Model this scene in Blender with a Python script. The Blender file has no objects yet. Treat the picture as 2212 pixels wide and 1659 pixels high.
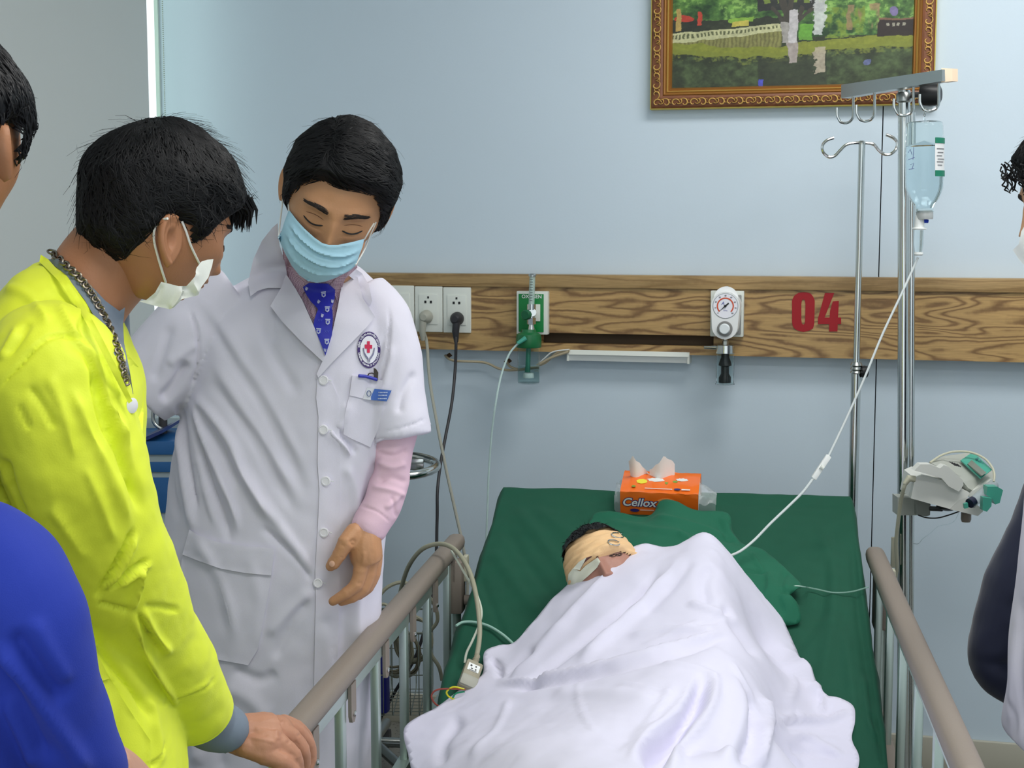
import bpy, bmesh, math, random
import numpy as np
from mathutils import Vector, Matrix, noise
from mathutils.bvhtree import BVHTree
from mathutils.geometry import delaunay_2d_cdt
random.seed(7); np.random.seed(7)
SC = bpy.context.scene
COL = SC.collection
# ------------------------------------------------------------------ camera, light, exposure
W_, H_, F_ = 2212.0, 1659.0, 3195.0
CX, CY = W_/2, H_/2
CAMZ = 1.5
YAW = math.radians(14.4); PIT = math.atan((CY-480)/F_)
CAM = Vector((0, 0, CAMZ))
FWL = Vector((-math.sin(YAW), math.cos(YAW), 0)); RT = Vector((math.cos(YAW), math.sin(YAW), 0)); ZV = Vector((0, 0, 1))
FW = (FWL*math.cos(PIT)-ZV*math.sin(PIT)); UP = (FWL*math.sin(PIT)+ZV*math.cos(PIT))
cd = bpy.data.cameras.new('camera'); cam = bpy.data.objects.new('camera', cd); COL.objects.link(cam)
cd.sensor_width = 36; cd.lens = F_/W_*36; cd.clip_start = .05
mw = Matrix.Identity(4)
for i in range(3):
    mw[i][0] = RT[i]; mw[i][1] = UP[i]; mw[i][2] = -FW[i]; mw[i][3] = CAM[i]
cam.matrix_world = mw
SC.camera = cam
cd.dof.use_dof = False
SC.view_settings.view_transform = 'Standard'; SC.view_settings.look = 'None'
SC.view_settings.gamma = 1; SC.view_settings.exposure = 0.36
SC.view_settings.use_curve_mapping = False
wd = bpy.data.worlds.new('world'); SC.world = wd; wd.use_nodes = True
bg = wd.node_tree.nodes['Background']; bg.inputs[0].default_value = (.86, .95, 1, 1); bg.inputs[1].default_value = 1.02
def area(name, loc, sx, sy, power, col, rot=(0, 0, 0)):
    l = bpy.data.lights.new(name, 'AREA'); l.shape = 'RECTANGLE'; l.size = sx; l.size_y = sy; l.energy = power; l.color = col
    o = bpy.data.objects.new(name, l); COL.objects.link(o); o.location = loc; o.rotation_euler = rot
    return o
area('ceiling_light', (.2, 1.2, 2.84), 1.6, .5, 17, (1, .985, .96))
area('ceiling_light', (1.9, 2.3, 2.84), 1.0, .6, 15, (1, .985, .96))
area('ceiling_light', (.3, 3.0, 2.84), 1.2, .5, 22, (1, .985, .96))
area('ceiling_light', (.6, -1.0, 2.84), 2.0, .8, 10, (1, .985, .96))
area('daylight', (-2.6, 2.6, 1.9), 1.6, 2.6, 9, (.82, 1, .88), (0, math.radians(-90), 0))
# ------------------------------------------------------------------ projection helpers
def ray(px, py):
    return FW + RT*((px-CX)/F_) + UP*((CY-py)/F_)
def P(px, py, D):
    r = ray(px, py); return CAM + r*(D/r.dot(FWL))
def PZ(px, py, z):
    r = ray(px, py); return CAM + r*((z-CAMZ)/r.z)
YW = 4.12
def Wp(px, py, off=0.0):
    r = ray(px, py); return CAM + r*((YW-off)/r.y)
def Lv(X, D, Z):
    return RT*X + FWL*D + ZV*Z
def proj(v):
    """n,3 array -> px, py, depth"""
    q = np.asarray(v, float)-np.array(CAM)
    f = q@np.array(FW); return CX+F_*(q@np.array(RT))/f, CY-F_*(q@np.array(UP))/f, f
# ------------------------------------------------------------------ materials
def lin(c):
    return tuple((x/255/12.92 if x/255 <= .04045 else ((x/255+.055)/1.055)**2.4) for x in c)
MATS = {}
def mat(name, rgb, rough=.6, metal=0, bump=0, bscale=60, var=0, vscale=8, attr=None, trans=0, ior=1.45, sheen=0, spec=.5, alpha=1, coat=0, sss=0, stretch=None):
    if name in MATS: return MATS[name]
    m = bpy.data.materials.new(name); m.use_nodes = True; nt = m.node_tree; b = nt.nodes['Principled BSDF']
    c = lin(rgb)
    b.inputs['Base Color'].default_value = (*c, 1); b.inputs['Roughness'].default_value = rough; b.inputs['Metallic'].default_value = metal
    b.inputs['Transmission Weight'].default_value = trans; b.inputs['IOR'].default_value = ior; b.inputs['Sheen Weight'].default_value = sheen
    b.inputs['Specular IOR Level'].default_value = spec; b.inputs['Alpha'].default_value = alpha; b.inputs['Coat Weight'].default_value = coat
    if sss:
        b.inputs['Subsurface Weight'].default_value = sss; b.inputs['Subsurface Radius'].default_value = (.012, .005, .003); b.inputs['Subsurface Scale'].default_value = 1
    tc = nt.nodes.new('ShaderNodeTexCoord'); src = tc.outputs['Object']
    if stretch:
        mp = nt.nodes.new('ShaderNodeMapping'); mp.inputs['Scale'].default_value = stretch; nt.links.new(src, mp.inputs[0]); src = mp.outputs[0]
    colsock = None
    if attr:
        a = nt.nodes.new('ShaderNodeAttribute'); a.attribute_name = attr; colsock = a.outputs['Color']
        nt.links.new(colsock, b.inputs['Base Color'])
    if var:
        n = nt.nodes.new('ShaderNodeTexNoise'); n.inputs['Scale'].default_value = vscale; n.inputs['Detail'].default_value = 5
        nt.links.new(src, n.inputs['Vector'])
        hs = nt.nodes.new('ShaderNodeMixRGB'); hs.blend_type = 'MULTIPLY'; hs.inputs[0].default_value = 1
        rp = nt.nodes.new('ShaderNodeMapRange'); rp.inputs[1].default_value = .3; rp.inputs[2].default_value = .7; rp.inputs[3].default_value = 1-var; rp.inputs[4].default_value = 1
        nt.links.new(n.outputs[0], rp.inputs[0])
        if colsock: nt.links.new(colsock, hs.inputs[1])
        else: hs.inputs[1].default_value = (*c, 1)
        nt.links.new(rp.outputs[0], hs.inputs[2]); nt.links.new(hs.outputs[0], b.inputs['Base Color'])
    if bump:
        n = nt.nodes.new('ShaderNodeTexNoise'); n.inputs['Scale'].default_value = bscale; n.inputs['Detail'].default_value = 4
        nt.links.new(src, n.inputs['Vector'])
        bp = nt.nodes.new('ShaderNodeBump'); bp.inputs['Strength'].default_value = bump; bp.inputs['Distance'].default_value = .004
        nt.links.new(n.outputs[0], bp.inputs['Height']); nt.links.new(bp.outputs[0], b.inputs['Normal'])
    MATS[name] = m
    return m
M_white = mat('white_plastic', (226, 230, 228), .35)
M_chrome = mat('chrome', (205, 208, 205), .16, 1)
M_steel = mat('brushed_steel', (176, 180, 178), .3, 1)
M_alu = mat('aluminium', (190, 205, 198), .38, .8)
M_taupe = mat('taupe_plastic', (138, 127, 117), .5, bump=.05, bscale=300)
M_beige = mat('beige_plastic', (196, 194, 172), .45)
M_black = mat('black_plastic', (22, 23, 25), .45)
M_darkg = mat('dark_grey', (60, 60, 62), .5)
M_red = mat('red_vinyl', (158, 8, 24), .5)
M_cable = mat('grey_cable', (160, 158, 136), .5)
# ------------------------------------------------------------------ objects
def tag(o, label=None, cat=None, group=None, kind=None):
    if label: o['label'] = label
    if cat: o['category'] = cat
    if group: o['group'] = group
    if kind: o['kind'] = kind
    return o
def empty(name, loc, label=None, cat=None, group=None):
    o = bpy.data.objects.new(name, None); COL.objects.link(o); o.location = loc; o.empty_display_size = .1
    return tag(o, label, cat, group)
def link(name, me, m, parent=None, smooth=40):
    if m is not None:
        me.materials.clear()
        for q in (m if isinstance(m, (list, tuple)) else [m]): me.materials.append(q)
    if smooth:
        me.polygons.foreach_set('use_smooth', [True]*len(me.polygons))
        if smooth < 180: me.set_sharp_from_angle(angle=math.radians(smooth))
    o = bpy.data.objects.new(name, me); COL.objects.link(o)
    if parent is not None:
        o.parent = parent
        top = parent
        while top.parent: top = top.parent
        if top is parent and parent.type == 'EMPTY': o.matrix_parent_inverse = Matrix.Translation(-Vector(parent.location))
    return o
class MB:
    def __init__(s): s.v = []; s.f = []
    def add(s, v, f):
        n = len(s.v); s.v += [tuple(x) for x in v]; s.f += [tuple(i+n for i in q) for q in f]; return s
    def box(s, c, sx, sy, sz, R=None, bev=0):
        c = Vector(c); bm = bmesh.new(); bmesh.ops.create_cube(bm, size=1)
        for q in bm.verts: q.co = Vector((q.co.x*sx, q.co.y*sy, q.co.z*sz))
        if bev: bmesh.ops.bevel(bm, geom=list(bm.edges), offset=bev, segments=2, affect='EDGES', profile=.6)
        R = R or Matrix.Identity(3)
        bm.verts.index_update()
        s.add([c+R@q.co for q in bm.verts], [[q.index for q in f.verts] for f in bm.faces]); bm.free(); return s
    def tube(s, pts, r, seg=8, cap=True, closed=False):
        pts = [Vector(p) for p in pts]; n = len(pts)
        rs = r if isinstance(r, (list, tuple, np.ndarray)) else [r]*n
        up = None; V = []; Fc = []
        for i in range(n):
            if closed: t = (pts[(i+1) % n]-pts[i-1])
            else: t = pts[min(i+1, n-1)]-pts[max(i-1, 0)]
            t.normalize()
            if up is None:
                up = Vector((0, 0, 1)) if abs(t.z) < .9 else Vector((1, 0, 0))
            up = (up-t*up.dot(t)).normalized(); sd = t.cross(up)
            for k in range(seg):
                a = 2*math.pi*k/seg
                V.append(pts[i]+(up*math.cos(a)+sd*math.sin(a))*rs[i])
        m = n if closed else n-1
        for i in range(m):
            j = (i+1) % n
            for k in range(seg):
                Fc.append((i*seg+k, i*seg+(k+1) % seg, j*seg+(k+1) % seg, j*seg+k))
        if cap and not closed:
            Fc.append(tuple(range(seg))[::-1]); Fc.append(tuple((n-1)*seg+k for k in range(seg)))
        return s.add(V, Fc)
    def lathe(s, prof, c, axis=None, seg=24, cap=True):
        """prof: (r, h) list along axis"""
        c = Vector(c); ax = Vector(axis or (0, 0, 1)).normalized()
        a = ax.orthogonal().normalized(); b = ax.cross(a); V = []; Fc = []
        for (r, h) in prof:
            for k in range(seg):
                t = 2*math.pi*k/seg; V.append(c+ax*h+(a*math.cos(t)+b*math.sin(t))*max(r, 1e-5))
        for i in range(len(prof)-1):
            for k in range(seg): Fc.append((i*seg+k, i*seg+(k+1) % seg, (i+1)*seg+(k+1) % seg, (i+1)*seg+k))
        if cap:
            Fc.append(tuple(range(seg))[::-1]); Fc.append(tuple((len(prof)-1)*seg+k for k in range(seg)))
        return s.add(V, Fc)
    def prism(s, pts, ext):
        pts = [Vector(p) for p in pts]; n = len(pts); ext = Vector(ext)
        V = pts+[p+ext for p in pts]
        Fc = [tuple(range(n)), tuple(range(2*n-1, n-1, -1))]+[(i, i+n, (i+1) % n+n, (i+1) % n) for i in range(n)]
        return s.add(V, Fc)
    def mesh(s, name='m'):
        me = bpy.data.meshes.new(name); me.from_pydata(s.v, [], s.f); me.update()
        bm = bmesh.new(); bm.from_mesh(me); bmesh.ops.recalc_face_normals(bm, faces=bm.faces); bm.to_mesh(me); bm.free()
        return me
    def build(s, name, m, parent=None, smooth=40):
        return link(name, s.mesh(name), m, parent, smooth)
def spline(pts, n=8, closed=False):
    """catmull-rom over tuples of any dimension"""
    a = np.array(pts, float); N = len(a); out = []
    for i in range(N if closed else N-1):
        if closed: p0, p1, p2, p3 = a[i-1], a[i], a[(i+1) % N], a[(i+2) % N]
        else: p0, p1, p2, p3 = a[max(i-1, 0)], a[i], a[i+1], a[min(i+2, N-1)]
        for k in range(n):
            t = k/n
            out.append(.5*((2*p1)+(-p0+p2)*t+(2*p0-5*p1+4*p2-p3)*t*t+(-p0+3*p1-3*p2+p3)*t**3))
    if not closed: out.append(a[-1])
    return [tuple(x) for x in out]
def pxtube(mb, pts, r, seg=8, n=8):
    """pts (px,py,D)"""
    return mb.tube([P(*q) for q in spline(pts, n)], r, seg)
def text_mesh(s, size=1.0, bold=0.0, depth=0.0):
    c = bpy.data.curves.new('t', 'FONT'); c.body = s; c.size = size; c.offset = bold; c.extrude = depth; c.resolution_u = 4
    c.align_x = 'CENTER'; c.align_y = 'CENTER'
    o = bpy.data.objects.new('t', c); COL.objects.link(o)
    me = bpy.data.meshes.new_from_object(o.evaluated_get(bpy.context.evaluated_depsgraph_get()))
    bpy.data.objects.remove(o); bpy.data.curves.remove(c)
    V = [tuple(v.co) for v in me.vertices]; Fc = [tuple(p.vertices) for p in me.polygons]; bpy.data.meshes.remove(me)
    return V, Fc
# ------------------------------------------------------------------ room
def wall_material():
    m = mat('wall_paint', (203, 218, 229), .55, bump=.035, bscale=160, var=.03, vscale=1.3); return m
M_wall = wall_material()
def px_left_wall(x):   # world X of the left wall corner seen at px x on back wall
    return Wp(x, 500).x
XL = px_left_wall(357)
XR, YF, ZC = 2.75, -1.6, 2.9
seamx = Wp(1898, 600).x
for (a, b) in ((XL-.012, seamx-.0014), (seamx+.0014, XR+.1)):
    tag(MB().box(((a+b)/2, YW+.05, ZC/2), b-a, .1, ZC).build('wall_back', M_wall, smooth=0), kind='structure')
tag(MB().box((seamx, YW+.104, ZC/2), .02, .006, ZC).build('trim_1', M_darkg, smooth=0), kind='structure')
def floor_mat():
    m = mat('terrazzo_floor', (122, 121, 115), .4); nt = m.node_tree; b = nt.nodes['Principled BSDF']
    v = nt.nodes.new('ShaderNodeTexVoronoi'); v.inputs['Scale'].default_value = 90
    tc = nt.nodes.new('ShaderNodeTexCoord'); nt.links.new(tc.outputs['Object'], v.inputs['Vector'])
    r = nt.nodes.new('ShaderNodeValToRGB'); e = r.color_ramp.elements
    e[0].position = .12; e[0].color = (*lin((60, 60, 58)), 1); e[1].position = .3; e[1].color = (*lin((130, 129, 122)), 1)
    nt.links.new(v.outputs['Distance'], r.inputs[0]); nt.links.new(r.outputs[0], b.inputs['Base Color']); return m
tag(MB().box(((XL+XR)/2, (YF+YW)/2, -.05), XR-XL+.2, YW-YF+.2, .1).build('floor', floor_mat(), smooth=0), kind='structure')
tag(MB().box(((XL+XR)/2, (YF+YW)/2, ZC+.05), XR-XL+.2, YW-YF+.2, .1).build('ceiling', mat('ceiling_white', (225, 226, 222), .8), smooth=0), kind='structure')
tag(MB().box((XR+.05, (YF+YW)/2, ZC/2), .1, YW-YF, ZC).build('wall_right', M_wall, smooth=0), kind='structure')
# left wall with window opening
def hit_x(px, X, py=100):
    r = ray(px, py); return (r*(X/r.x)).y
wy0, wy1, wz0, wz1 = 1.3, hit_x(347, XL), .92, 2.72
wl = MB()
wl.box((XL-.05, (YF+wy0)/2, ZC/2), .1, wy0-YF, ZC).box((XL-.006, (wy1+YW)/2, ZC/2), .012, YW-wy1, ZC)
wl.box((XL-.05, (wy0+wy1)/2, wz0/2), .1, wy1-wy0, wz0).box((XL-.05, (wy0+wy1)/2, (wz1+ZC)/2), .1, wy1-wy0, ZC-wz1)
tag(wl.build('wall_left', M_wall, smooth=0), kind='structure')
wn = empty('window_1', (XL-.05, (wy0+wy1)/2, wz0)); wn['kind'] = 'structure'
fr = MB(); M_frame = mat('window_frame_white', (205, 222, 212), .4)
for yy in (wy0+.02, (wy0+wy1)/2): fr.box((XL-.05, yy, (wz0+wz1)/2), .05, .03, wz1-wz0)
fr.box((XL-.009, wy1-.004, (wz0+wz1)/2), .012, .008, wz1-wz0)
for zz in (wz0+.02, wz1-.02): fr.box((XL-.05, (wy0+wy1)/2, zz), .05, wy1-wy0, .04)
fr.build('window_frame', M_frame, wn, 0)
MB().box((XL-.055, (wy0+wy1)/2, (wz0+wz1)/2), .005, wy1-wy0-.05, wz1-wz0-.06).build('pane', mat('window_glass', (235, 245, 240), .02, trans=1, ior=1.1), wn, 0)
# roller blind
bx = XL+.055; by1 = hit_x(318, bx)
bl = empty('roller_blind', (bx, 2.6, .86), 'smooth grey roller blind covering the window on the left wall', 'blind')
bm_ = MB(); n = 40
ys = np.linspace(1.2, by1, n)
V = [(bx+.0015*math.sin(y*3), y, z) for z in (.88, 2.76) for y in ys]
bm_.add(V, [(i, i+1, i+1+n, i+n) for i in range(n-1)]); bm_.add([(x+.002, y, z) for x, y, z in V], [(i, i+n, i+1+n, i+1) for i in range(n-1)])
bm_.build('blind_fabric', mat('blind_grey', (206, 211, 208), .8, bump=.05, bscale=400), bl)
MB().tube([(bx, 1.19, 2.78), (bx, by1+.01, 2.78)], .028, 16).build('roller_tube', M_white, bl)
MB().tube([(bx, 1.19, .87), (bx, by1, .87)], .011, 10).build('bottom_bar', M_steel, bl)
ch = empty('bead_chain', (XL+.03, 4.08, 1.0), 'thin beaded pull chain hanging in the corner beside the bright gap of the blind', 'chain')
cb = MB(); cyy = hit_x(353, XL+.03)
for i in range(300):
    z = .95+i*.006
    cb.box((XL+.03, cyy, z), .0032, .0032, .0032, bev=.0009)
o = cb.build('bead', mat('chain_bead', (150, 160, 150), .3, .4), ch); o['kind'] = 'stuff'
MB().tube([(XL+.03, cyy, .94), (XL+.03, cyy, 2.76)], .0005, 5).build('cord', M_white, ch)
# skirting
tag(MB().box(((XL+XR)/2, YW-.008, .045), XR-XL, .016, .09, bev=.003).build('baseboard_back', mat('skirting', (186, 182, 166), .5), smooth=30), kind='structure')
# ------------------------------------------------------------------ wood headwall band
def wood(name, horiz=14.0, off=0.0, light=(184, 150, 98), dark=(128, 97, 62), zs=7.0):
    m = mat(name, light, .42); nt = m.node_tree; b = nt.nodes['Principled BSDF']; N = nt.nodes.new; K = nt.links.new
    tc = N('ShaderNodeTexCoord'); mp = N('ShaderNodeMapping'); mp.inputs['Scale'].default_value = (1.15, 1, zs); mp.inputs['Location'].default_value = (off, 0, off)
    K(tc.outputs['Object'], mp.inputs[0])
    n1 = N('ShaderNodeTexNoise'); n1.inputs['Scale'].default_value = 2.6; n1.inputs['Detail'].default_value = 1.2; n1.inputs['Distortion'].default_value = .35
    K(mp.outputs[0], n1.inputs['Vector'])
    mu = N('ShaderNodeMath'); mu.operation = 'MULTIPLY'; mu.inputs[1].default_value = horiz*6.283; K(n1.outputs[0], mu.inputs[0])
    n2 = N('ShaderNodeTexNoise'); n2.inputs['Scale'].default_value = 60; n2.inputs['Detail'].default_value = 3; K(tc.outputs['Object'], n2.inputs['Vector'])
    m2 = N('ShaderNodeMath'); m2.operation = 'MULTIPLY_ADD'; m2.inputs[1].default_value = 1.6; K(n2.outputs[0], m2.inputs[0]); K(mu.outputs[0], m2.inputs[2])
    si = N('ShaderNodeMath'); si.operation = 'SINE'; K(m2.outputs[0], si.inputs[0])
    rp = N('ShaderNodeValToRGB'); e = rp.color_ramp.elements; e[0].position = 0; e[0].color = (*lin(dark), 1); e[1].position = .75; e[1].color = (*lin(light), 1)
    x = rp.color_ramp.elements.new(.3); x.color = (*lin(tuple((2*l+d*1.2)/3.2 for l, d in zip(light, dark))), 1)
    ma = N('ShaderNodeMapRange'); ma.inputs[1].default_value = -1; ma.inputs[2].default_value = 1; K(si.outputs[0], ma.inputs[0]); K(ma.outputs[0], rp.inputs[0])
    mp3 = N('ShaderNodeMapping'); mp3.inputs['Scale'].default_value = (6, 1, 160); K(tc.outputs['Object'], mp3.inputs[0])
    n3 = N('ShaderNodeTexNoise'); n3.inputs['Scale'].default_value = 3; n3.inputs['Detail'].default_value = 4; K(mp3.outputs[0], n3.inputs['Vector'])
    mx = N('ShaderNodeMixRGB'); mx.blend_type = 'MULTIPLY'; mx.inputs[0].default_value = 1
    mr = N('ShaderNodeMapRange'); mr.inputs[1].default_value = .3; mr.inputs[2].default_value = .7; mr.inputs[3].default_value = .8; mr.inputs[4].default_value = 1.1; K(n3.outputs[0], mr.inputs[0])
    K(rp.outputs[0], mx.inputs[1]); K(mr.outputs[0], mx.inputs[2]); K(mx.outputs[0], b.inputs['Base Color'])
    return m
zt = Wp(1106, 591).z; zb = Wp(1106, 755).z; BT = .05
bx0, bx1 = Wp(700, 650).x, XR
band = empty('headwall_rail', ((bx0+bx1)/2, YW-.025, zb), 'long wood-grain service rail running across the back wall behind the bed', 'panel')
z1 = zt-.036; gx0, gx1 = Wp(1170, 700, BT).x, Wp(1542, 700, BT).x; gz0 = Wp(1300, 744, BT).z; gz1 = Wp(1300, 721, BT).z
M_wood = wood('ash_wood_swirl', 9.0, .35); M_wood2 = wood('ash_wood_plain', 3.2, 1.3, (172, 142, 96), (146, 117, 76), 14.0)
MB().box(((bx0+bx1)/2, YW-.029, (z1+zt)/2), bx1-bx0, .058, zt-z1, bev=.002).build('top_board', M_wood2, band, 30)
mbb = MB()
def wb(x0, x1, za, zc): mbb.box(((x0+x1)/2, YW-BT/2, (za+zc)/2), x1-x0, BT, zc-za)
wb(bx0, gx0, zb, z1); wb(gx1, bx1, zb, z1); wb(gx0, gx1, gz1, z1); wb(gx0, gx1, zb, gz0)
mbb.build('front_board', M_wood, band, 0)
MB().box(((gx0+gx1)/2, YW-.01, (gz0+gz1)/2), gx1-gx0, .02, gz1-gz0).build('cable_slot', mat('slot_dark', (70, 56, 40), .8), band, 0)
# bed number 04
def wall_poly(mb, poly, off, th=.0015):
    mb.prism([Wp(x, y, off+th) for x, y in poly], (0, th, 0))
num = empty('bed_number', Wp(1765, 715, BT), 'red vinyl number 04 on the wood rail', 'sign')
d0 = MB()
ox = [(1711, 648), (1716, 638), (1726, 632), (1738, 631), (1750, 633), (1757, 641), (1760, 650)]
outer = ox+[(1759, 700), (1756, 710), (1746, 715), (1734, 717), (1722, 714), (1713, 707), (1711, 697)]
inner = [(1731, 650), (1736, 646), (1740, 650), (1739, 698), (1735, 702), (1731, 698)]
def ringpoly(mb, outer, inner, off, th, n=40):
    def resample(pl):
        a = np.array(pl+[pl[0]], float); c = a[:-1].mean(0)
        d = np.r_[0, np.cumsum(np.hypot(*np.diff(a, axis=0).T))]; t = np.linspace(0, d[-1], 400)
        q = np.c_[np.interp(t, d, a[:, 0]), np.interp(t, d, a[:, 1])]
        return q, c
    qo, c = resample(outer); qi, c2 = resample(inner); c = c2
    R = []
    for k in range(n):
        a = 2*math.pi*k/n; dv = np.array([math.cos(a), math.sin(a)]); o_ = []
        for q in (qo, qi):
            w = q-c; ang = np.arctan2(w[:, 1], w[:, 0]); df = np.abs((ang-a+math.pi) % (2*math.pi)-math.pi); o_.append(q[df.argmin()])
        R.append(o_)
    for k in range(n):
        a, b = R[k], R[(k+1) % n]
        mb.prism([Wp(*p, off+th) for p in (a[0], b[0], b[1], a[1])], (0, th, 0))
ringpoly(d0, outer, inner, BT, .002, 48)
d0.build('digit', M_red, num, 0)
d4 = MB()
wall_poly(d4, [(1782, 633), (1802, 633), (1781, 686), (1767, 699), (1767, 688)], BT, .002)
wall_poly(d4, [(1767, 686), (1817, 686), (1817, 700), (1767, 700)], BT, .0021)
wall_poly(d4, [(1799, 651), (1812, 650), (1809, 716), (1791, 716), (1791, 700), (1793, 672)], BT, .0022)
d4.build('digit', M_red, num, 0)
# ------------------------------------------------------------------ sockets
PL = mat('plate_white', (222, 226, 218), .4)
def plate(px0, px1, py0, py1, label, holes=True, button=False):
    p0, p1 = Wp(px0, py0, BT), Wp(px1, py1, BT); c = (p0+p1)/2
    e = empty('wall_socket' if holes else 'light_switch', (c.x, YW-BT, p1.z), label, 'socket' if holes else 'switch')
    w, h = p1.x-p0.x, p0.z-p1.z
    MB().box((c.x, YW-BT-.005, c.z), w, .01, h, bev=.003).build('face_plate', PL, e, 30)
    MB().box((c.x, YW-BT-.0108, c.z), w*.68, .004, h*.66, bev=.0012).build('insert', PL, e, 30)
    if holes:
        hb = MB(); y = YW-BT-.0132
        for (dx, dz, s) in ((-.1, .16, .006), (.1, .16, .006), (0, .26, .005)):
            hb.box((c.x+dx*w, y, c.z+dz*h), s, .001, s*1.2)
        hb.build('socket_holes', M_black, e, 0)
    if button: MB().lathe([(.0055, 0), (.0055, .003), (.004, .004)], (c.x+.012, YW-BT-.0125, c.z), (0, -1, 0), 20).build('button', PL, e)
    return c, w, h
plate(838, 897, 616, 714, 'white blank switch plate partly behind the doctor\'s shoulder', False, True)
c1, w1, h1 = plate(898, 958, 618, 717, 'white wall socket holding the grey plug')
c2, w2, h2 = plate(959, 1019, 620, 719, 'white wall socket holding the black plug')
def plug(px, py, m, label, pts, r, nm='power_cord'):
    e = empty(nm, Wp(px, py, BT), label, 'cable')
    p = Wp(px, py, BT+.014)
    MB().lathe([(.0185, 0), (.0195, .004), (.0185, .016), (.013, .03), (.009, .034)], p, (0, -1, 0), 24).build('plug', m, e)
    q = Wp(px-8 if px < 950 else px-3, py+6, BT+.035)
    MB().tube([Vector(q), Vector(q)+Vector((-.002, -.002, -.03)), Vector(q)+Vector((-.002, .004, -.06))], [.011, .0105, .006], 12).build('strain_relief', m, e)
    t = MB(); L = [q+Vector((-.002, 0, -.03))]+[Vector(P(*a)) for a in pts]
    t.tube([Vector(x) for x in spline([tuple(v) for v in L], 10)], r, 8).build('cord', m, e)
M_bcord = mat('black_cord', (46, 46, 50), .5)
plug(922, 684, mat('grey_plug', (168, 168, 156), .4), 'grey power cord hanging from the left socket down behind the bed rail',
     [(922, 740, 4.25), (928, 820, 4.2), (945, 920, 4.1), (965, 1020, 4.05), (985, 1110, 4.02), (1000, 1180, 4.0), (1010, 1260, 4.0), (1000, 1420, 4.0)], .0045)
plug(989, 688, M_bcord, 'black power cord hanging from the right socket',
     [(985, 745, 4.2), (983, 800, 4.2), (976, 870, 4.15), (962, 945, 4.1), (952, 1000, 4.05), (945, 1060, 4.0), (944, 1130, 3.98), (938, 1250, 3.95), (905, 1400, 3.9), (850, 1500, 3.9), (820, 1560, 3.95), (812, 1640, 3.95)], .0045)
# ------------------------------------------------------------------ oxygen outlet and flowmeter
ox_ = empty('oxygen_outlet', Wp(1155, 722, BT), 'white wall box with green oxygen plate on the wood rail', 'outlet')
p0, p1 = Wp(1120, 628, BT), Wp(1187, 722, BT); c = (p0+p1)/2
MB().box((c.x, YW-BT-.012, c.z), p1.x-p0.x, .024, p0.z-p1.z, bev=.003).build('housing', PL, ox_, 30)
MB().box((c.x-.002, YW-BT-.0255, c.z), (p1.x-p0.x)*.8, .004, (p0.z-p1.z)*.88, bev=.0015).build('green_plate', mat('oxygen_green', (18, 128, 62), .35), ox_, 30)
MB().box((c.x+.012, YW-BT-.029, c.z+.001), .026, .004, .048, bev=.0015).build('white_flap', PL, ox_, 30)
V, Fc = text_mesh('OXYGEN', .014, .0003)
o = MB().add([(c.x+v[0], YW-BT-.0281, c.z+.046+v[1]) for v in V], Fc).build('lettering', M_white, ox_, 0)
fl = empty('oxygen_humidifier', Wp(1140, 830, .1), 'oxygen flowmeter with green lid over a clear water bottle on the green outlet', 'flowmeter')
def wl_(px, py, off): return Vector(Wp(px, py, off))
ft = wl_(1150, 597, .11); fb = wl_(1148, 660, .11)
MB().tube([fb, ft], .0085, 14).build('flow_tube', mat('clear_tube', (190, 215, 208), .08, alpha=.55), fl)
MB().tube([fb+Vector((0, -.001, 0)), ft+Vector((0, -.001, -.004))], .0035, 8).build('scale_core', mat('scale_white', (205, 222, 214), .4), fl)
MB().lathe([(.011, 0), (.011, .004), (.007, .008)], ft, None, 14).build('tube_cap', M_steel, fl)
tk = MB()
for i in range(9): tk.box(ft+(fb-ft)*(.1+.09*i)+Vector((0, -.0085, 0)), .008, .001, .0012)
tk.build('tick_marks', M_darkg, fl, 0)
vb = MB().tube([fb+Vector((0, 0, .004)), fb-Vector((0, 0, .012))], .0125, 16).tube([fb-Vector((0, 0, .012)), fb-Vector((0, 0, .034))], .009, 12)
vb.tube([fb-Vector((0, 0, .034)), fb-Vector((0, 0, .052))], .0125, 6).tube([fb-Vector((0, 0, .052)), fb-Vector((0, 0, .068))], [.007, .01], 12)
vb.tube([wl_(1150, 675, .03), wl_(1150, 675, .12)], .011, 12).build('valve_body', M_chrome, fl)
MB().lathe([(.013, 0), (.0145, .004), (.0145, .014), (.012, .018)], fb+Vector((-.008, -.01, -.025)), (-.25, -1, 0), 10).build('green_knob', mat('knob_green', (20, 92, 58), .4), fl)
lt = wl_(1142, 722, .11)
MB().lathe([(.02, .014), (.022, .006), (.034, 0), (.036, -.012), (.036, -.034), (.034, -.037)][::-1], lt, None, 28).build('green_lid', mat('lid_green', (30, 106, 62), .35), fl)
M_clear = mat('clear_plastic', (240, 248, 248), .03, trans=1, ior=1.15)
hb_ = lt.z-wl_(1142, 828, .11).z
MB().lathe([(.031, -.036), (.0305, -hb_+.004), (.029, -hb_), (.001, -hb_), (.001, -hb_+.002), (.028, -hb_+.003), (.0295, -.036)], lt, None, 28, cap=False).build('bottle', M_clear, fl)
MB().lathe([(.029, -hb_+.004), (.029, -hb_+.05), (.0, -hb_+.05)], lt, None, 28).build('water', mat('water', (230, 242, 240), .03, trans=1, ior=1.1), fl)
MB().tube([lt-Vector((0, 0, .03)), lt-Vector((0.003, 0, hb_-.032))], .007, 12).build('green_dip_tube', mat('dip_green', (38, 122, 98), .35), fl)
MB().lathe([(.014, -hb_+.016), (.0145, -hb_+.022), (.013, -hb_+.03)], lt, None, 20).build('filter', M_white, fl)
MB().tube([wl_(1136, 730, .155), wl_(1118, 742, .165)], [.007, .005], 12).build('hose_nozzle', mat('nozzle_green', (70, 160, 140), .3), fl)
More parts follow.
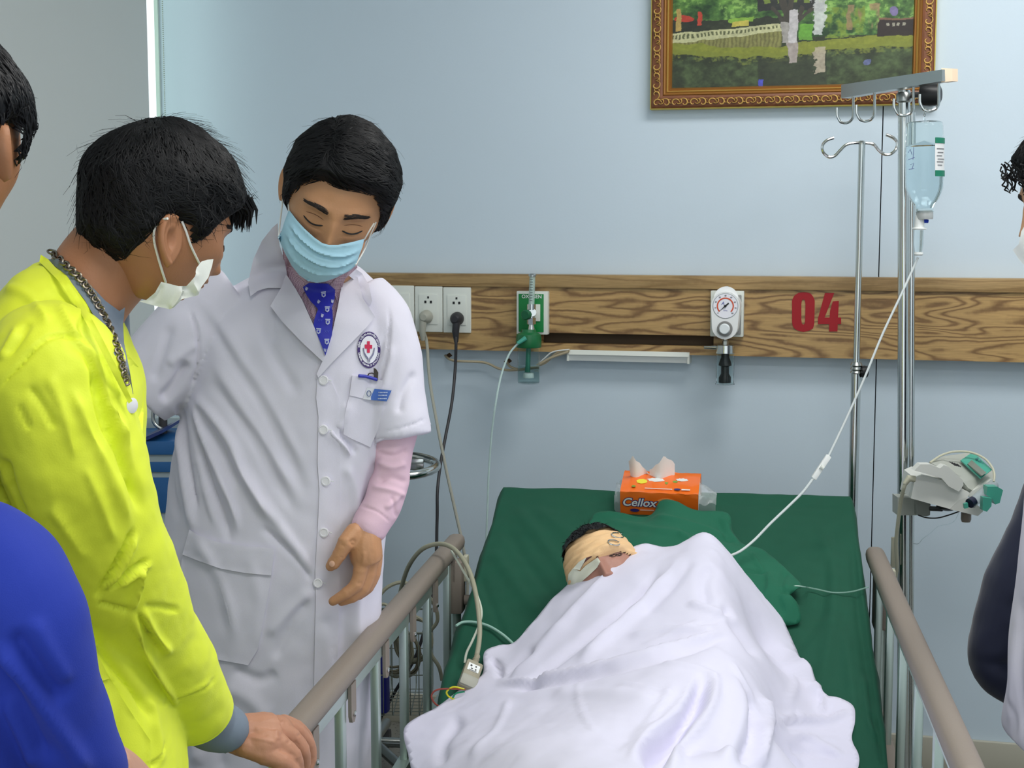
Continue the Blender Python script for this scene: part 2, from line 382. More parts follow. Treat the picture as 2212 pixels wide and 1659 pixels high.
# ------------------------------------------------------------------ oxygen hose
oh = MB(); pxtube(oh, [(1119, 742, 4.083), (1100, 765, 4.08), (1083, 810, 4.06), (1071, 870, 4.03), (1062, 940, 4.04), (1056, 1020, 4.05), (1053, 1100, 4.05), (1050, 1180, 4.05)], .0028)
tag(oh.build('oxygen_hose', mat('hose_clear', (205, 228, 224), .15, alpha=.75)), 'thin clear oxygen hose curving down the wall from the green lid', 'hose')
# loose cables from holes in wall
for pts, lb in (([(962, 768, 4.3), (980, 779, 4.24), (1045, 783, 4.22), (1080, 797, 4.2), (1115, 799, 4.19), (1160, 789, 4.17), (1190, 773, 4.16), (1228, 760, 4.15)], 'tan cable looping from the wall hole toward the white light box'),
                ([(1094, 780, 4.25), (1104, 793, 4.2), (1130, 797, 4.19), (1175, 785, 4.17), (1200, 765, 4.17), (1230, 757, 4.15)], 'short tan cable coming out of the small wall hole behind the water bottle')):
    t = MB(); pxtube(t, pts, .0036); tag(t.build('cable', mat('tan_cable', (172, 160, 134), .5)), lb, 'cable')
t = MB(); pxtube(t, [(1150, 800, 4.19), (1175, 775, 4.17), (1195, 760, 4.16), (1230, 755, 4.15)], .002); tag(t.build('cable', M_white), 'thin white cable feeding the white light box', 'cable')
hl = MB()
for x, y in ((967, 768), (1096, 780)):
    wall_poly(hl, [(x-8, y+1), (x+4, y-6), (x+10, y), (x+2, y+6)], 0, .001)
tag(hl.build('trim_2', mat('hole_brown', (84, 62, 44), .9), smooth=0), kind='structure')
# light box under the rail
lb = empty('light_box', Wp(1360, 780, 0), 'slim white light fitting under the wood rail', 'light fitting')
p0, p1 = Wp(1230, 757, .035), Wp(1488, 757, .035); za, zc = Wp(1360, 758, .035).z, Wp(1360, 781, .035).z
sec = [(0, zc+.004), (0, za), (-.045, za), (-.05, za-.012), (-.044, zc), (-.01, zc)]
MB().prism([(p0.x, YW+a, z) for a, z in sec], (p1.x-p0.x, 0, 0)).build('housing', M_white, lb, 20)
MB().prism([(p0.x-.002, YW-.046, za+.001), (p0.x-.002, YW-.046, za-.004), (p0.x-.002, YW-.0535, za-.012), (p0.x-.002, YW-.05, za+.001)], (p1.x-p0.x+.004, 0, 0)).build('cover_edge', PL, lb, 20)
MB().box((p0.x-.001, YW-.025, (za+zc)/2), .006, .052, za-zc+.002).build('end_cap', PL, lb, 0)
MB().box((p1.x+.001, YW-.025, (za+zc)/2), .006, .052, za-zc+.002).build('end_cap', PL, lb, 0)
MB().tube([(p1.x+.002, YW-.02, za-.005), (p1.x+.015, YW-.02, za-.005)], .004, 8).build('plug_stub', M_white, lb)
# ------------------------------------------------------------------ vacuum gauge
vg = empty('vacuum_regulator', Wp(1570, 830, .1), 'white suction regulator with round gauge on the wood rail', 'gauge')
p0, p1 = Wp(1537, 627, BT), Wp(1607, 727, BT); c = (p0+p1)/2
MB().box((c.x, YW-BT-.01, c.z), p1.x-p0.x, .02, p0.z-p1.z, bev=.003).build('wall_box', PL, vg, 30)
MB().box((c.x+.002, YW-BT-.022, c.z-.002), (p1.x-p0.x)*.82, .006, (p0.z-p1.z)*.86, bev=.003).build('grey_frame', mat('frame_grey', (140, 142, 140), .4), vg, 30)
O1 = .13   # front distance
gc = wl_(1567, 661, O1); kc = wl_(1566, 710, O1)
def disc_poly(c, r, n=32): return [(c.x+r*math.cos(2*math.pi*k/n), c.y, c.z+r*math.sin(2*math.pi*k/n)) for k in range(n)]
R1 = .0385; bodyp = []
for k in range(17):
    a = math.pi*k/16; bodyp.append((gc.x+R1*math.cos(a), gc.y, gc.z+R1*math.sin(a)))
for k in range(17):
    a = math.pi+math.pi*k/16; bodyp.append((gc.x-.001+R1*.9*math.cos(a), gc.y, kc.z+.006+R1*.9*math.sin(a)))
M_gw = mat('gauge_white', (236, 238, 238), .3)
MB().prism(bodyp, (0, .05, 0)).build('gauge_body', M_gw, vg, 30)
MB().lathe([(.03, 0), (.032, .02), (.033, .05)], gc+Vector((0, .06, .012)), (0, -1, 0.15), 28).build('rear_dome', M_gw, vg)
MB().prism(disc_poly(gc+Vector((0, -.0005, 0)), .0345), (0, .002, 0)).build('bezel', mat('bezel', (168, 172, 176), .3), vg, 0)
MB().prism(disc_poly(gc+Vector((0, -.0015, 0)), .0325), (0, .002, 0)).build('dial', mat('dial_white', (240, 240, 248), .4), vg, 0)
arc = MB(); A = [math.radians(-45+270*k/30) for k in range(31)]; yy = gc.y-.0022
for k in range(30):
    arc.add([(gc.x+r*math.cos(a), yy, gc.z+r*math.sin(a)) for a in (A[k], A[k+1]) for r in (.0195, .023)], [(0, 1, 3, 2)])
arc.build('orange_arc', mat('arc_orange', (214, 84, 48), .5), vg, 0)
tx = MB()
for k, s in enumerate(['0', '10', '20', '30', '40', '50', '60', '70', '80']):
    a = math.radians(225-270*k/8); V, Fc = text_mesh(s, .0055, .0001)
    tx.add([(gc.x+.0275*math.cos(a)+v[0], yy, gc.z+.0275*math.sin(a)+v[1]) for v in V], Fc)
tx.build('dial_numbers', M_darkg, vg, 0)
tb = MB(); V, Fc = text_mesh('A', .013, 0); tb.add([(gc.x-.006+v[0]+v[1]*.25, yy, gc.z+.007+v[1]) for v in V], Fc)
V, Fc = text_mesh('mmHg', .004, 0); tb.add([(gc.x+v[0], yy, gc.z-.012+v[1]) for v in V], Fc); tb.build('dial_logo', mat('logo_blue', (66, 70, 160), .5), vg, 0)
nd = Vector((-.75, 0, -.66)).normalized(); pp = Vector((-nd.z, 0, nd.x)); g0 = Vector((gc.x, yy-.0008, gc.z))
MB().prism([g0+nd*.024, g0+pp*.0016, g0-nd*.012+pp*.002, g0-nd*.012-pp*.002, g0-pp*.0016], (0, .0006, 0)).prism([Vector(q)+Vector((0, -.003, 0)) for q in disc_poly(g0, .0035, 12)], (0, .003, 0)).build('needle', M_black, vg, 0)
MB().lathe([(.0205, 0), (.0205, .006), (.019, .009), (.014, .009)], kc+Vector((0, 0, 0)), (0, -1, 0), 32).build('knob_ring', mat('ring_grey', (126, 126, 124), .4), vg)
MB().lathe([(.0145, .004), (.0145, .014), (.012, .017)], kc, (0, -1, 0), 28).build('knob', mat('knob_white', (228, 234, 236), .3), vg)
MB().tube([gc+Vector((0, .03, .036)), gc+Vector((0, .03, .052))], .0045, 10).build('top_stem', M_steel, vg)
st = wl_(1567, 735, .1)
MB().tube([st+Vector((0, 0, .012)), st, st-Vector((0, 0, .002)), st-Vector((0, 0, .016))], [.005, .006, .0085, .0085], 6).build('lower_stem', M_steel, vg)
jt = wl_(1567, 748, .1)
MB().lathe([(.012, .006), (.026, .003), (.0265, -.018), (.024, -.02)][::-1], jt, None, 36).build('jar_lid', M_chrome, vg)
MB().tube([jt+Vector((-.02, 0, -.004)), jt+Vector((-.045, 0, -.004)), jt+Vector((-.058, 0, -.004))], [.006, .0045, .004], 10).build('hose_nozzle', M_chrome, vg)
hj = jt.z-wl_(1567, 830, .1).z
MB().lathe([(.024, -.02), (.024, -hj+.004), (.0265, -hj), (.001, -hj), (.001, -hj+.002), (.022, -hj+.003), (.022, -.02)], jt, None, 28, cap=False).build('jar', M_clear, vg)
MB().lathe([(.017, -hj+.004), (.017, -hj+.018), (.011, -hj+.028), (.011, -.055), (.018, -.052), (.017, -.046), (.011, -.03), (.011, -.022)], jt, None, 12).build('black_float', M_black, vg)
# ------------------------------------------------------------------ framed picture
fx0, fx1 = Wp(1404, 237, .03).x, Wp(2018, 226, .03).x; fz0 = Wp(1404, 237, .03).z; FHt = .60
fz1 = fz0+FHt; pic = empty('framed_picture', ((fx0+fx1)/2, YW, fz0), 'ornate brown and gold framed garden pond picture on the back wall', 'picture')
# moulding profile: (inward distance from outer edge, protrusion)
M_brown = mat('frame_brown', (132, 82, 54), .45, var=.25, vscale=40); M_gold = mat('frame_gold', (196, 156, 84), .35, .35); M_gold2 = mat('frame_gold_dark', (158, 108, 52), .4, .3)
def moulding(name, prof, m):
    """mitred frame with closed profile"""
    V = []; Fc = []; n = len(prof)
    for (sx, sz) in ((0, 0), (1, 0), (1, 1), (0, 1)):
        for (d, h) in prof:
            x = fx0+d if sx == 0 else fx1-d; z = fz0+d if sz == 0 else fz1-d
            V.append((x, YW-h, z))
    for k in range(4):
        j = (k+1) % 4
        for i in range(n): Fc.append((k*n+i, k*n+(i+1) % n, j*n+(i+1) % n, j*n+i))
    MB().add(V, Fc).build(name, m, pic, 20)
moulding('outer_edge', [(0, 0), (0, .03), (.003, .032), (.003, 0)], mat('edge_yellow', (204, 184, 96), .4, .2))
moulding('brown_moulding', [(.003, 0), (.003, .030), (.008, .034), (.03, .040), (.036, .038), (.036, 0)], M_brown)
moulding('gold_step', [(.036, 0), (.036, .036), (.039, .039), (.043, .036), (.043, 0)], M_gold2)
moulding('gold_fillet', [(.043, 0), (.043, .030), (.047, .034), (.050, .030), (.050, 0)], M_gold)
moulding('inner_gold', [(.050, 0), (.050, .026), (.055, .028), (.0585, .018), (.0585, 0)], M_gold2)
scr = MB()
def scroll(mb, cx, cz, s, ang, mir=1):
    pts = []
    for i in range(15):
        t = i/14; a = ang+mir*(t*5.2); r = s*(1-.8*t)
        pts.append((cx+r*math.cos(a), YW-.0385-.002*t, cz+r*math.sin(a)))
    mb.tube(pts, [.0006+.0016*math.sin(math.pi*min(1, .15+.85*i/14)) for i in range(15)], 5)
scroll(scr, 0, 0, .0105, 0)
MS = None
def put_scroll(x, z, ang, s=1, mir=1):
    global MS
    mb = MB(); 
    if MS is None:
        base = MB(); 
        pts = []
        for i in range(15):
            t = i/14; a = t*5.4; r = .0135*(1-.82*t); pts.append((r*math.cos(a), -.002*t, r*math.sin(a)))
        base.tube(pts, [.0007+.0016*math.sin(math.pi*min(1, .12+.88*i/14)) for i in range(15)], 5)
        MS = base.mesh('scroll'); MS.materials.append(M_gold); MS.polygons.foreach_set('use_smooth', [True]*len(MS.polygons))
    o = bpy.data.objects.new('scroll', MS); COL.objects.link(o); o.parent = pic
    o.matrix_parent_inverse = Matrix.Translation(-Vector(pic.location))
    o.location = (x, YW-.0385, z); o.rotation_euler = (0, ang, 0); o.scale = (s*mir, 1, s)
k = 0; x = fx0+.02
while x < fx1-.015:
    ph = k % 4
    put_scroll(x, fz0+.0195+(.003 if ph % 2 else -.003), [0, 2.6, .6, 3.6][ph], [1, .75, 1.05, .6][ph], 1 if ph < 2 else -1)
    x += .0125; k += 1
k = 0; z = fz0+.04
while z < fz1-.03:
    ph = k % 4
    for X_ in (fx0+.0195, fx1-.0195): put_scroll(X_+(.003 if ph % 2 else -.003), z, [1.5, 4.0, 2.2, .4][ph], [1, .75, 1.05, .6][ph], 1 if ph < 2 else -1)
    z += .0125; k += 1
# flat print of a garden pond
def make_print():
    x0, x1 = fx0+.056, fx1-.056; z0, z1 = fz0+.056, fz1-.056; nx, nz = 460, 380
    X, Z = np.meshgrid(np.linspace(0, 1, nx), np.linspace(0, 1, nz))
    def fn(scale, seed, oct=4, ax=1., az=1.):
        out = np.zeros_like(X); rs = np.random.RandomState(seed); amp = 1; tot = 0; s = scale
        for o_ in range(oct):
            gx, gz = int(s*ax)+3, int(s*az)+3; g = rs.rand(gz+1, gx+1)
            u = X*(gx-1); v = Z*(gz-1); i = u.astype(int); j = v.astype(int); fu = u-i; fv = v-j; fu = fu*fu*(3-2*fu); fv = fv*fv*(3-2*fv)
            out += amp*((g[j, i]*(1-fu)+g[j, i+1]*fu)*(1-fv)+(g[j+1, i]*(1-fu)+g[j+1, i+1]*fu)*fv); tot += amp; amp *= .6; s *= 2.1
        return out/tot
    C = np.zeros((nz, nx, 3)); 
    def sel(m, col, a=1.0):
        m = np.clip(m*a, 0, 1)[..., None]; C[:] = C*(1-m)+np.array(col)*m
    # pixel based coordinates of the visible lower part: u = px, w = py
    u = 1444+X*(1975-1444); w = 197-Z*380*1.42
    # scale: z1-z0 metres -> px
    w = 197-(Z*(z1-z0))*(3195/4.1)
    u = u+11*(fn(16, 21, 3)-.5); w = w+7*(fn(14, 22, 3)-.5)
    f1 = fn(10, 1, 5); f2 = fn(26, 2, 4); f3 = fn(60, 3, 3); sm = lambda a, b, x: np.clip((x-a)/(b-a), 0, 1)
    ramp = sm(.3, .7, f1*.5+f2*.5)[..., None]
    C[:] = np.array((30, 58, 30))*(1-ramp)+np.array((112, 158, 72))*ramp
    sel(sm(.52, .62, f3)*sm(.45, .6, f1), (150, 186, 96), .6)
    sel((w < -120)*1.0, (198, 214, 224), .8*sm(.3, .5, f1).mean()); 
    # dark gap under trees and bank
    edge = 10*(f2-.5)
    sel(((w > 55+edge) & (u < 1700))*1.0, (40, 40, 34), .85)
    sel((np.hypot((u-1470)/22, (w-52)/7) < 1)*1.0, (176, 60, 44)); sel(((abs(u-1505) < 5) & (w > 36) & (w < 66))*1.0, (182, 66, 48))
    sel(((abs(u-1459) < 4+.05*(w-30)) & (w > 30) & (w < 78))*1.0, (176, 150, 84))
    sel(((w > 53+edge*.4) & (w < 62) & (u > 1572) & (u < 1628))*1.0, (126, 166, 62)); sel(((w >= 60) & (w < 70) & (u > 1578) & (u < 1618))*1.0, (188, 176, 80))
    # balustrade
    top = 82-(u-1444)*.058; bot = 100-(u-1444)*.075
    m = ((w > top) & (w < bot+2) & (u < 1690)); sel(m*1.0, (184, 184, 140))
    m2 = ((w > top+4) & (w < bot-5) & (((u-1444) % 9) < 4.5) & (u < 1690)); sel(m2*1.0, (92, 96, 64))
    # water
    wl0 = np.where(u < 1690, bot+2, 96); water = w > wl0; ed = 14*(fn(7, 9, 4)-.5)
    sel(water*1.0, (46, 54, 34))
    yb = 112+8*np.sin((u-1500)/90)+ed; sel((water & (w > yb-8) & (w < yb+14))*1.0, (136, 142, 50), .9)
    sel((water & (w > yb+5) & (w < yb+26))*sm(.4, .6, f3), (118, 126, 50), .8)
    m = (water & (w < yb-8) & (u < 1690)); sel(m*1.0, (150, 146, 84), .8); sel((m & (((u-1444) % 9) < 4))*1.0, (96, 92, 52), .6)
    sel((water & (w > yb+18))*sm(.35, .65, f1*.4+f2*.6), (82, 100, 62), .85)
    sel((water & (w > yb+18) & (u > 1640) & (u < 1790))*1.0, (46, 50, 38), .6)
    # trunk of the banyan and dark canopy house
    d = abs(u-1706)
    sel(((w < 42+edge) & (u > 1636) & (u < 1782))*1.0, (40, 40, 42), .92)
    sel(((w < 26) & (w > 16) & ((u % 30) < 13) & (u > 1640) & (u < 1780))*1.0, (120, 140, 60), .9)
    for (a, b, wd) in (((1706, 80), (1668, 36), 4), ((1706, 80), (1690, 20), 7), ((1712, 76), (1735, 36), 5), ((1712, 72), (1768, 28), 4), ((1700, 76), (1712, 0), 6)):
        ax, aw = a; bx, bw = b; t = np.clip(((u-ax)*(bx-ax)+(w-aw)*(bw-aw))/((bx-ax)**2+(bw-aw)**2), 0, 1)
        sel((np.hypot(u-ax-t*(bx-ax), w-aw-t*(bw-aw)) < wd)*1.0, (64, 60, 52))
    sel(((w > 64) & (w < 107) & (u > 1687+.12*(w-64)) & (u < 1724))*1.0, (150, 146, 140)); sel(((w > 40) & (w < 107) & (u > 1705) & (u < 1724))*1.0, (186, 182, 182))
    sel((water & (w > 107) & (u > 1700+.25*(w-107)) & (u < 1725) & (w < 148))*1.0, (158, 148, 142))
    # waterfall
    sel(((w > 14) & (w < 93) & (u > 1758+6*(f3-.5)*3) & (u < 1784+8*(f2-.5)*3))*1.0, (196, 198, 196), .9)
    sel((water & (w > 118) & (w < 178-12*f2) & (u > 1760+8*(f3-.5)*2+.1*(w-118)) & (u < 1786))*1.0, (176, 164, 144), .9)
    sel(((w > 38) & (w < 100) & (u > 1786) & (u < 1870))*sm(.4, .6, f2), (118, 140, 52), .9); sel(((w > 70) & (w < 102) & (u > 1728) & (u < 1758))*1.0, (104, 162, 58), .9)
    sel(((w > 34) & (w < 84) & (u > 1832) & (u < 1900))*sm(.45, .55, fn(14, 12, 3, 2, .5)), (150, 122, 90), .8)
    sel(((w > 68) & (w < 100) & (u > 1896))*1.0, (44, 34, 30)); sel(((w > 64) & (w < 68) & (u > 1896))*1.0, (120, 90, 70)); sel(((abs(w-77) < 3) & (((u-1914) % 12) < 6) & (u > 1914) & (u < 1962))*1.0, (150, 146, 130))
    sel((np.hypot(u-1932, w-50) < 9)*1.0, (120, 110, 150)); sel((np.hypot((u-1876)/9, (w-151)/6) < 1)*1.0, (98, 106, 150), .9); sel(((abs(u-1646) < 5) & (w > 180))*1.0, (74, 80, 180))
    C *= (.86+.28*f3)[..., None]
    me = bpy.data.meshes.new('print')
    V = np.c_[(x0+X*(x1-x0)).ravel(), np.full(X.size, YW-.017), (z0+Z*(z1-z0)).ravel()]
    idx = np.arange(nx*nz).reshape(nz, nx); q = np.stack([idx[:-1, :-1], idx[:-1, 1:], idx[1:, 1:], idx[1:, :-1]], -1).reshape(-1, 4)
    me.from_pydata(V.tolist(), [], q.tolist())
    at = me.color_attributes.new('col', 'FLOAT_COLOR', 'POINT')
    c = np.clip(C/255, 0, 1).reshape(-1, 3); c = np.where(c <= .04045, c/12.92, ((c+.055)/1.055)**2.4)
    at.data.foreach_set('color', np.c_[c, np.ones(len(c))].ravel())
    link('picture_print', me, mat('print', (100, 120, 80), .3, attr='col'), pic, 0)
    MB().box(((x0+x1)/2, YW-.008, (z0+z1)/2), x1-x0+.01, .016, z1-z0+.01).build('backing', M_darkg, pic, 0)
make_print()
# ------------------------------------------------------------------ bed frame coordinates
aX, aD = .147/1.0107, 1/1.0107     # axis toward the head end
OX, OD = .404, 3.57
def B(u, v, z):
    return Lv(OX+u*aD-v*aX, OD-u*aX-v*aD, z)
BU = (RT*aD-FWL*aX); BV = -(RT*aX+FWL*aD)
BR = Matrix((BU, -BV, ZV)).transposed()    # columns: u, headward, z
def mat_z(v):   # mattress top height along v
    v = max(v, 0)
    s = .355
    k = .96
    if v < k-.12: return .84-s*v
    if v > k+.12: return .84-s*k
    t = (v-(k-.12))/.24; return .84-s*(k-.12)-s*.24*(t-t*t/2)
def to_bed(p):
    q = Vector(p)-CAM; X = q.dot(RT)-OX; D = q.dot(FWL)-OD
    return X*aD-D*aX, -(X*aX+D*aD), p[2]
def S(px, py, h=0.0):
    """point where the pixel ray meets the mattress surface raised by h"""
    r = ray(px, py); lo, hi = .5, 7.0; f = lambda t: (CAM+r*t)
    t = .6; prev = None
    while t < 6:
        p = f(t); u, v, z = to_bed(p); g = z-(mat_z(v)+h)
        if g < 0: break
        prev = t; t += .02
    a, b = prev, t
    for _ in range(20):
        m = (a+b)/2; p = f(m); u, v, z = to_bed(p)
        if z-(mat_z(v)+h) < 0: b = m
        else: a = m
    return f(b)
bed = empty('hospital_bed', B(0, 1, 0), 'hospital bed with raised back section and brown-topped side rails', 'bed')
M_bedw = mat('bed_enamel', (206, 206, 196), .4)
fb = MB()
for uu in (-.43, .4): fb.box(B(uu, 1.05, .33), .04, 2.0, .06, BR)
for vv in (.1, .7, 1.3, 1.95): fb.box(B(-.015, vv, .33), .83, .04, .05, BR)
fb.build('bed_base', M_bedw, bed, 30)
for uu in (-.4, .37):
    for vv in (.18, 1.9):
        lg = MB().tube([B(uu, vv, .33), B(uu, vv, .12)], .02, 12).build('leg', M_bedw, bed)
        MB().lathe([(.05, -.014), (.055, -.008), (.055, .008), (.05, .014)], B(uu, vv, .055), BU, 20).build('caster_wheel', M_darkg, lg)
bp = MB()
for i in range(5): bp.box(B(-.015+(i-2)*.16, .45, mat_z(.45)-.13), .12, .92, .012, BR@Matrix.Rotation(math.atan(.355), 3, 'X'))
bp.box(B(-.015, 1.5, mat_z(1.5)-.125), .82, 1.0, .012, BR)
bp.build('mattress_platform', M_alu, bed, 0)
# mattress
mt = MB(); nv = 26; vs = np.linspace(.012, 2.05, nv)
for i, v in enumerate(vs):
    z = mat_z(v)-.012
    mt.v += [tuple(B(u, v, zz)) for u, zz in ((-.42, z-.1), (-.43, z-.02), (-.415, z), (.40, z), (.41, z-.02), (.40, z-.1))]
for i in range(nv-1):
    for k in range(6): mt.f.append((i*6+k, i*6+(k+1) % 6, (i+1)*6+(k+1) % 6, (i+1)*6+k))
mt.f.append(tuple(range(6))); mt.f.append(tuple((nv-1)*6+k for k in range(6)))
tag(mt.build('mattress', mat('mattress_dark', (40, 60, 60), .7), None, 30), 'mattress lying under the dark green sheet', 'mattress')
# side rails
def rail(side, u0, label_n):
    r_ = 1 if side > 0 else -1
    rl = MB(); v0, v1 = .17, 1.575; zt_ = .755
    prof = [(0, .024), (.7, .024), (.9, .018), (1, .0)]
    n = 14; vv = np.r_[np.linspace(v0-.02, v0+.02, 5), np.linspace(v0+.06, v1-.06, 20), np.linspace(v1-.02, v1+.024, 6)]
    V = []; seg = 14
    for j, v in enumerate(vv):
        e = 1
        if v < v0+.02: e = math.sqrt(max(0, 1-((v0+.02-v)/.04)**2))
        if v > v1-.02: e = math.sqrt(max(0, 1-((v-v1+.02)/.0445)**2))
        for k in range(seg):
            a = 2*math.pi*k/seg; ca, sa = math.cos(a), math.sin(a)
            x = .0215*abs(ca)**.75*(1 if ca > 0 else -1); y = .019*abs(sa)**.75*(1 if sa > 0 else -1)
            V.append(B(u0+x*max(e, .02), v, zt_-.012+y*max(e, .02)))
    Fc = [(i*seg+k, i*seg+(k+1) % seg, (i+1)*seg+(k+1) % seg, (i+1)*seg+k) for i in range(len(vv)-1) for k in range(seg)]
    Fc += [tuple(range(seg)), tuple((len(vv)-1)*seg+k for k in range(seg))]
    h = MB().add(V, Fc).build('rail_handle', M_taupe, bed, 60); h['label'] = 'grey-brown moulded handrail on the %s side' % ('left' if side < 0 else 'right')
    MB().box(B(u0, (v0+v1)/2+.1, zt_-.042), .018, v1-v0-.12, .03, BR, bev=.004).build('channel', M_alu, h, 30)
    MB().box(B(u0, (v0+v1)/2, .40), .03, v1-v0, .045, BR, bev=.006).build('lower_beam', M_taupe if side > 0 else M_alu, bed, 30)
    for v in (.30, .53, .76, 1.0, 1.25, 1.48):
        lean = -.04*0
        b_ = MB().box(B(u0, v, (zt_-.04+.4)/2), .016, .024, zt_-.04-.4, BR, bev=.004).build('rail_bar', M_alu, bed, 30)
        tbm = MB(); uu = u0+(.014)
        pts = []
        for (dv, dz) in ((-.016, -.03), (.016, -.03), (.016, -.085), (.010, -.097), (-.004, -.1), (-.013, -.093), (-.016, -.08)): pts.append(B(u0+.010, v-.03+dv, zt_+dz))
        tbm.prism(pts, BU*.006).build('bracket', M_taupe, b_, 30)
        MB().lathe([(.005, 0), (.005, .002), (.003, .004)], B(u0+.016, v-.03, zt_-.084), BU, 12).build('rivet', M_chrome, b_)
    # end hinge block
    hg = MB().box(B(u0+.012, v0+.09, zt_-.10), .042, .052, .125, BR, bev=.009).build('hinge_block', M_taupe, bed, 40)
    MB().box(B(u0+.034, v0+.075, zt_-.06), .012, .03, .06, BR, bev=.004).build('release_lever', M_beige, hg, 40)
    MB().tube([B(u0+.012, v0+.09, zt_-.15), B(u0+.012, v0+.09, .38)], .0135, 16).build('hinge_post', M_alu, hg)
    MB().lathe([(.012, 0), (.012, .012)], B(u0+.036, v0+.1, zt_-.13), BU, 12).build('hinge_knob', M_taupe, hg)
rail(-1, -.516, 1); rail(1, .458, 2)
# ------------------------------------------------------------------ green sheet on the mattress
def smoothstep(a, b, x):
    t = np.clip((x-a)/(b-a), 0, 1); return t*t*(3-2*t)
def seg_dist(px, py, line):
    """distance to polyline and normalised position along it"""
    L = np.array(line, float); best = np.full(px.shape, 1e9); pos = np.zeros(px.shape); side = np.zeros(px.shape)
    d = np.r_[0, np.cumsum(np.hypot(*np.diff(L, axis=0).T))]; T = d[-1]
    for i in range(len(L)-1):
        ax, ay = L[i]; bx, by = L[i+1]; dx, dy = bx-ax, by-ay; q = dx*dx+dy*dy+1e-9
        t = np.clip(((px-ax)*dx+(py-ay)*dy)/q, 0, 1); ex, ey = px-ax-t*dx, py-ay-t*dy; r = np.hypot(ex, ey); m = r < best
        best = np.where(m, r, best); pos = np.where(m, (d[i]+t*(d[i+1]-d[i]))/T, pos); side = np.where(m, np.sign(dx*ey-dy*ex), side)
    return best, pos, side
def creases(V, N, lines, front=True):
    """lines: (pts, width_px, amp_m[, kind]) kind g=gauss, s=step(asymmetric fold)"""
    px, py, dp = proj(V); w = np.ones(len(V))
    if front:
        vd = V-np.array(CAM); vd /= np.linalg.norm(vd, axis=1)[:, None]; w = np.clip(-(vd*N).sum(1)*3, 0, 1)
    disp = np.zeros(len(V))
    for ln in lines:
        pts, wd, amp = ln[:3]; kind = ln[3] if len(ln) > 3 else 'g'
        if len(pts) > 2: pts = spline(pts, 4)
        a = np.array(pts); m = (px > a[:, 0].min()-4*wd) & (px < a[:, 0].max()+4*wd) & (py > a[:, 1].min()-4*wd) & (py < a[:, 1].max()+4*wd)
        if not m.any(): continue
        r, t, sd = seg_dist(px[m], py[m], pts); tp = smoothstep(0, .18, t)*smoothstep(1, .82, t)
        if kind == 'G': tp = 1.0
        if kind == 's': g = np.where(sd > 0, np.exp(-(r/wd)**2), np.exp(-(r/(wd*.3))**2))
        else: g = np.exp(-(r/wd)**2)
        disp[m] += amp*g*tp*w[m]
    return V+N*disp[:, None]
def vnormals(me):
    n = len(me.vertices); a = np.empty(n*3, np.float32); me.vertex_normals.foreach_get('vector', a); return a.reshape(-1, 3).astype(float)
def getv(me):
    a = np.empty(len(me.vertices)*3, np.float32); me.vertices.foreach_get('co', a); return a.reshape(-1, 3).astype(float)
def setv(me, V): me.vertices.foreach_set('co', np.asarray(V, np.float32).ravel()); me.update()
def snoise(V, sc, amp, off=0, stretch=(1, 1, 1)):
    s = np.array(stretch)*sc
    return np.array([noise.noise(Vector((p[0]*s[0]+off, p[1]*s[1]+off, p[2]*s[2]-off))) for p in V])*amp
us = np.r_[np.linspace(-.43, .415, 160)]
lefts = [(-.445, -.03), (-.455, -.08), (-.465, -.16), (-.47, -.26)]; rights = [(.425, -.03), (.427, -.08), (.428, -.16), (.43, -.26)]
prof = [(a, b) for a, b in lefts[::-1]]+[(-.438, -.012)]+[(u, 0) for u in us]+[(.422, -.012)]+rights
vs = np.r_[-.035, -.034, -.03, -.024, -.012, 0, np.linspace(.01, 1.9, 260)]
zend = [-.3, -.16, -.05, -.018, -.004, 0]
V = []
for i, v in enumerate(vs):
    for (u, dz) in prof:
        z = mat_z(v)+(zend[i] if i < 6 else 0)+dz
        flare = 0
        if dz < -.02: flare = .012*math.sin(v*21+u)*(-dz)/.2
        if i < 5: z = min(z, mat_z(0)+zend[i]+dz)
        V.append(B(u+flare, v, z+.004))
nu = len(prof); idx = np.arange(len(V)).reshape(len(vs), nu)
q = np.stack([idx[:-1, :-1], idx[:-1, 1:], idx[1:, 1:], idx[1:, :-1]], -1).reshape(-1, 4)
me = bpy.data.meshes.new('gs'); me.from_pydata([tuple(v) for v in V], [], q.tolist()); me.update()
if me.polygons[len(me.polygons)//2].normal.z < 0: me.flip_normals()
Vn = getv(me); Nn = vnormals(me)
Vn = creases(Vn, Nn, [
    ([(1105, 1090), (1180, 1180), (1260, 1290)], 14, .006), ([(1085, 1130), (1150, 1230), (1230, 1330)], 12, -.005), ([(1060, 1180), (1120, 1270), (1180, 1340)], 14, .005),
    ([(1030, 1230), (1070, 1330), (1100, 1400)], 10, -.004), ([(1150, 1095), (1240, 1160), (1300, 1190)], 12, .004),
    ([(1760, 1100), (1800, 1250), (1790, 1400), (1760, 1500)], 16, .006), ([(1840, 1150), (1850, 1280), (1870, 1430), (1890, 1560)], 9, -.007), ([(1790, 1180), (1770, 1330), (1700, 1430)], 12, -.004),
    ([(1868, 1450), (1876, 1560), (1905, 1600)], 8, .008), ([(1880, 1540), (1900, 1600), (1915, 1659)], 6, -.01), ([(1820, 1350), (1840, 1480), (1850, 1600)], 14, .006),
    ([(1200, 1078), (1400, 1084), (1600, 1090), (1840, 1098)], 5, -.002), ([(960, 1440), (940, 1520), (900, 1620)], 9, -.008), ([(1000, 1340), (970, 1450), (930, 1550)], 10, .007),
    ([(1870, 1180), (1890, 1300), (1905, 1420)], 8, .006)], False)
Vn += Nn*(snoise(Vn, 7, .005)+snoise(Vn, 22, .0016, 3))[:, None]
setv(me, Vn)
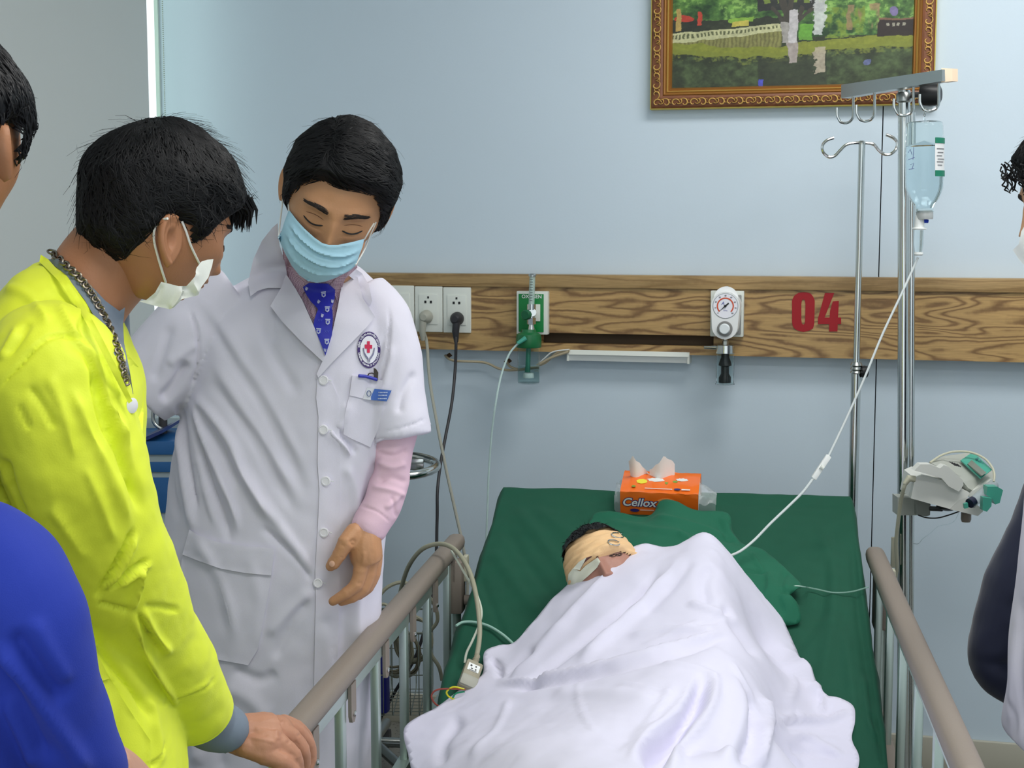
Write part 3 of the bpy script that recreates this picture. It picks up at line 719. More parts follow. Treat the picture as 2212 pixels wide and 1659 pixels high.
M_green = mat('green_cotton', (0, 78, 56), .8, bump=.12, bscale=900, sheen=.03, var=.06, vscale=30)
gs = link('fitted_sheet', me, M_green, None, 180)
sm_ = gs.modifiers.new('s', 'SOLIDIFY'); sm_.thickness = .0015; sm_.offset = -1
tag(gs, 'dark green cotton sheet covering the whole mattress', 'sheet')
# ------------------------------------------------------------------ draped cloth from scattered heights
def drape(name, m, boundary, ctrl, lines, noise_amp=.003, step=.008, thick=.0015, base=0.004, parent=None, bh=None):
    """boundary: (px,py,h) polygon in order (h above mattress); ctrl: (px,py,h[,du,dv]) interior"""
    def conv(c):
        p = S(c[0], c[1], c[2]); u, v, z = to_bed(p)
        if len(c) > 3: u += c[3]; v += c[4]
        hh = c[2] if len(c) < 6 else c[5]
        return u, v, hh
    Bq = np.array([conv(c) for c in boundary]); Cq = np.array([conv(c) for c in ctrl])
    Bd = np.array(spline([tuple(b) for b in Bq], 6, True)); Bd[:, 2] = np.maximum(Bd[:, 2], .0)
    A = np.r_[Bd[::3], Cq]
    X = A[:, :2]; n = len(X)
    def phi(r): return np.where(r > 1e-9, r*r*np.log(r+1e-12), 0)
    K = phi(np.hypot(X[:, None, 0]-X[None, :, 0], X[:, None, 1]-X[None, :, 1]))+np.eye(n)*2e-4
    Pm = np.c_[np.ones(n), X]; M = np.block([[K, Pm], [Pm.T, np.zeros((3, 3))]])
    wts = np.linalg.lstsq(M, np.r_[A[:, 2], 0, 0, 0], rcond=None)[0]
    def H(Q):
        k = phi(np.hypot(Q[:, None, 0]-X[None, :, 0], Q[:, None, 1]-X[None, :, 1])); return k@wts[:n]+wts[n]+Q@wts[n+1:]
    from mathutils.geometry import intersect_point_tri_2d
    # resample boundary
    d = np.r_[0, np.cumsum(np.hypot(*np.diff(np.r_[Bd, Bd[:1]][:, :2], axis=0).T))]; nn = int(d[-1]/step); t = np.linspace(0, d[-1], nn, endpoint=False)
    Bc = np.r_[Bd, Bd[:1]]; bp_ = np.c_[np.interp(t, d, Bc[:, 0]), np.interp(t, d, Bc[:, 1])]
    gx = np.arange(bp_[:, 0].min(), bp_[:, 0].max(), step); gy = np.arange(bp_[:, 1].min(), bp_[:, 1].max(), step*.9)
    G = np.array([(x+(step/2 if j % 2 else 0), y) for j, y in enumerate(gy) for x in gx])
    # inside test
    ins = np.zeros(len(G), bool); x, y = G[:, 0], G[:, 1]
    for i in range(nn):
        x1_, y1_ = bp_[i]; x2_, y2_ = bp_[(i+1) % nn]
        c_ = ((y1_ > y) != (y2_ > y)); xi = (x2_-x1_)*(y-y1_)/(y2_-y1_+1e-12)+x1_; ins ^= (c_ & (x < xi))
    md = np.full(len(G), 9.)
    for i in range(0, len(G), 4000): md[i:i+4000] = np.hypot(G[i:i+4000, None, 0]-bp_[None, :, 0], G[i:i+4000, None, 1]-bp_[None, :, 1]).min(1)
    G = G[ins & (md > step*.6)]
    allp = [Vector(p) for p in bp_]+[Vector(p) for p in G]
    r = delaunay_2d_cdt(allp, [(i, (i+1) % nn) for i in range(nn)], [], 1, 1e-6)
    Q = np.array([tuple(p) for p in r[0]]); h = np.maximum(H(Q), .0)+base
    V = np.array([tuple(B(a, b, mat_z(b)+c)) for (a, b), c in zip(Q, h)])
    me = bpy.data.meshes.new(name); me.from_pydata(V.tolist(), [], [tuple(f) for f in r[2]]); me.update()
    if sum(p.normal.z for p in me.polygons) < 0: me.flip_normals()
    V = creases(V, vnormals(me), lines, False); setv(me, V)
    N = vnormals(me)
    V += N*(snoise(V, 14, noise_amp)+snoise(V, 40, noise_amp*.35, 4))[:, None]
    for i in range(len(V)):
        u_, v_, z_ = to_bed(V[i]); lo = mat_z(v_)+base*.8
        if z_ < lo: V[i, 2] = lo
    setv(me, V)
    o = link(name, me, m, parent, 180)
    so = o.modifiers.new('s', 'SOLIDIFY'); so.thickness = thick; so.offset = -1
    return o
M_green2 = mat('green_gown_cotton', (10, 96, 70), .8, bump=.12, bscale=900, sheen=.03)
gown = drape('surgical_gown', M_green2,
   [(1278, 1120, .01), (1310, 1108, .02), (1400, 1118, .03), (1425, 1086, .05), (1460, 1085, .06), (1500, 1105, .045), (1570, 1112, .03), (1583, 1150, .02), (1610, 1180, .015), (1650, 1190, .02), (1700, 1235, .02), (1732, 1270, .03), (1708, 1282, .05),
    (1725, 1312, .03), (1728, 1348, .01), (1680, 1354, .01), (1620, 1345, .01), (1560, 1330, .02), (1450, 1330, .03), (1330, 1310, .03), (1262, 1230, .01), (1262, 1170, .01)],
   [(1350, 1160, .05), (1430, 1120, .055), (1500, 1150, .055), (1560, 1180, .05), (1600, 1230, .045), (1650, 1260, .04), (1690, 1310, .035), (1640, 1320, .03), (1500, 1230, .06), (1400, 1230, .06), (1310, 1180, .045)],
   [([(1405, 1125), (1430, 1118), (1500, 1135), (1590, 1170)], 5, .007), ([(1460, 1140), (1530, 1155), (1595, 1172)], 4, -.006), ([(1300, 1125), (1400, 1140), (1500, 1160)], 7, .005), ([(1460, 1150), (1500, 1170), (1530, 1185)], 5, .006),
    ([(1590, 1230), (1620, 1234), (1655, 1238)], 3, -.008), ([(1655, 1235), (1662, 1265), (1640, 1320)], 5, .007), ([(1700, 1230), (1680, 1290), (1700, 1330)], 6, -.006), ([(1560, 1115), (1575, 1150), (1600, 1178)], 4, .007), ([(1545, 1113), (1560, 1150), (1580, 1172)], 3, -.005),
    ([(1620, 1190), (1640, 1225), (1650, 1240)], 3, .006), ([(1685, 1270), (1700, 1275), (1722, 1276)], 6, -.012)], .003, .0065)
tag(gown, 'green folded surgical gown spread under the bandaged head', 'gown')
M_sheet = mat('white_sheet_cotton', (222, 220, 238), .8, bump=.08, bscale=700, sheen=.1)
sheet = drape('draw_sheet', M_sheet,
   [(1224, 1268, .09), (1262, 1243, .12), (1300, 1217, .135), (1345, 1196, .14), (1395, 1178, .14), (1432, 1186, .13), (1470, 1180, .15), (1500, 1172, .16, .0, -.02), (1535, 1174, .165, .0, -.03),
    (1562, 1190, .15, .05, -.06, .06), (1585, 1225, .14, .10, -.03, .02), (1605, 1300, .13, .12, 0, .0), (1630, 1380, .12, .13, .0, .0), (1650, 1408, .03), (1700, 1404, .03), (1735, 1420, .03), (1762, 1470, .025), (1776, 1492, .02), (1838, 1524, .012), (1847, 1560, .012), (1840, 1600, .01), (1856, 1638, .012),
    (1850, 1690, .01), (1860, 1800, .01), (1700, 2050, .08), (1200, 2050, .12), (960, 1960, .02), (915, 1760, .01), (886, 1650, .01), (874, 1575, .012), (935, 1535, .012), (985, 1500, .012), (1040, 1462, .02), (1046, 1412, .02), (1080, 1396, .02), (1110, 1392, .03), (1150, 1350, .05), (1190, 1300, .07)],
   [(1300, 1260, .15), (1380, 1220, .17), (1440, 1210, .175), (1500, 1190, .19), (1545, 1195, .19), (1400, 1300, .17), (1300, 1340, .15), (1500, 1270, .20), (1570, 1250, .185), (1590, 1330, .17), (1560, 1380, .19), (1460, 1400, .19), (1350, 1420, .17), (1240, 1420, .13), (1160, 1430, .09),
    (1620, 1420, .16), (1640, 1500, .15), (1560, 1500, .19), (1440, 1520, .2), (1300, 1540, .18), (1180, 1560, .14), (1060, 1560, .09), (960, 1600, .05), (1650, 1600, .13), (1600, 1640, .17), (1480, 1640, .16), (1350, 1650, .19), (1200, 1660, .18), (1050, 1660, .12), (940, 1660, .05),
    (1640, 1800, .12), (1500, 1850, .19), (1300, 1850, .19), (1100, 1850, .12), (1700, 1470, .045), (1740, 1530, .03), (1700, 1560, .05), (1790, 1560, .015), (1760, 1640, .012), (1700, 1650, .03), (1690, 1800, .03)],
   [([(1330, 1230), (1250, 1310), (1150, 1420), (1070, 1480)], 12, 0.0096), ([(1430, 1215), (1380, 1290), (1290, 1360), (1200, 1430), (1110, 1500)], 9, -0.0128), ([(1450, 1225), (1400, 1300), (1320, 1370), (1240, 1440)], 10, 0.0128),
    ([(1500, 1200), (1440, 1280), (1380, 1330)], 10, -0.0064), ([(1540, 1215), (1520, 1260), (1530, 1310)], 14, -0.0096), ([(1560, 1300), (1585, 1345), (1640, 1420)], 9, -0.0112), ([(1480, 1300), (1570, 1330), (1600, 1350)], 7, 0.0096),
    ([(1060, 1476), (1180, 1462), (1330, 1432), (1470, 1395), (1590, 1352)], 8, 0.0160, 's'), ([(1060, 1486), (1180, 1474), (1330, 1445), (1470, 1408), (1590, 1368)], 8, -0.0128),
    ([(1350, 1375), (1440, 1362), (1560, 1360)], 7, 0.0080),
    ([(1528, 1450), (1500, 1530), (1440, 1600), (1390, 1659)], 22, -0.0448), ([(1545, 1445), (1530, 1520), (1480, 1600), (1440, 1680)], 14, 0.0224), ([(1515, 1445), (1470, 1530), (1400, 1590), (1350, 1650)], 12, 0.0160),
    ([(1640, 1500), (1655, 1560), (1640, 1659)], 9, 0.0192), ([(1615, 1500), (1628, 1580), (1600, 1659)], 9, -0.0160), ([(1570, 1450), (1600, 1540), (1560, 1659)], 16, 0.0128),
    ([(1180, 1500), (1300, 1500), (1430, 1510)], 16, 0.0080),
    ([(1000, 1545), (960, 1600), (950, 1659)], 12, -0.0096), ([(1650, 1560), (1720, 1548), (1790, 1550), (1840, 1528)], 7, .010, 's'), ([(1680, 1566), (1740, 1566), (1800, 1568), (1836, 1552)], 6, -0.003), ([(1775, 1490), (1780, 1510), (1772, 1540)], 5, 0.0128),
    ([(1700, 1580), (1760, 1600), (1830, 1640)], 7, 0.0080), ([(1690, 1620), (1760, 1625), (1840, 1640)], 5, -0.0064), ([(1160, 1402), (1110, 1440), (1090, 1470)], 8, -0.0096), ([(1340, 1205), (1270, 1290), (1180, 1390)], 5, .004), ([(1470, 1200), (1420, 1270), (1350, 1340), (1280, 1400)], 4, .005), ([(1520, 1330), (1500, 1350), (1440, 1375), (1380, 1395)], 4, .005), ([(1580, 1310), (1550, 1340), (1500, 1360)], 4, -.005), ([(1250, 1450), (1252, 1520), (1275, 1570), (1300, 1580)], 3, .004), ([(1330, 1480), (1420, 1490), (1470, 1500)], 4, .004), ([(1460, 1470), (1400, 1560), (1330, 1640)], 5, .005), ([(1575, 1420), (1620, 1500), (1640, 1560)], 5, .006), ([(1100, 1500), (1080, 1560), (1010, 1640)], 6, .005), ([(1420, 1430), (1500, 1440), (1560, 1470)], 5, .005), ([(1690, 1440), (1720, 1480), (1700, 1520)], 6, .006), ([(1700, 1600), (1750, 1590), (1820, 1600)], 4, .004), ([(1690, 1610), (1720, 1640), (1730, 1659)], 5, .005), ([(1060, 1420), (1075, 1440), (1080, 1465)], 6, -0.0128)],
   .0035, .0075)
tag(sheet, 'crumpled white sheet drawn over the patient from head to feet', 'sheet')
# ------------------------------------------------------------------ tissue pack
def tissue():
    c0 = S(1424, 1117, 0); u, v, z = to_bed(c0)
    nrm = (ZV-BV*(-.355)*-1).normalized() if False else None
    sdir = (BV*1-ZV*.355).normalized(); nn = BU.cross(-sdir).normalized()
    if nn.z < 0: nn = -nn
    ang = .04; U = (BU*math.cos(ang)+sdir*math.sin(ang)).normalized(); Sd = nn.cross(U).normalized()
    if Sd.dot(sdir) < 0: Sd = -Sd
    e = empty('tissue_pack', c0, 'orange pack of tissues with a white tissue poking out, on the head of the bed', 'tissue pack')
    Lx, Ly, Lz = .185, .105, .062
    def T(a, b, c): return c0+U*a+Sd*b+nn*(c+.004)
    g = MB(); nA = 16
    def grid(fn, m, name, na=20, nb=10, parent=e):
        V = [fn(i/na, j/nb) for j in range(nb+1) for i in range(na+1)]
        Fc = [(j*(na+1)+i, j*(na+1)+i+1, (j+1)*(na+1)+i+1, (j+1)*(na+1)+i) for j in range(nb) for i in range(na)]
        return MB().add(V, Fc).build(name, m, parent, 60)
    wob = lambda a, b: .0018*noise.noise(Vector((a*9, b*9, 3)))
    # profile around pack: bottom-front -> front -> top -> back -> bottom
    prof = spline([(0, 0), (.002, .03), (0, Lz-.003), (-.006, Lz), (-.05, Lz+.004), (-Ly+.006, Lz), (-Ly, Lz-.006), (-Ly, .03), (-Ly, 0)], 4)
    grid(lambda a, b: T((a-.5)*Lx, prof[min(int(round(b*(len(prof)-1))), len(prof)-1)][0]+wob(a, b), prof[min(int(round(b*(len(prof)-1))), len(prof)-1)][1]+wob(b, a)), mat('orange_film', (240, 112, 30), .25, coat=.4, bump=.03, bscale=60), 'wrapper', 24, len(prof)-1)
    MB().box(T(0, -Ly/2, Lz/2), Lx*.985, Ly*.94, Lz*.94, Matrix((U, -Sd, nn)).transposed(), bev=.004).build('tissue_block', mat('tissue_paper', (238, 236, 228), .9), e, 30)
    M_film = mat('clear_film', (220, 225, 228), .12, alpha=.35)
    for s in (-1, 1):
        L_ = .016 if s < 0 else .04
        def f(a, b):
            k = 1-.55*a if s > 0 else 1-.1*a
            return T(s*(Lx/2+a*L_), -Ly/2+(b-.5)*Ly*k*.9, Lz*.5*(1-a*.3)+Lz*.5*math.sin(math.pi*b)*k*.9+.004*math.sin(a*9+b*14))
        grid(f, M_film, 'clear_end', 8, 10)
        grid(lambda a, b: T(s*(Lx/2+a*L_), 0.001-a*.01, Lz*(b*(1-.3*a)+.04*a)+.003*math.sin(a*8+b*5)), M_film, 'clear_end', 6, 6)
    # lettering on front
    def letters(s, size, bold, a0, c0_, off, m, name, slant=.25):
        V, Fc = text_mesh(s, size, bold); MB().add([T(a0+x+y*slant, .003+off, c0_+y) for x, y, _ in V], Fc).build(name, m, e, 0)
    letters('Cellox', .030, .0022, -.046, Lz*.56, .0004, mat('logo_navy', (48, 40, 110), .4), 'lettering')
    letters('Cellox', .030, .0006, -.046, Lz*.56, .0009, M_white, 'lettering')
    def blob(pts, m, top, off=.0006, name='printed_shape'):
        if top: MB().prism([T(a, b, Lz+.0035+off) for a, b in pts], nn*.0003).build(name, m, e, 0)
        else: MB().prism([T(a, .0025+off, b) for a, b in pts], Sd*.0003).build(name, m, e, 0)
    ell = lambda a, b, ra, rb, n=18, w=0: [(a+ra*math.cos(2*math.pi*k/n)*(1+w*math.sin(k*2.1)), b+rb*math.sin(2*math.pi*k/n)*(1+w*math.cos(k*2.7))) for k in range(n)]
    Y_ = mat('print_yellow', (236, 222, 60), .4); G_ = mat('print_green', (120, 156, 60), .4); Nv = MATS['logo_navy']
    blob(ell(-.058, Lz*.22, .011, .0045), Nv, False); blob([(-.045, Lz*.22), (-.012, Lz*.22), (-.012, Lz*.27), (-.045, Lz*.27)], mat('print_pink', (236, 180, 160), .4), False)
    blob(ell(.03, Lz*.42, .03, .016, w=.12), M_white, False, .0002); blob(ell(.055, Lz*.35, .013, .007, w=.1), M_white, False, .0005); blob(ell(.005, Lz*.25, .009, .009), Y_, False, .0005)
    blob([(.018+.012*math.cos(t)*1.9, Lz*.62+.011*math.sin(t)) for t in np.linspace(0, math.pi, 12)], mat('print_peach', (244, 170, 96), .4), False, .0001)
    blob(ell(-.045, -.045, .013, .011, w=.08), Y_, True); blob(ell(-.012, -.055, .02, .009, w=.15), M_white, True); blob(ell(.014, -.045, .004, .009), G_, True); blob(ell(.034, -.05, .006, .005), G_, True); blob(ell(.05, -.06, .014, .007, w=.15), M_white, True, .0007)
    blob(ell(-.062, -.02, .005, .004), G_, True); blob([(-.035, -.012), (.03, -.012), (.03, -.0145), (-.035, -.0145)], M_white, True); blob(ell(.042, -.014, .008, .004), Nv, True); blob([(.052, -.016), (.072, -.016), (.072, -.011), (.052, -.011)], M_white, True)
    # tissue sheet
    Wt = mat('tissue_white', (244, 243, 238), .9)
    for (a0, a1, h0, h1, tw) in ((-.075, -.03, .02, .055, .3), (-.03, .03, .018, .05, -.4)):
        def f(a, b, a0=a0, a1=a1, h0=h0, h1=h1, tw=tw):
            top = (h1*(1-abs(a-(.25 if tw > 0 else .6))*1.5)+.01)
            return T(a0+(a1-a0)*a+(.0 if tw < 0 else -.004)*b, -.075+.012*math.sin(a*5+tw)+b*.012*tw, Lz+b*max(top, .004)+.002*math.sin(a*20+b*9))
        grid(f, Wt, 'tissue', 14, 8)
tissue()
# ------------------------------------------------------------------ IV stands
def poly_prism(mb, pts, ext):
    """pts: (px,py,D)"""
    return mb.prism([P(*q) for q in pts], ext)
def feet(e, c, n, r, m):
    for k in range(n):
        a = 2*math.pi*k/n+.3; d = Vector((math.cos(a), math.sin(a), 0))
        l = MB().tube([c+ZV*.11, c+d*r*.6+ZV*.085, c+d*r+ZV*.065], .011, 10).build('base_leg', m, e)
        MB().lathe([(.022, -.009), (.024, 0), (.022, .009)], Vector((c.x, c.y, 0))+d*r+ZV*.0245, d.cross(ZV), 16).build('caster', M_darkg, l)
D1 = 3.76
c = P(1847, 900, D1); s1 = empty('iv_stand', (c.x, c.y, 0), 'slim chrome drip stand with a curled double hook and black knob', 'drip stand')
c = Vector((c.x, c.y, 0)); tz = P(1858, 312, D1).z
MB().tube([c+ZV*1.10, c+ZV*tz], .0085, 14).build('upper_pole', M_chrome, s1)
MB().tube([c+ZV*.08, c+ZV*1.115], .0125, 16).build('lower_pole', M_chrome, s1)
MB().lathe([(.0125, 0), (.0155, .003), (.0125, .008), (.0155, .012), (.0125, .018), (.0155, .022), (.011, .03)], c+ZV*1.115, None, 18).build('collar', M_steel, s1)
kn = P(1862, 803, D1-.005)
kb = MB().lathe([(.008, 0), (.0145, .003), (.016, .01), (.0145, .017), (.008, .02)], kn-RT*.004, RT, 10).build('knob', M_black, s1); MB().tube([Vector((c.x, c.y, kn.z)), kn], .005, 8).build('knob_screw', M_steel, kb)
hk = MB(); pxtube(hk, [(1801, 298, D1), (1787, 303, D1), (1777, 314, D1), (1778, 328, D1), (1790, 339, D1), (1803, 337, D1), (1815, 325, D1), (1828, 313, D1), (1845, 309, D1), (1868, 309, D1), (1887, 312, D1), (1898, 324, D1), (1910, 333, D1), (1924, 333, D1), (1936, 322, D1), (1938, 308, D1), (1930, 298, D1), (1914, 291, D1)], .0038, 8, 5)
hk.build('double_hook', M_chrome, s1)
MB().lathe([(.009, 0), (.0095, .004), (.006, .009)], c+ZV*tz, None, 14).build('pole_cap', M_chrome, s1)
feet(s1, c, 5, .2, M_steel)
# big stand
D2 = 3.62
pt, pb = P(1953, 195, D2), P(1951, 1250, D2); axd = (pt-pb).normalized()
c = pb-axd*(pb.z/axd.z); s2 = empty('iv_stand', (c.x, c.y, 0), 'thick chrome drip stand with a flat crossbar holding the bottle and the pump', 'drip stand')
f0 = c+axd*.08
MB().tube([f0, pt], .0145, 20).build('pole', M_chrome, s2)
rr = RT*.0215+FWL*.01
MB().tube([f0+rr, f0+rr+(pt-f0).length*.97*axd], .0085, 14).build('inner_pole', M_chrome, s2)
MB().lathe([(.0145, 0), (.019, .004), (.019, .02), (.0145, .026)], pt-axd*.03, axd, 20).build('pole_collar', M_steel, s2)
MB().lathe([(.0155, 0), (.0165, .006), (.011, .014), (.001, .016)], pt+axd*.018, axd, 20).build('pole_cap', M_chrome, s2)
cbm = MB()
q0, q1, q2, q3 = P(1817, 183, 3.80), P(2035, 150, 3.42), P(2035, 175, 3.42), P(1817, 212, 3.80)
nrm = (q1-q0).cross(ZV).normalized()
if nrm.dot(FWL) < 0: nrm = -nrm
cbm.prism([q0, q1, q2, q3], nrm*.028).build('crossbar', M_steel, s2, 20)
# shorter cap end
e0, e1, e2, e3 = P(2033, 147, 3.425), P(2057, 148, 3.42), P(2057, 175, 3.42), P(2033, 178, 3.425)
MB().prism([e0+(q1-q0).normalized()*.001, e1, e2, e3], nrm*.03-RT*.012).build('end_cap', mat('amber_cap', (236, 212, 184), .4), s2, 20)
for (x, y0, yb, D, xl) in ((1843, 208, 266, 3.74, 1808), (1889, 200, 262, 3.66, 1850), (1973, 188, 250, 3.50, 1931), (2028, 180, 240, 3.44, 1987)):
    h = MB(); xc = (x+xl)/2; rx = (x-xl)/2
    pts = [(x, y0, D), (x, yb-45, D)]+[(xc+rx*math.cos(t), yb-rx*.95+rx*.95*math.sin(t)-(3 if t > 2.6 else 0), D) for t in np.linspace(0, math.pi*.98, 8)][0:]+[(xl, yb-rx-16, D)]
    pxtube(h, pts, .0034, 8, 5); h.build('hook', M_chrome, s2)
kp = P(2010, 205, 3.56); rs = np.random.RandomState(3)
kbm = MB().lathe([(.012, -.026), (.026, -.022), (.028, 0), (.026, .02), (.012, .026)], kp, RT*.9-FWL*.4, 9)
kbm.build('adjusting_knob', M_black, s2, 60)
MB().tube([kp, P(1965, 205, 3.62)], .007, 10).build('knob_bolt', M_darkg, s2)
feet(s2, c, 5, .26, M_steel)
# power strip and cables clipped on pole
MB().box(P(1931, 1193, 3.6), .014, .012, (1225-1160)/F_*3.6*1.05, Matrix((RT, FWL, ZV)).transposed(), bev=.003).build('pole_bracket', M_beige, s2, 30)
# ------------------------------------------------------------------ infusion bottle
Db = 3.40
bt = P(1997, 262, Db); bb = P(1997, 470, Db); bt2 = bb+(bt-bb).normalized()
L = (bt-bb).length; ax_ = (bt-bb).normalized(); kpx = Db/F_*1.02
ib = empty('infusion_bottle', bb, 'clear upside down infusion bottle with a green and white label on the crossbar hook', 'bottle')
pr = [(19*kpx, .012), (20*kpx, .026), (30*kpx, .043), (38*kpx, .066), (39.5*kpx, .10), (39*kpx, L-.055), (38*kpx, L-.012), (33*kpx, L-.001), (20*kpx, L)]
pr2 = [tuple(x) for x in spline(pr, 3)]
MB().lathe(pr2+[(r-.0012, h) for r, h in pr2[::-1]], bb, ax_, 36, cap=False).build('bottle_wall', mat('bottle_clear', (244, 250, 250), .02, trans=1, ior=1.18), ib)
lq = [(max(r-.0018, .001), h) for r, h in pr2 if .02 < h < L*.82]
MB().lathe([(.001, .022)]+lq+[(.001, L*.80)], bb, ax_, 30, cap=False).build('liquid', mat('liquid_clear', (236, 244, 248), .02, trans=1, ior=1.12), ib)
MB().lathe([(.0185, -.004), (.0195, 0), (.0195, .012), (.0175, .016)], bb, ax_, 24).build('neck_cap', mat('cap_grey', (190, 194, 192), .3, alpha=.8), ib)
def curved_label(a0, a1, h0, h1, r, m, name, par, tilt=0):
    V = []; n = 10; fw = -FWL; sd = RT
    for h in (h0, h1):
        for k in range(n+1):
            a = a0+(a1-a0)*k/n; V.append(bb+ax_*h+(fw*math.cos(a)+sd*math.sin(a))*r)
    V2 = [v+(v-(bb+ax_*((v-bb).dot(ax_)))).normalized()*.0006 for v in V]
    F1 = [(k, k+1, k+n+2, k+n+1) for k in range(n)]
    return MB().add(V, F1).add(V2, [f[::-1] for f in F1]).build(name, m, par)
rl_ = 39.5*kpx+.0006; M_lg = mat('label_green', (24, 120, 92), .5)
hy = lambda y: (P(1997, y, Db)-bb).dot(ax_)
lab = curved_label(.28, 1.15, hy(382), hy(300), rl_, mat('label_white', (226, 228, 228), .5), 'label', ib)
curved_label(.28, 1.15, hy(382), hy(369), rl_+.0008, M_lg, 'label_band', lab); curved_label(.28, 1.15, hy(311), hy(299), rl_+.0008, M_lg, 'label_band', lab)
for k, h in enumerate((322, 330, 337, 344, 350, 357)): curved_label(.38+.05*(k % 2), 1.0-.12*(k % 3), hy(h+1.6), hy(h), rl_+.0009, mat('label_ink', (120, 120, 124), .6), 'label_print', lab)
wr = MB()
for pts in ([(1962, 330), (1966, 322), (1970, 334)], [(1974, 318), (1972, 345)], [(1962, 345), (1976, 340)], [(1966, 356), (1974, 352), (1970, 366)], [(1963, 366), (1975, 364)]):
    wr.tube([P(x, y, Db-.04) for x, y in pts], .0007, 5)
wr.build('handwriting', mat('ink_blue', (84, 92, 140), .5), ib)
MB().tube([bt+ax_*.0, bt+ax_*.012, P(1998, 243, 3.44)], .002, 6).build('hanging_loop', M_clear, ib)
dc = empty('drip_chamber', P(1983, 548, Db), 'white drip chamber with a blue vent below the bottle, its line running to the bed', 'infusion set')
sp = P(1986, 480, Db)
MB().lathe([(.004, .022), (.009, .016), (.011, 0), (.0115, -.012), (.017, -.013), (.017, -.016), (.012, -.017)][::-1], sp, None, 20).build('spike', M_white, dc)
MB().tube([sp+RT*.009+ZV*.003, sp+RT*.020+ZV*.002], [.005, .004], 10).build('vent_cap', mat('vent_blue', (24, 60, 180), .4), dc)
MB().lathe([(.0105, -.018), (.0105, -.05), (.008, -.066), (.008, -.07)][::-1], sp, None, 20).build('chamber', M_clear, dc)
MB().lathe([(.010, -.068), (.0105, -.073), (.008, -.076)][::-1], sp, None, 20).build('chamber_base', M_white, dc)
ln = MB(); pxtube(ln, [(1983, 556, 3.40), (1968, 590, 3.40), (1945, 640, 3.39), (1905, 725, 3.37), (1868, 815, 3.34), (1828, 905, 3.31), (1790, 985, 3.28)], .0026)
pxtube(ln, [(1757, 1033, 3.26), (1735, 1062, 3.25), (1705, 1092, 3.24), (1665, 1130, 3.22), (1630, 1166, 3.2), (1600, 1190, 3.16), (1574, 1202, 3.12)], .003)
ln.build('line', mat('line_white', (222, 230, 230), .2, alpha=.85), dc)
cl = MB(); a_, b_ = P(1791, 984, 3.28), P(1757, 1034, 3.26); d_ = (b_-a_).normalized(); sdv = d_.cross(FWL).normalized()
cl.box((a_+b_)/2, .013, .009, (b_-a_).length, Matrix((sdv, FWL, d_)).transposed(), bev=.003); cb_ = cl.build('roller_clamp', M_white, dc, 30)
MB().lathe([(.005, -.004), (.005, .004)], (a_+b_)/2-FWL*.005, sdv, 14).build('clamp_wheel', PL, cb_)
# ------------------------------------------------------------------ infusion pump on the pole
ip = empty('infusion_pump', P(2040, 1100, 3.6), 'tilted white syringe pump with a green screen and clamp on the thick stand', 'pump')
M_pw = mat('pump_white', (222, 224, 218), .4); M_pg = mat('pump_grey', (176, 180, 172), .4); M_pt = mat('pump_teal', (76, 166, 146), .35)
def z4(x, y): return (1880+x/4.148, 920+y/4.148)
def PP(mb, pts, D, ext):
    Ds = D if isinstance(D, (list, tuple)) else [D]*len(pts)
    return mb.prism([P(*z4(*q), d) for q, d in zip(pts, Ds)], ext)
back = FWL*.1
PP(MB(), [(400, 470), (470, 440), (700, 500), (890, 600), (870, 640), (800, 660), (715, 745), (365, 650)], [3.46, 3.46, 3.45, 3.44, 3.44, 3.44, 3.44, 3.46], FWL*.10+ZV*.004).build('pump_body', M_pw, ip, 30)
PP(MB(), [(715, 748), (800, 660), (870, 640), (1005, 745), (1010, 765), (965, 808)], 3.44, FWL*.09).build('lower_tray', M_pw, ip, 30)
PP(MB(), [(395, 400), (450, 345), (540, 345), (625, 380), (660, 352), (700, 365), (830, 490), (835, 530), (795, 590), (700, 540), (640, 470), (540, 440)], 3.43, FWL*.03).build('lid_rim', M_pw, ip, 30)
PP(MB(), [(540, 330), (660, 270), (880, 240), (1120, 425), (1100, 480), (920, 580), (880, 560), (830, 500), (700, 372), (640, 385)], [3.50, 3.56, 3.60, 3.52, 3.49, 3.46, 3.45, 3.45, 3.45, 3.46], ZV*-.02+FWL*.02).build('top_panel', M_pg, ip, 30)
PP(MB(), [(910, 585), (1100, 480), (1075, 520), (900, 640), (870, 625)], 3.455, FWL*.05).build('front_edge', M_pw, ip, 30)
PP(MB(), [(805, 315), (890, 258), (950, 272), (1085, 400), (985, 478)], [3.535, 3.56, 3.55, 3.475, 3.455], ZV*.003-FWL*.004).build('teal_keypad', M_pt, ip, 20)
PP(MB(), [(862, 345), (898, 312), (1030, 425), (990, 452)], [3.515, 3.53, 3.46, 3.45], ZV*.003-FWL*.009).build('display', mat('lcd_grey', (120, 128, 118), .2), ip, 20)
for (x, y) in ((950, 300), (975, 322), (1000, 345), (1025, 368)):
    PP(MB(), [(x-12, y-4), (x+4, y-12), (x+14, y), (x-2, y+8)], [3.525-.02*(x-950)/75]*4, ZV*.003-FWL*.008).build('key', mat('key_blue', (120, 170, 176), .4), ip, 20)
vm = MB()
for k in range(4): PP(vm, [(715+22*k-12, 322+6*k), (722+22*k-12, 318+6*k), (775+16*k-12, 352+4*k), (768+16*k-12, 357+4*k)], 3.47-.0*k, -FWL*.004)
vm.build('vent_slots', M_darkg, ip, 0)
MB().tube([P(*z4(905, 695), 3.41), P(*z4(1110, 520), 3.45)], .0125, 20).build('syringe', mat('syringe_clear', (190, 200, 204), .06, alpha=.5), ip)
MB().tube([P(*z4(890, 695), 3.405), P(*z4(925, 672), 3.412)], .0118, 20).build('plunger', mat('plunger_navy', (36, 38, 62), .3), ip)
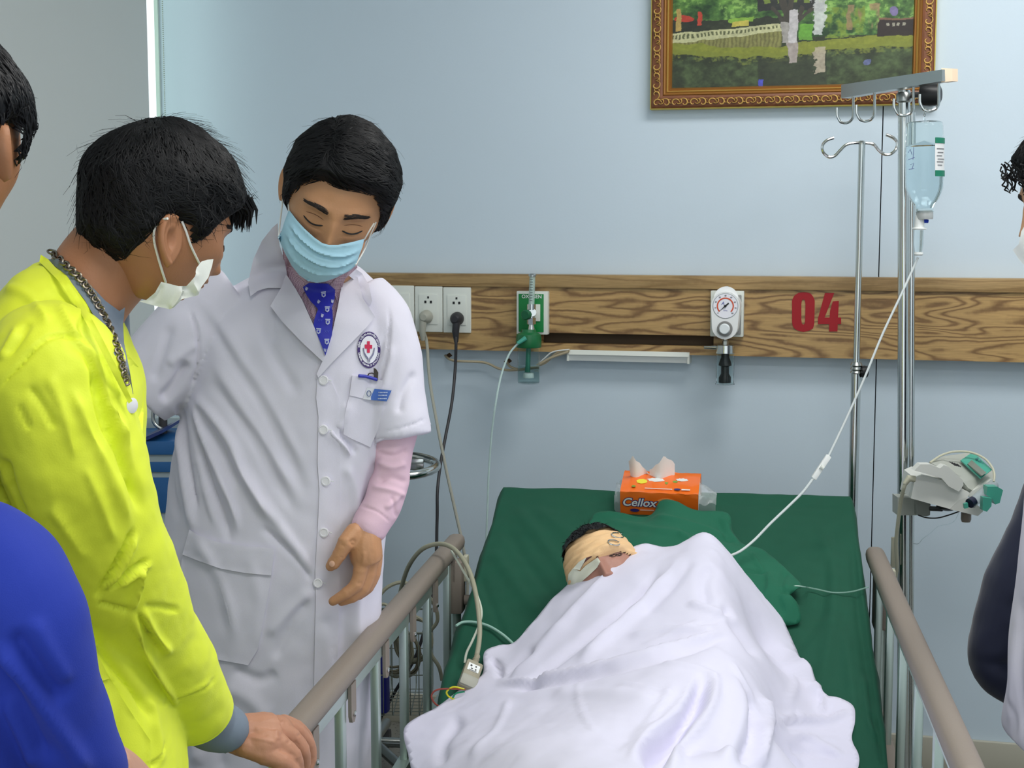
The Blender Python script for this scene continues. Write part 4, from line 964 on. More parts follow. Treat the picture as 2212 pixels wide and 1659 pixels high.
PP(MB(), [(840, 700), (875, 690), (880, 735), (845, 742)], 3.40, FWL*.01).build('syringe_tip', M_pt, ip, 20)
tc_ = MB(); PP(tc_, [(1050, 545), (1140, 545), (1190, 575), (1160, 690), (1120, 705), (1090, 650), (1040, 620)], 3.40, FWL*.03)
PP(tc_, [(1010, 640), (1090, 650), (1085, 720), (1045, 770), (1005, 755)], 3.385, FWL*.02); tc_.build('syringe_clamp', M_pt, ip, 30)
PP(MB(), [(245, 640), (410, 645), (415, 802), (245, 802)], 3.56, FWL*.05).build('pole_clamp', M_pg, ip, 30)
PP(MB(), [(410, 650), (470, 680), (540, 700), (535, 800), (500, 812), (415, 800)], 3.54, FWL*.05).build('clamp_jaw', mat('jaw_grey', (150, 154, 148), .4), ip, 30)
MB().lathe([(.012, 0), (.026, .006), (.026, .016), (.012, .024)], P(*z4(690, 755), 3.50), ZV, 18).build('clamp_dial', M_black, ip)
MB().tube([P(*z4(540, 740), 3.53), P(*z4(640, 745), 3.50)], .006, 10).build('clamp_screw', M_darkg, ip)
MB().lathe([(.01, -.012), (.012, -.006), (.012, .01)], P(*z4(858, 815), 3.48), ZV, 16).build('rubber_foot', M_taupe, ip)
cc = MB(); pxtube(cc, [(*z4(535, 330), 3.5), (*z4(640, 262), 3.52), (*z4(760, 230), 3.53), (*z4(900, 238), 3.53), (*z4(1020, 290), 3.5), (*z4(1090, 370), 3.47), (*z4(1112, 440), 3.45), (*z4(1105, 500), 3.44)], .0028)
cc.build('carry_wire', M_beige, ip)
pc = MB(); pxtube(pc, [(*z4(385, 470), 3.47), (*z4(330, 500), 3.47), (*z4(300, 560), 3.47), (*z4(270, 700), 3.50), (*z4(245, 900), 3.52), (*z4(232, 1050), 3.53), (*z4(240, 1250), 3.54), (*z4(225, 1370), 3.55), (*z4(230, 1500), 3.56)], .0048)
pco = pc.build('power_lead', M_beige, ip)
MB().tube([P(*z4(400, 478), 3.465), P(*z4(345, 468), 3.465), P(*z4(310, 520), 3.467)], [.008, .0085, .006], 10).build('lead_plug', M_beige, pco)
tl = MB(); pxtube(tl, [(*z4(430, 800), 3.52), (*z4(500, 822), 3.5), (*z4(600, 825), 3.48), (*z4(700, 800), 3.47), (*z4(800, 765), 3.45)], .0016); tl.build('black_wire', M_black, ip)
tl = MB(); pxtube(tl, [(*z4(795, 780), 3.45), (*z4(755, 850), 3.45), (*z4(700, 880), 3.46), (*z4(610, 900), 3.46), (*z4(540, 960), 3.47), (*z4(470, 1010), 3.48), (*z4(430, 1055), 3.5), (*z4(385, 1052), 3.55)], .0009); tl.build('thin_line', M_clear, ip)
# thin line over the green sheet
t = MB(); pts = [(1615, 1325), (1650, 1295), (1690, 1274), (1720, 1266), (1760, 1272), (1800, 1280), (1840, 1278), (1876, 1268)]
t.tube([S(x, y, .014+(.03 if x < 1740 else 0)) for x, y in spline(pts, 6)], .0016, 6)
tag(t.build('infusion_line', mat('line_clear', (150, 190, 176), .15, alpha=.6)), 'very thin clear line lying across the green sheet toward the right rail', 'tube')
t = MB(); pts = [(985, 1352), (1000, 1344), (1025, 1344), (1055, 1352), (1085, 1370), (1110, 1392), (1118, 1400)]
t.tube([S(x, y, .012) for x, y in spline(pts, 6)], .0030, 8)
tag(t.build('oxygen_hose', mat('line_mint', (170, 210, 196), .2, alpha=.9)), 'pale clear tube crossing the green sheet into the left edge of the white sheet', 'tube')
# ------------------------------------------------------------------ monitor cable looping over the rail
ec = empty('monitor_cable', P(1013, 1450, 2.86), 'beige patient monitor cable looped over the left rail, ending in a lead connector', 'cable')
t = MB(); pxtube(t, [(862, 1310, 3.5), (866, 1275, 3.4), (882, 1225, 3.32), (910, 1188, 3.27), (945, 1175, 3.24), (975, 1182, 3.2), (1000, 1208, 3.14), (1018, 1245, 3.08), (1030, 1295, 3.02), (1036, 1350, 2.97), (1035, 1385, 2.94), (1030, 1415, 2.92)], .0052, 10)
t.build('cable_sheath', M_cable, ec)
t = MB(); pxtube(t, [(975, 1190, 3.22), (990, 1215, 3.15), (1010, 1250, 3.1), (1030, 1285, 3.03), (1040, 1320, 3.0), (1035, 1350, 2.97), (1020, 1385, 2.95), (1008, 1410, 2.94), (1004, 1432, 2.93)], .0026, 8)
t.build('thin_sensor_lead', mat('lead_white', (206, 212, 196), .4), ec)
ca, cb2 = P(1028, 1425, 2.90), P(1004, 1492, 2.84); dd = (cb2-ca).normalized(); ss = dd.cross(FWL).normalized(); nn = ss.cross(dd)
Rc = Matrix((ss, nn, dd)).transposed()
cn = MB().box((ca*.45+cb2*.55), .036, .022, (cb2-ca).length*.86, Rc, bev=.006).build('connector', mat('connector_beige', (150, 144, 122), .45), ec, 40)
sgn = -1 if nn.dot(FWL) > 0 else 1
MB().box(ca*.64+cb2*.36+nn*sgn*.0115, .024, .001, .017, Rc).build('connector_label', M_white, cn, 0)
lm = MB()
for (a, b, w, h) in ((-.006, -.003, .004, .004), (.004, -.004, .003, .003), (.005, .003, .003, .003), (-.003, .003, .004, .002), (0, .007, .016, .0012)): lm.box(ca*.64+cb2*.36+nn*sgn*.0122+ss*a+dd*b, w, .0005, h, Rc)
lm.build('label_marks', M_black, cn, 0)
MB().box(ca*.22+cb2*.78+nn*sgn*.004, .0362, .0222, (cb2-ca).length*.34, Rc, bev=.005).build('lead_block', mat('connector_grey', (160, 160, 148), .45), cn, 40)
MB().lathe([(.005, -.012), (.0065, -.008), (.0055, -.004), (.0075, 0), (.006, .004), (.009, .01)], ca, dd, 14).build('strain_relief', MATS['connector_beige'], cn)
for pts, col, nm in (([(1006, 1490), (980, 1488), (945, 1490), (932, 1503), (940, 1520), (958, 1530)], (150, 70, 60), 'red_lead'), ([(1003, 1489), (980, 1484), (965, 1494), (970, 1505), (985, 1512)], (214, 206, 40), 'yellow_lead'), ([(1004, 1494), (985, 1498), (978, 1508)], (30, 140, 100), 'green_lead')):
    t = MB(); pxtube(t, [(x, y, 2.82) for x, y in pts], .0018, 6); t.build(nm, mat(nm, col, .4), ec)
# ------------------------------------------------------------------ monitor trolley with wire basket behind left rail
Dt = 3.88
tc0 = P(800, 1000, Dt); tr = empty('monitor_trolley', (tc0.x, tc0.y, 0), 'steel monitor trolley with an oval push handle behind the doctor', 'trolley')
c = Vector((tc0.x, tc0.y, 0))
MB().tube([c+ZV*.1, c+ZV*1.0], .019, 18).build('pole', M_steel, tr)
hz = P(920, 1000, 3.72).z; hp = []
hcx, hcy = P(845, 1000, 3.72), None
for k in range(26):
    a = 2*math.pi*k/26; hp.append(P(838, 1006, 3.74)+RT*(.125*math.cos(a))+FWL*(.10*math.sin(a))+ZV*(.012*math.sin(a)))
MB().tube(hp, .0115, 12, closed=True).build('push_handle', M_chrome, tr)
MB().box(P(895, 1003, 3.80), .05, .012, .03, Matrix((RT, FWL, ZV)).transposed(), bev=.004).build('handle_bracket', M_chrome, tr, 30)
MB().box(c+ZV*1.0, .2, .18, .03, bev=.005).build('mount_plate', M_steel, tr, 30)
for k in range(5):
    a = 2*math.pi*k/5+.5; d = Vector((math.cos(a), math.sin(a), 0)); l = MB().tube([c+ZV*.1, c+d*.24+ZV*.07], .014, 10).build('base_leg', M_steel, tr); MB().lathe([(.024, -.01), (.025, .01)], c+d*.24+ZV*.026, d.cross(ZV), 14).build('caster', M_darkg, l)
bkE = empty('wire_basket', P(870, 1560, 3.75), 'silver wire basket full of coiled cables behind the left bed rail', 'basket')
def bp_(x, y, z): return c+RT*x+FWL*y+ZV*z     # around the pole
bw0, bw1, bd0, bd1, bz0, bz1 = -.16, .16, -.19, .05, .235, .455
M_wire = mat('basket_wire', (150, 156, 146), .3, .8)
bk = MB()
for z in (bz1, (bz0+bz1)/2): bk.tube([bp_(bw0, bd0, z), bp_(bw1, bd0, z), bp_(bw1, bd1, z), bp_(bw0, bd1, z)], .003 if z == bz1 else .0016, 6, closed=True)
bk.build('rim', M_wire, bkE)
for i in range(15):
    x = bw0+(bw1-bw0)*i/14
    MB().tube([bp_(x, bd0, bz1), bp_(x, bd0, bz0+.012), bp_(x, bd0+.012, bz0), bp_(x, bd1-.012, bz0), bp_(x, bd1, bz0+.012), bp_(x, bd1, bz1)], .0014, 5).build('wire', M_wire, bkE)
for i in range(9):
    y = bd0+(bd1-bd0)*(i+.5)/9
    MB().tube([bp_(bw0, y, bz1), bp_(bw0, y, bz0), bp_(bw1, y, bz0), bp_(bw1, y, bz1)], .0014, 5).build('wire', M_wire, bkE)
tag(MB().box(bp_(.02, bd0+.03, .33), .075, .03, .18, bev=.004).build('blue_folder', mat('folder_blue', (22, 26, 120), .5), None, 30), 'dark blue box standing in the wire basket', 'box')
rs = np.random.RandomState(5)
for k in range(4):
    t = MB(); pts = []; cx_, cz_ = .06+.035*rs.rand(), .36+.05*rs.rand()
    for i in range(34):
        a = i*.62; r = .045+.012*rs.rand(); pts.append(bp_(cx_+r*math.cos(a)*.9+.008*k, bd0+.045+.02*k+.006*math.sin(i), cz_+r*1.15*math.sin(a)))
    t.tube([Vector(q) for q in spline([tuple(v) for v in pts], 4)], .0042 if k % 2 else .0032, 7)
    tag(t.build('coiled_cable', M_cable if k % 2 else mat('cable_dark', (120, 116, 96), .5)), ['pale cable coiled at the front of the wire basket', 'thick beige cable coiled in the wire basket', 'darker cable coiled in the middle of the wire basket', 'thick beige cable coiled at the back of the wire basket'][k], 'cable')
t = MB(); pxtube(t, [(815, 1292, 3.72), (838, 1268, 3.72), (870, 1258, 3.72), (905, 1275, 3.72), (935, 1300, 3.74), (945, 1340, 3.75), (925, 1372, 3.76), (930, 1410, 3.77), (948, 1440, 3.76), (955, 1470, 3.76)], .005, 8)
pxtube(t, [(800, 1350, 3.7), (825, 1305, 3.7), (860, 1330, 3.7), (880, 1370, 3.72), (880, 1410, 3.74)], .004, 8)
tag(t.build('loose_cable', M_cable), 'beige cable rising from the basket and arching beside the doctor', 'cable')
t = MB(); pxtube(t, [(800, 1430, 2.9), (797, 1520, 2.9), (795, 1600, 2.9), (798, 1680, 2.9), (800, 1760, 2.9)], .0045, 8)
tag(t.build('green_tube', mat('tube_mint', (172, 206, 180), .25)), 'pale green tube hanging straight down beside the left rail', 'tube')
# ------------------------------------------------------------------ blue and grey cart in the far left corner
kc_ = P(335, 1000, 3.9); kt = empty('medical_cart', (kc_.x, kc_.y, 0), 'grey cart with blue top and blue drawer fronts between the two standing men', 'cart')
c = Vector((kc_.x+.12, kc_.y+.06, 0)); R0 = Matrix((RT, FWL, ZV)).transposed(); M_cg = mat('cart_grey', (166, 180, 182), .5); M_cb = mat('cart_blue', (34, 92, 148), .45)
zt2 = P(330, 950, 3.75).z; zb2 = P(330, 980, 3.75).z
MB().box(c+ZV*((zb2)/2+.04), .5, .38, zb2-.08, R0, bev=.005).build('cabinet', M_cg, kt, 30)
MB().box(c+ZV*((zt2+zb2)/2), .52, .40, zt2-zb2, R0, bev=.004).build('top_tray', M_cb, kt, 30)
MB().box(c+ZV*(zt2+.01)+FWL*.05, .48, .02, .035, R0, bev=.003).build('top_rim', M_cg, kt, 30)
for i, (y0, y1) in enumerate(((1000, 1022), (1034, 1110))):
    za, zb3 = P(330, y1, 3.72).z, P(330, y0, 3.72).z
    for s, w in ((.06, .33),):
        MB().box(c-FWL*.192+RT*(s)+ZV*((za+zb3)/2), w, .01, zb3-za, R0, bev=.002).build('drawer_front', M_cb, kt, 30)
for dx in (-.2, .2):
    for dy in (-.15, .15): MB().lathe([(.035, -.012), (.04, 0), (.035, .012)], c+RT*dx+FWL*dy+ZV*.042, RT, 16).build('caster', M_darkg, kt)
t = MB(); pxtube(t, [(352, 872, 3.85), (334, 882, 3.85), (330, 900, 3.85), (334, 915, 3.85), (346, 925, 3.85), (356, 930, 3.85)], .005, 10); t.build('push_bar', M_steel, kt)
MB().tube([P(352, 868, 3.87), P(352, 955, 3.87)], .0115, 12).build('bar_post', M_darkg, kt)
MB().prism([P(305, 948, 3.72), P(352, 928, 3.72), P(352, 935, 3.72), P(315, 952, 3.72)], FWL*.2).build('tilted_lid', mat('lid_navy', (26, 48, 110), .4), kt, 20)
# ------------------------------------------------------------------ figure tools
def loft(mb, secs, n=44, e=2.4, per=5):
    """secs: (xL, xR, y, D, half_depth[, yR]) -> closed superelliptic loft"""
    S_ = [tuple(s) if len(s) > 5 else tuple(s)+(s[2],) for s in secs]; S_ = spline(S_, per)
    V = []
    for (xL, xR, y, D, hd, yR) in S_:
        L_, R_ = P(xL, y, D), P(xR, yR, D); c = (L_+R_)/2; a = (R_-L_)/2; b = Vector((-a.y, a.x, 0)).normalized()*hd
        for k in range(n):
            t = 2*math.pi*k/n; ct, st = math.cos(t), math.sin(t)
            V.append(c+a*(abs(ct)**(2/e)*(1 if ct > 0 else -1))+b*(abs(st)**(2/e)*(1 if st > 0 else -1)))
    m = len(S_); Fc = [(i*n+k, i*n+(k+1) % n, (i+1)*n+(k+1) % n, (i+1)*n+k) for i in range(m-1) for k in range(n)]
    Fc += [tuple(range(n))[::-1], tuple((m-1)*n+k for k in range(n))]
    return mb.add(V, Fc)
def limb(mb, pts, seg=20, n=5, flat=None, hollow=0):
    """pts: (px,py,D,r) tapered tube; hollow insets the far end"""
    q = spline(pts, n); c = [P(*a[:3]) for a in q]; r = [a[3] for a in q]
    if hollow:
        d = (c[-1]-c[-2]).normalized()
        c += [c[-1]+d*.0005, c[-1]-d*hollow]; r += [r[-1]*.93, r[-1]*.85]
        V0 = len(mb.v)
    mb.tube(c, r, seg)
    return mb
def sph(mb, c, rx, ry, rz, R=None, n=16):
    c = Vector(c); R = R or Matrix.Identity(3); V = []; m = n
    for i in range(1, m):
        t = math.pi*i/m
        for k in range(2*m):
            p = math.pi*k/m; V.append(c+R@Vector((rx*math.sin(t)*math.cos(p), ry*math.sin(t)*math.sin(p), rz*math.cos(t))))
    w = 2*m; Fc = [(i*w+k, i*w+(k+1) % w, (i+1)*w+(k+1) % w, (i+1)*w+k) for i in range(m-2) for k in range(w)]
    V += [c+R@Vector((0, 0, rz)), c-R@Vector((0, 0, rz))]; a, b = len(V)-2, len(V)-1
    Fc += [(a, (k+1) % w, k) for k in range(w)]+[(b, (m-2)*w+k, (m-2)*w+(k+1) % w) for k in range(w)]
    return mb.add(V, Fc)
def remesh(mb, voxel, smooth=3, fac=.5):
    me = mb.mesh('t'); o = bpy.data.objects.new('t', me); COL.objects.link(o)
    r = o.modifiers.new('r', 'REMESH'); r.mode = 'VOXEL'; r.voxel_size = voxel; r.adaptivity = 0
    if smooth: s = o.modifiers.new('s', 'SMOOTH'); s.factor = fac; s.iterations = smooth
    out = bpy.data.meshes.new_from_object(o.evaluated_get(bpy.context.evaluated_depsgraph_get()))
    bpy.data.objects.remove(o); bpy.data.meshes.remove(me); return out
def bvh_of(*mes):
    V = []; Fc = []
    for me in mes:
        n = len(V); V += [tuple(v.co) for v in me.vertices]; Fc += [tuple(i+n for i in p.vertices) for p in me.polygons]
    return BVHTree.FromPolygons(V, Fc)
def surf(bvh, px, py, off=0.0, Dg=2.6):
    r = ray(px, py).normalized(); h = bvh.ray_cast(CAM, r)
    if h[0] is not None: return h[0]-r*off
    d = Dg
    for _ in range(4):
        q = P(px, py, d); nq = bvh.find_nearest(q)[0]
        d = (nq-CAM).dot(FWL)
    return P(px, py, d)-r*off
def patch(name, poly, bvh, off, m, parent, thick=.002, step=6, lines=None, Dg=2.6, offfn=None, smooth_poly=False, nz=0, sm=0, maxjump=.05):
    if smooth_poly: poly = spline(poly, 5, True)
    pts = []; n = len(poly)
    for i in range(n):
        a = np.array(poly[i][:2], float); b = np.array(poly[(i+1) % n][:2], float); k = max(1, int(np.hypot(*(b-a))/step))
        for j in range(k): pts.append(a+(b-a)*j/k)
    Bp = np.array(pts); nb = len(Bp)
    gx = np.arange(Bp[:, 0].min(), Bp[:, 0].max(), step); gy = np.arange(Bp[:, 1].min(), Bp[:, 1].max(), step*.87)
    G = np.array([(x+(step/2 if j % 2 else 0), y) for j, y in enumerate(gy) for x in gx]); ins = np.zeros(len(G), bool)
    x, y = G[:, 0], G[:, 1]
    for i in range(nb):
        x1_, y1_ = Bp[i]; x2_, y2_ = Bp[(i+1) % nb]; c_ = ((y1_ > y) != (y2_ > y)); ins ^= (c_ & (x < (x2_-x1_)*(y-y1_)/(y2_-y1_+1e-12)+x1_))
    G = G[ins]
    if len(G):
        md = np.full(len(G), 1e9)
        for i in range(0, len(G), 3000): md[i:i+3000] = np.hypot(G[i:i+3000, None, 0]-Bp[None, :, 0], G[i:i+3000, None, 1]-Bp[None, :, 1]).min(1)
        G = G[md > step*.55]
    r = delaunay_2d_cdt([Vector(p) for p in Bp]+[Vector(p) for p in G], [(i, (i+1) % nb) for i in range(nb)], [], 1, 1e-6)
    Q = [tuple(p) for p in r[0]]; Fc = [tuple(f) for f in r[2]]
    V = np.array([tuple(surf(bvh, a, b, off if offfn is None else offfn(a, b), Dg)) for a, b in Q])
    if sm:
        nb_ = [[] for _ in Q]
        for f in Fc:
            for i in range(3): nb_[f[i]].append(f[(i+1) % 3]); nb_[f[i]].append(f[(i+2) % 3])
        rr_ = np.array([tuple(ray(a, b).normalized()) for a, b in Q]); t = np.linalg.norm(V-np.array(CAM), axis=1)
        for _ in range(sm): t = np.array([.4*t[i]+.6*np.mean(t[nb_[i]]) if nb_[i] else t[i] for i in range(len(Q))])
        V = np.array(CAM)+rr_*t[:, None]
    me = bpy.data.meshes.new('t'); me.from_pydata(V.tolist(), [], Fc); me.update()
    if lines:
        N = vnormals(me); vd = V-np.array(CAM); fl = np.where((N*vd).sum(1) > 0, -1, 1)[:, None]; V = creases(V, N*fl, lines, False)
    if nz:
        N = vnormals(me); V = V+N*snoise(V, 30, nz)[:, None]
    bpy.data.meshes.remove(me)
    rd = np.array([tuple(ray(a, b).normalized()) for a, b in Q])*thick
    ec = {}
    for f in Fc:
        for i in range(3):
            e = (f[i], f[(i+1) % 3]); ec[tuple(sorted(e))] = ec.get(tuple(sorted(e)), 0)+1
    N_ = len(Q); F2 = Fc+[tuple(i+N_ for i in f[::-1]) for f in Fc]+[(a, b, b+N_, a+N_) for (a, b), c in ec.items() if c == 1]
    return MB().add(np.r_[V, V+rd].tolist(), F2).build(name, m, parent, 50)
def on_surface_text(s, px, py, size_px, ang, bvh, off, m, name, parent, Dg=2.6, bold=0, sx=1, slant=0):
    V, Fc = text_mesh(s, size_px, bold); ca, sa = math.cos(ang), math.sin(ang)
    Q = [(px+(x*sx+y*slant)*ca+y*sa, py+(x*sx+y*slant)*sa-y*ca) for x, y, _ in V]
    return MB().add([surf(bvh, a, b, off, Dg) for a, b in Q], Fc).build(name, m, parent, 0)
def head_matrix(px, py, D, yaw, pitch, roll, s=1.0):
    Rc = Matrix((RT, FWL, ZV)).transposed()
    R = Rc@Matrix.Rotation(math.radians(roll), 3, 'Y')@Matrix.Rotation(math.radians(yaw), 3, 'Z')@Matrix.Rotation(math.radians(pitch), 3, 'X')
    return Matrix.Translation(P(px, py, D))@R.to_4x4()@Matrix.Scale(s, 4)
def sst(a, b, x):
    t = np.clip((x-a)/(b-a), 0, 1); return t*t*(3-2*t)
def head_local(nt=170, npn=230, face=True):
    th = np.linspace(0.02, math.pi-.02, nt); ph = np.linspace(0, 2*math.pi, npn, endpoint=False)
    T, Ph = np.meshgrid(th, ph, indexing='ij'); dx = np.sin(T)*np.sin(Ph); dy = -np.sin(T)*np.cos(Ph); dz = np.cos(T)
    x = .0765*dx; y = .097*dy; z = .118*dz
    low = sst(0.0, -.11, z)
    x *= 1-.30*low*sst(.3, -.9, dy)-.10*low
    x *= 1+.03*sst(.0, .06, z)
    y = np.where((y > 0), y*(1-.42*sst(-.02, -.11, z)), y)
    y = np.where(y < 0, y*(1-.10*sst(.03, .11, z)), y)
    # flatten face
    fr = sst(-.3, -.95, dy); y += fr*.006*sst(.06, -.02, np.abs(x)*0+.0)
    g = lambda cx, cz, sx, sz: np.exp(-((np.abs(x)-cx)/sx)**2-((z-cz)/sz)**2)
    g0 = lambda cz, sx, sz: np.exp(-(x/sx)**2-((z-cz)/sz)**2)
    if face:
        f = np.zeros_like(x); fm = (dy < -.1)
        t = np.clip((.016-z)/.050, 0, 1); nose = .030*t**1.1*np.exp(-(x/(.0075+.0055*t))**2)*sst(-.046, -.036, z)*sst(.024, .006, z)
        f += nose; f += .0095*g(.0125, -.035, .0065, .007); f += .006*np.exp(-(x/.010)**2)*np.exp(-((z-.012)/.016)**2)
        f += .0062*g(.030, .028, .022, .0085); f -= .0095*g(.031, .006, .015, .0105); f += .0068*g(.031, .004, .0125, .0078)
        f += .0045*g(.045, -.022, .020, .018); f -= .003*g(.05, -.055, .014, .02)
        f += .0075*g0(-.062, .026, .014); f += .003*g0(-.057, .02, .003); f += .0032*g0(-.068, .018, .0035); f -= .003*g0(-.0625, .022, .0016)
        f += .009*g0(-.100, .020, .014); f -= .003*g0(-.083, .02, .006); f += .003*g0(.07, .05, .03)
        f -= .0016*g(.031, .0135, .014, .0015); f -= .0012*g(.027, -.010, .012, .0018)
        y = np.where(fm, y-f*sst(-.1, -.4, dy), y)
    V = np.stack([x, y, z], -1).reshape(-1, 3); idx = np.arange(nt*npn).reshape(nt, npn); nx = np.roll(idx, -1, 1)
    q = np.stack([idx[:-1], idx[1:], nx[1:], nx[:-1]], -1).reshape(-1, 4)
    Fc = q.tolist(); n = len(V); V = np.r_[V, [[0, 0, .118], [0, V[idx[-1], 1].mean(), -.118]]]
    Fc += [[n, idx[0, k], nx[0, k]] for k in range(npn)]+[[n+1, nx[-1, k], idx[-1, k]] for k in range(npn)]
    return V, Fc
def ear_local(side, sc=1.0, fl=.55):
    V = []; na, nr = 32, 9; c = Vector((side*.0765, .014, -.008))
    back = Vector((side*fl, .83, .0)).normalized(); upv = Vector((0, .18, 1)).normalized(); out = back.cross(upv)*side
    if out.x*side < 0: out = -out
    for i in range(nr+1):
        r = i/nr
        for k in range(na):
            a = 2*math.pi*k/na; ca, sa = math.cos(a), math.sin(a)
            w = .0175*(1+.15*sa); h = .032 if sa > 0 else .031; w *= (1-.35*max(0, -sa)**2)
            hgt = {0: -.004, 1: -.004, 2: -.003, 3: -.001, 4: .003, 5: .0035, 6: .003, 7: .0055, 8: .006, 9: -.002}[i]
            if ca < -.3: hgt = min(hgt, .001)
            V.append(c+back*(w*r*ca+.010)*sc+upv*(h*r*sa)*sc+out*(hgt)*sc)
    Fc = [(i*na+k, i*na+(k+1) % na, (i+1)*na+(k+1) % na, (i+1)*na+k) for i in range(nr) for k in range(na)]
    n = len(V)
    for k in range(na): V.append(c+(V[nr*na+k]-c)*.6-Vector((side*.012, 0, 0)))
    Fc += [(nr*na+k, nr*na+(k+1) % na, n+(k+1) % na, n+k) for k in range(na)]
    return V, Fc
HL = np.array([(0, .060), (20, .062), (38, .060), (50, .042), (60, .026), (68, .000), (76, -.022), (84, -.012), (89, .022), (104, .024), (116, -.005), (126, -.038), (145, -.062), (180, -.070)])
def hairline(az, line=None):
    L_ = HL if line is None else line; return np.interp(az, L_[:, 0], L_[:, 1])
def make_hair(M, Vh, Fh, parent, name='hair', vol=.016, top=.006, strands=4500, seed=1, length=.03, messy=.2, line=None, color=(20, 20, 23), comb=None, rough=.38, wid=.0011):
    V = np.array(Vh); az = np.degrees(np.abs(np.arctan2(V[:, 0], -V[:, 1]))); T = hairline(az, line)
    mk = sst(0, .016, V[:, 2]-T); mk = np.where(V[:, 2] > .075, 1, mk)
    me = bpy.data.meshes.new('t'); me.from_pydata(V.tolist(), [], Fh); me.update(); N = vnormals(me)
    if (N*V).sum() < 0: N = -N
    nz = np.array([noise.noise(Vector((p[0]*45, p[1]*28, p[2]*28+seed))) for p in V]); nz2 = np.array([noise.noise(Vector((p[0]*150, p[1]*70, p[2]*70+seed))) for p in V])
    th = mk*(.004+vol*sst(-.03, .06, V[:, 2])+top*sst(.0, -.09, V[:, 1])*sst(.03, .08, V[:, 2]))+mk*(nz*.004*(1+messy*2)+nz2*.0018)
    V2 = V+N*(th-.0012*(1-mk))[:, None]; bpy.data.meshes.remove(me)
    keep = [f for f in Fh if min(mk[i] for i in f) > .03]
    used = sorted({i for f in keep for i in f}); mp = {i: k for k, i in enumerate(used)}
    Vs = [Vector(V2[i]) for i in used]; Fs = [tuple(mp[i] for i in f) for f in keep]
    bv = BVHTree.FromPolygons(Vs, Fs); rs = random.Random(seed); VV = list(Vs); FF = list(Fs)
    wts = [mk[i] for i in used]
    for s in range(strands):
        k = rs.randrange(len(used))
        if wts[k] < .25: continue
        p = Vs[k].copy(); q, nn, _, _ = bv.find_nearest(p)
        if nn is None: continue
        if nn.dot(p) < 0: nn = -nn
        cdir = comb(p) if comb else (p-Vector((0, .03, .13)))
        cdir = cdir+Vector((rs.gauss(0, 1), rs.gauss(0, 1), rs.gauss(0, 1)))*cdir.length*(.18+messy*.6)
        L_ = length*(.5+rs.random()*.8); pts = [p]; fly = rs.random() < .05+messy*.15; cur = p; ns = [nn]
        for j in range(3):
            d = (cdir-nn*cdir.dot(nn)).normalized(); cur = cur+d*L_/3
            if fly: cur = cur+nn*L_*.12*(1 if messy > .1 else .3)
            q, n2, _, _ = bv.find_nearest(cur)
            if n2.dot(q) < 0: n2 = -n2
            if not fly:
                cur = q+n2*(.0022 if j < 2 else .0012)
            nn = n2; pts.append(cur.copy()); ns.append(nn)
        w = wid*(.5 if fly else 1)*(.6+rs.random()*.8); n0 = len(VV)
        for j, (a, nn) in enumerate(zip(pts, ns)):
            d = (pts[min(j+1, 3)]-pts[max(j-1, 0)]).normalized(); sd = d.cross(nn).normalized()*w*[.6, 1, .8, .08][j]
            VV += [a-sd, a+nn*w*.5, a+sd]
        for j in range(3):
            b = n0+j*3; FF += [(b, b+1, b+4, b+3), (b+1, b+2, b+5, b+4)]
    m = mat('hair_%d_%d' % (color[0], int(rough*100)), color, rough, spec=.28)
    mb = MB().add([M@v for v in VV], FF); me = bpy.data.meshes.new(name); me.from_pydata(mb.v, [], mb.f); me.update()
    return link(name, me, m, parent, 180)
def fingers(mb, chains):
    for ch in chains:
        q = spline(ch, 4); c = [P(*a[:3]) for a in q]; r = [a[3] for a in q]
        mb.tube(c, r, 12); sph(mb, c[-1], r[-1], r[-1], r[-1], n=6); sph(mb, c[0], r[0], r[0], r[0], n=6)
        for a in ch[1:-1]: sph(mb, P(*a[:3]), a[3]*1.07, a[3]*1.07, a[3]*1.07, n=6)
    return mb
def join(parts):
    mb = MB()
    for me in parts:
        if isinstance(me, tuple): mb.add(me[0], me[1])
        else: mb.add([tuple(v.co) for v in me.vertices], [tuple(p.vertices) for p in me.polygons])
    me = bpy.data.meshes.new('body'); me.from_pydata(mb.v, [], mb.f); me.update(); return me
def skin(name, rgb, rough=.5):
    return mat(name, rgb, rough, bump=.10, bscale=260, var=.09, vscale=22, sss=.06)
def legs(parent, c, m, mshoe, dx=.1, gap=.0, top=.9, face=None):
    face = face or -FWL; sd = Vector((-face.y, face.x, 0)); t = MB()
    for s in (-1, 1): t.tube([c+sd*s*dx*.8+ZV*top, c+sd*s*dx+ZV*.5, c+sd*s*dx+ZV*.06], [.085, .07, .06], 18)
    sph(t, c+ZV*top, .16, .11, .1, Matrix((sd, face, ZV)).transposed(), 10)
    me = remesh(t, .012, 3); link('trousers', me, m, parent, 180)
    for s in (-1, 1):
        q = c+sd*s*dx; b = MB(); sph(b, q+face*.06+ZV*.035, .045, .125, .034, Matrix((sd, face, ZV)).transposed(), 10); sph(b, q+ZV*.07, .045, .055, .05, None, 8)
        link('shoe', remesh(b, .008, 2), mshoe, parent, 180)
M_shoe = mat('shoe_black', (24, 22, 22), .35); M_trou = mat('trousers_dark', (34, 36, 46), .8)
SK1 = skin('skin_doctor', (196, 144, 104)); SK2 = skin('skin_visitor', (176, 122, 86)); SK3 = skin('skin_light', (206, 160, 124))
def ear_loop_line(px, bvh, offs, r, m, name, parent, Dg):
    pts = [surf(bvh, x, y, o, Dg) for (x, y), o in zip(px, offs)]
    return MB().tube([Vector(q) for q in spline([tuple(p) for p in pts], 6)], r, 8).build(name, m, parent)
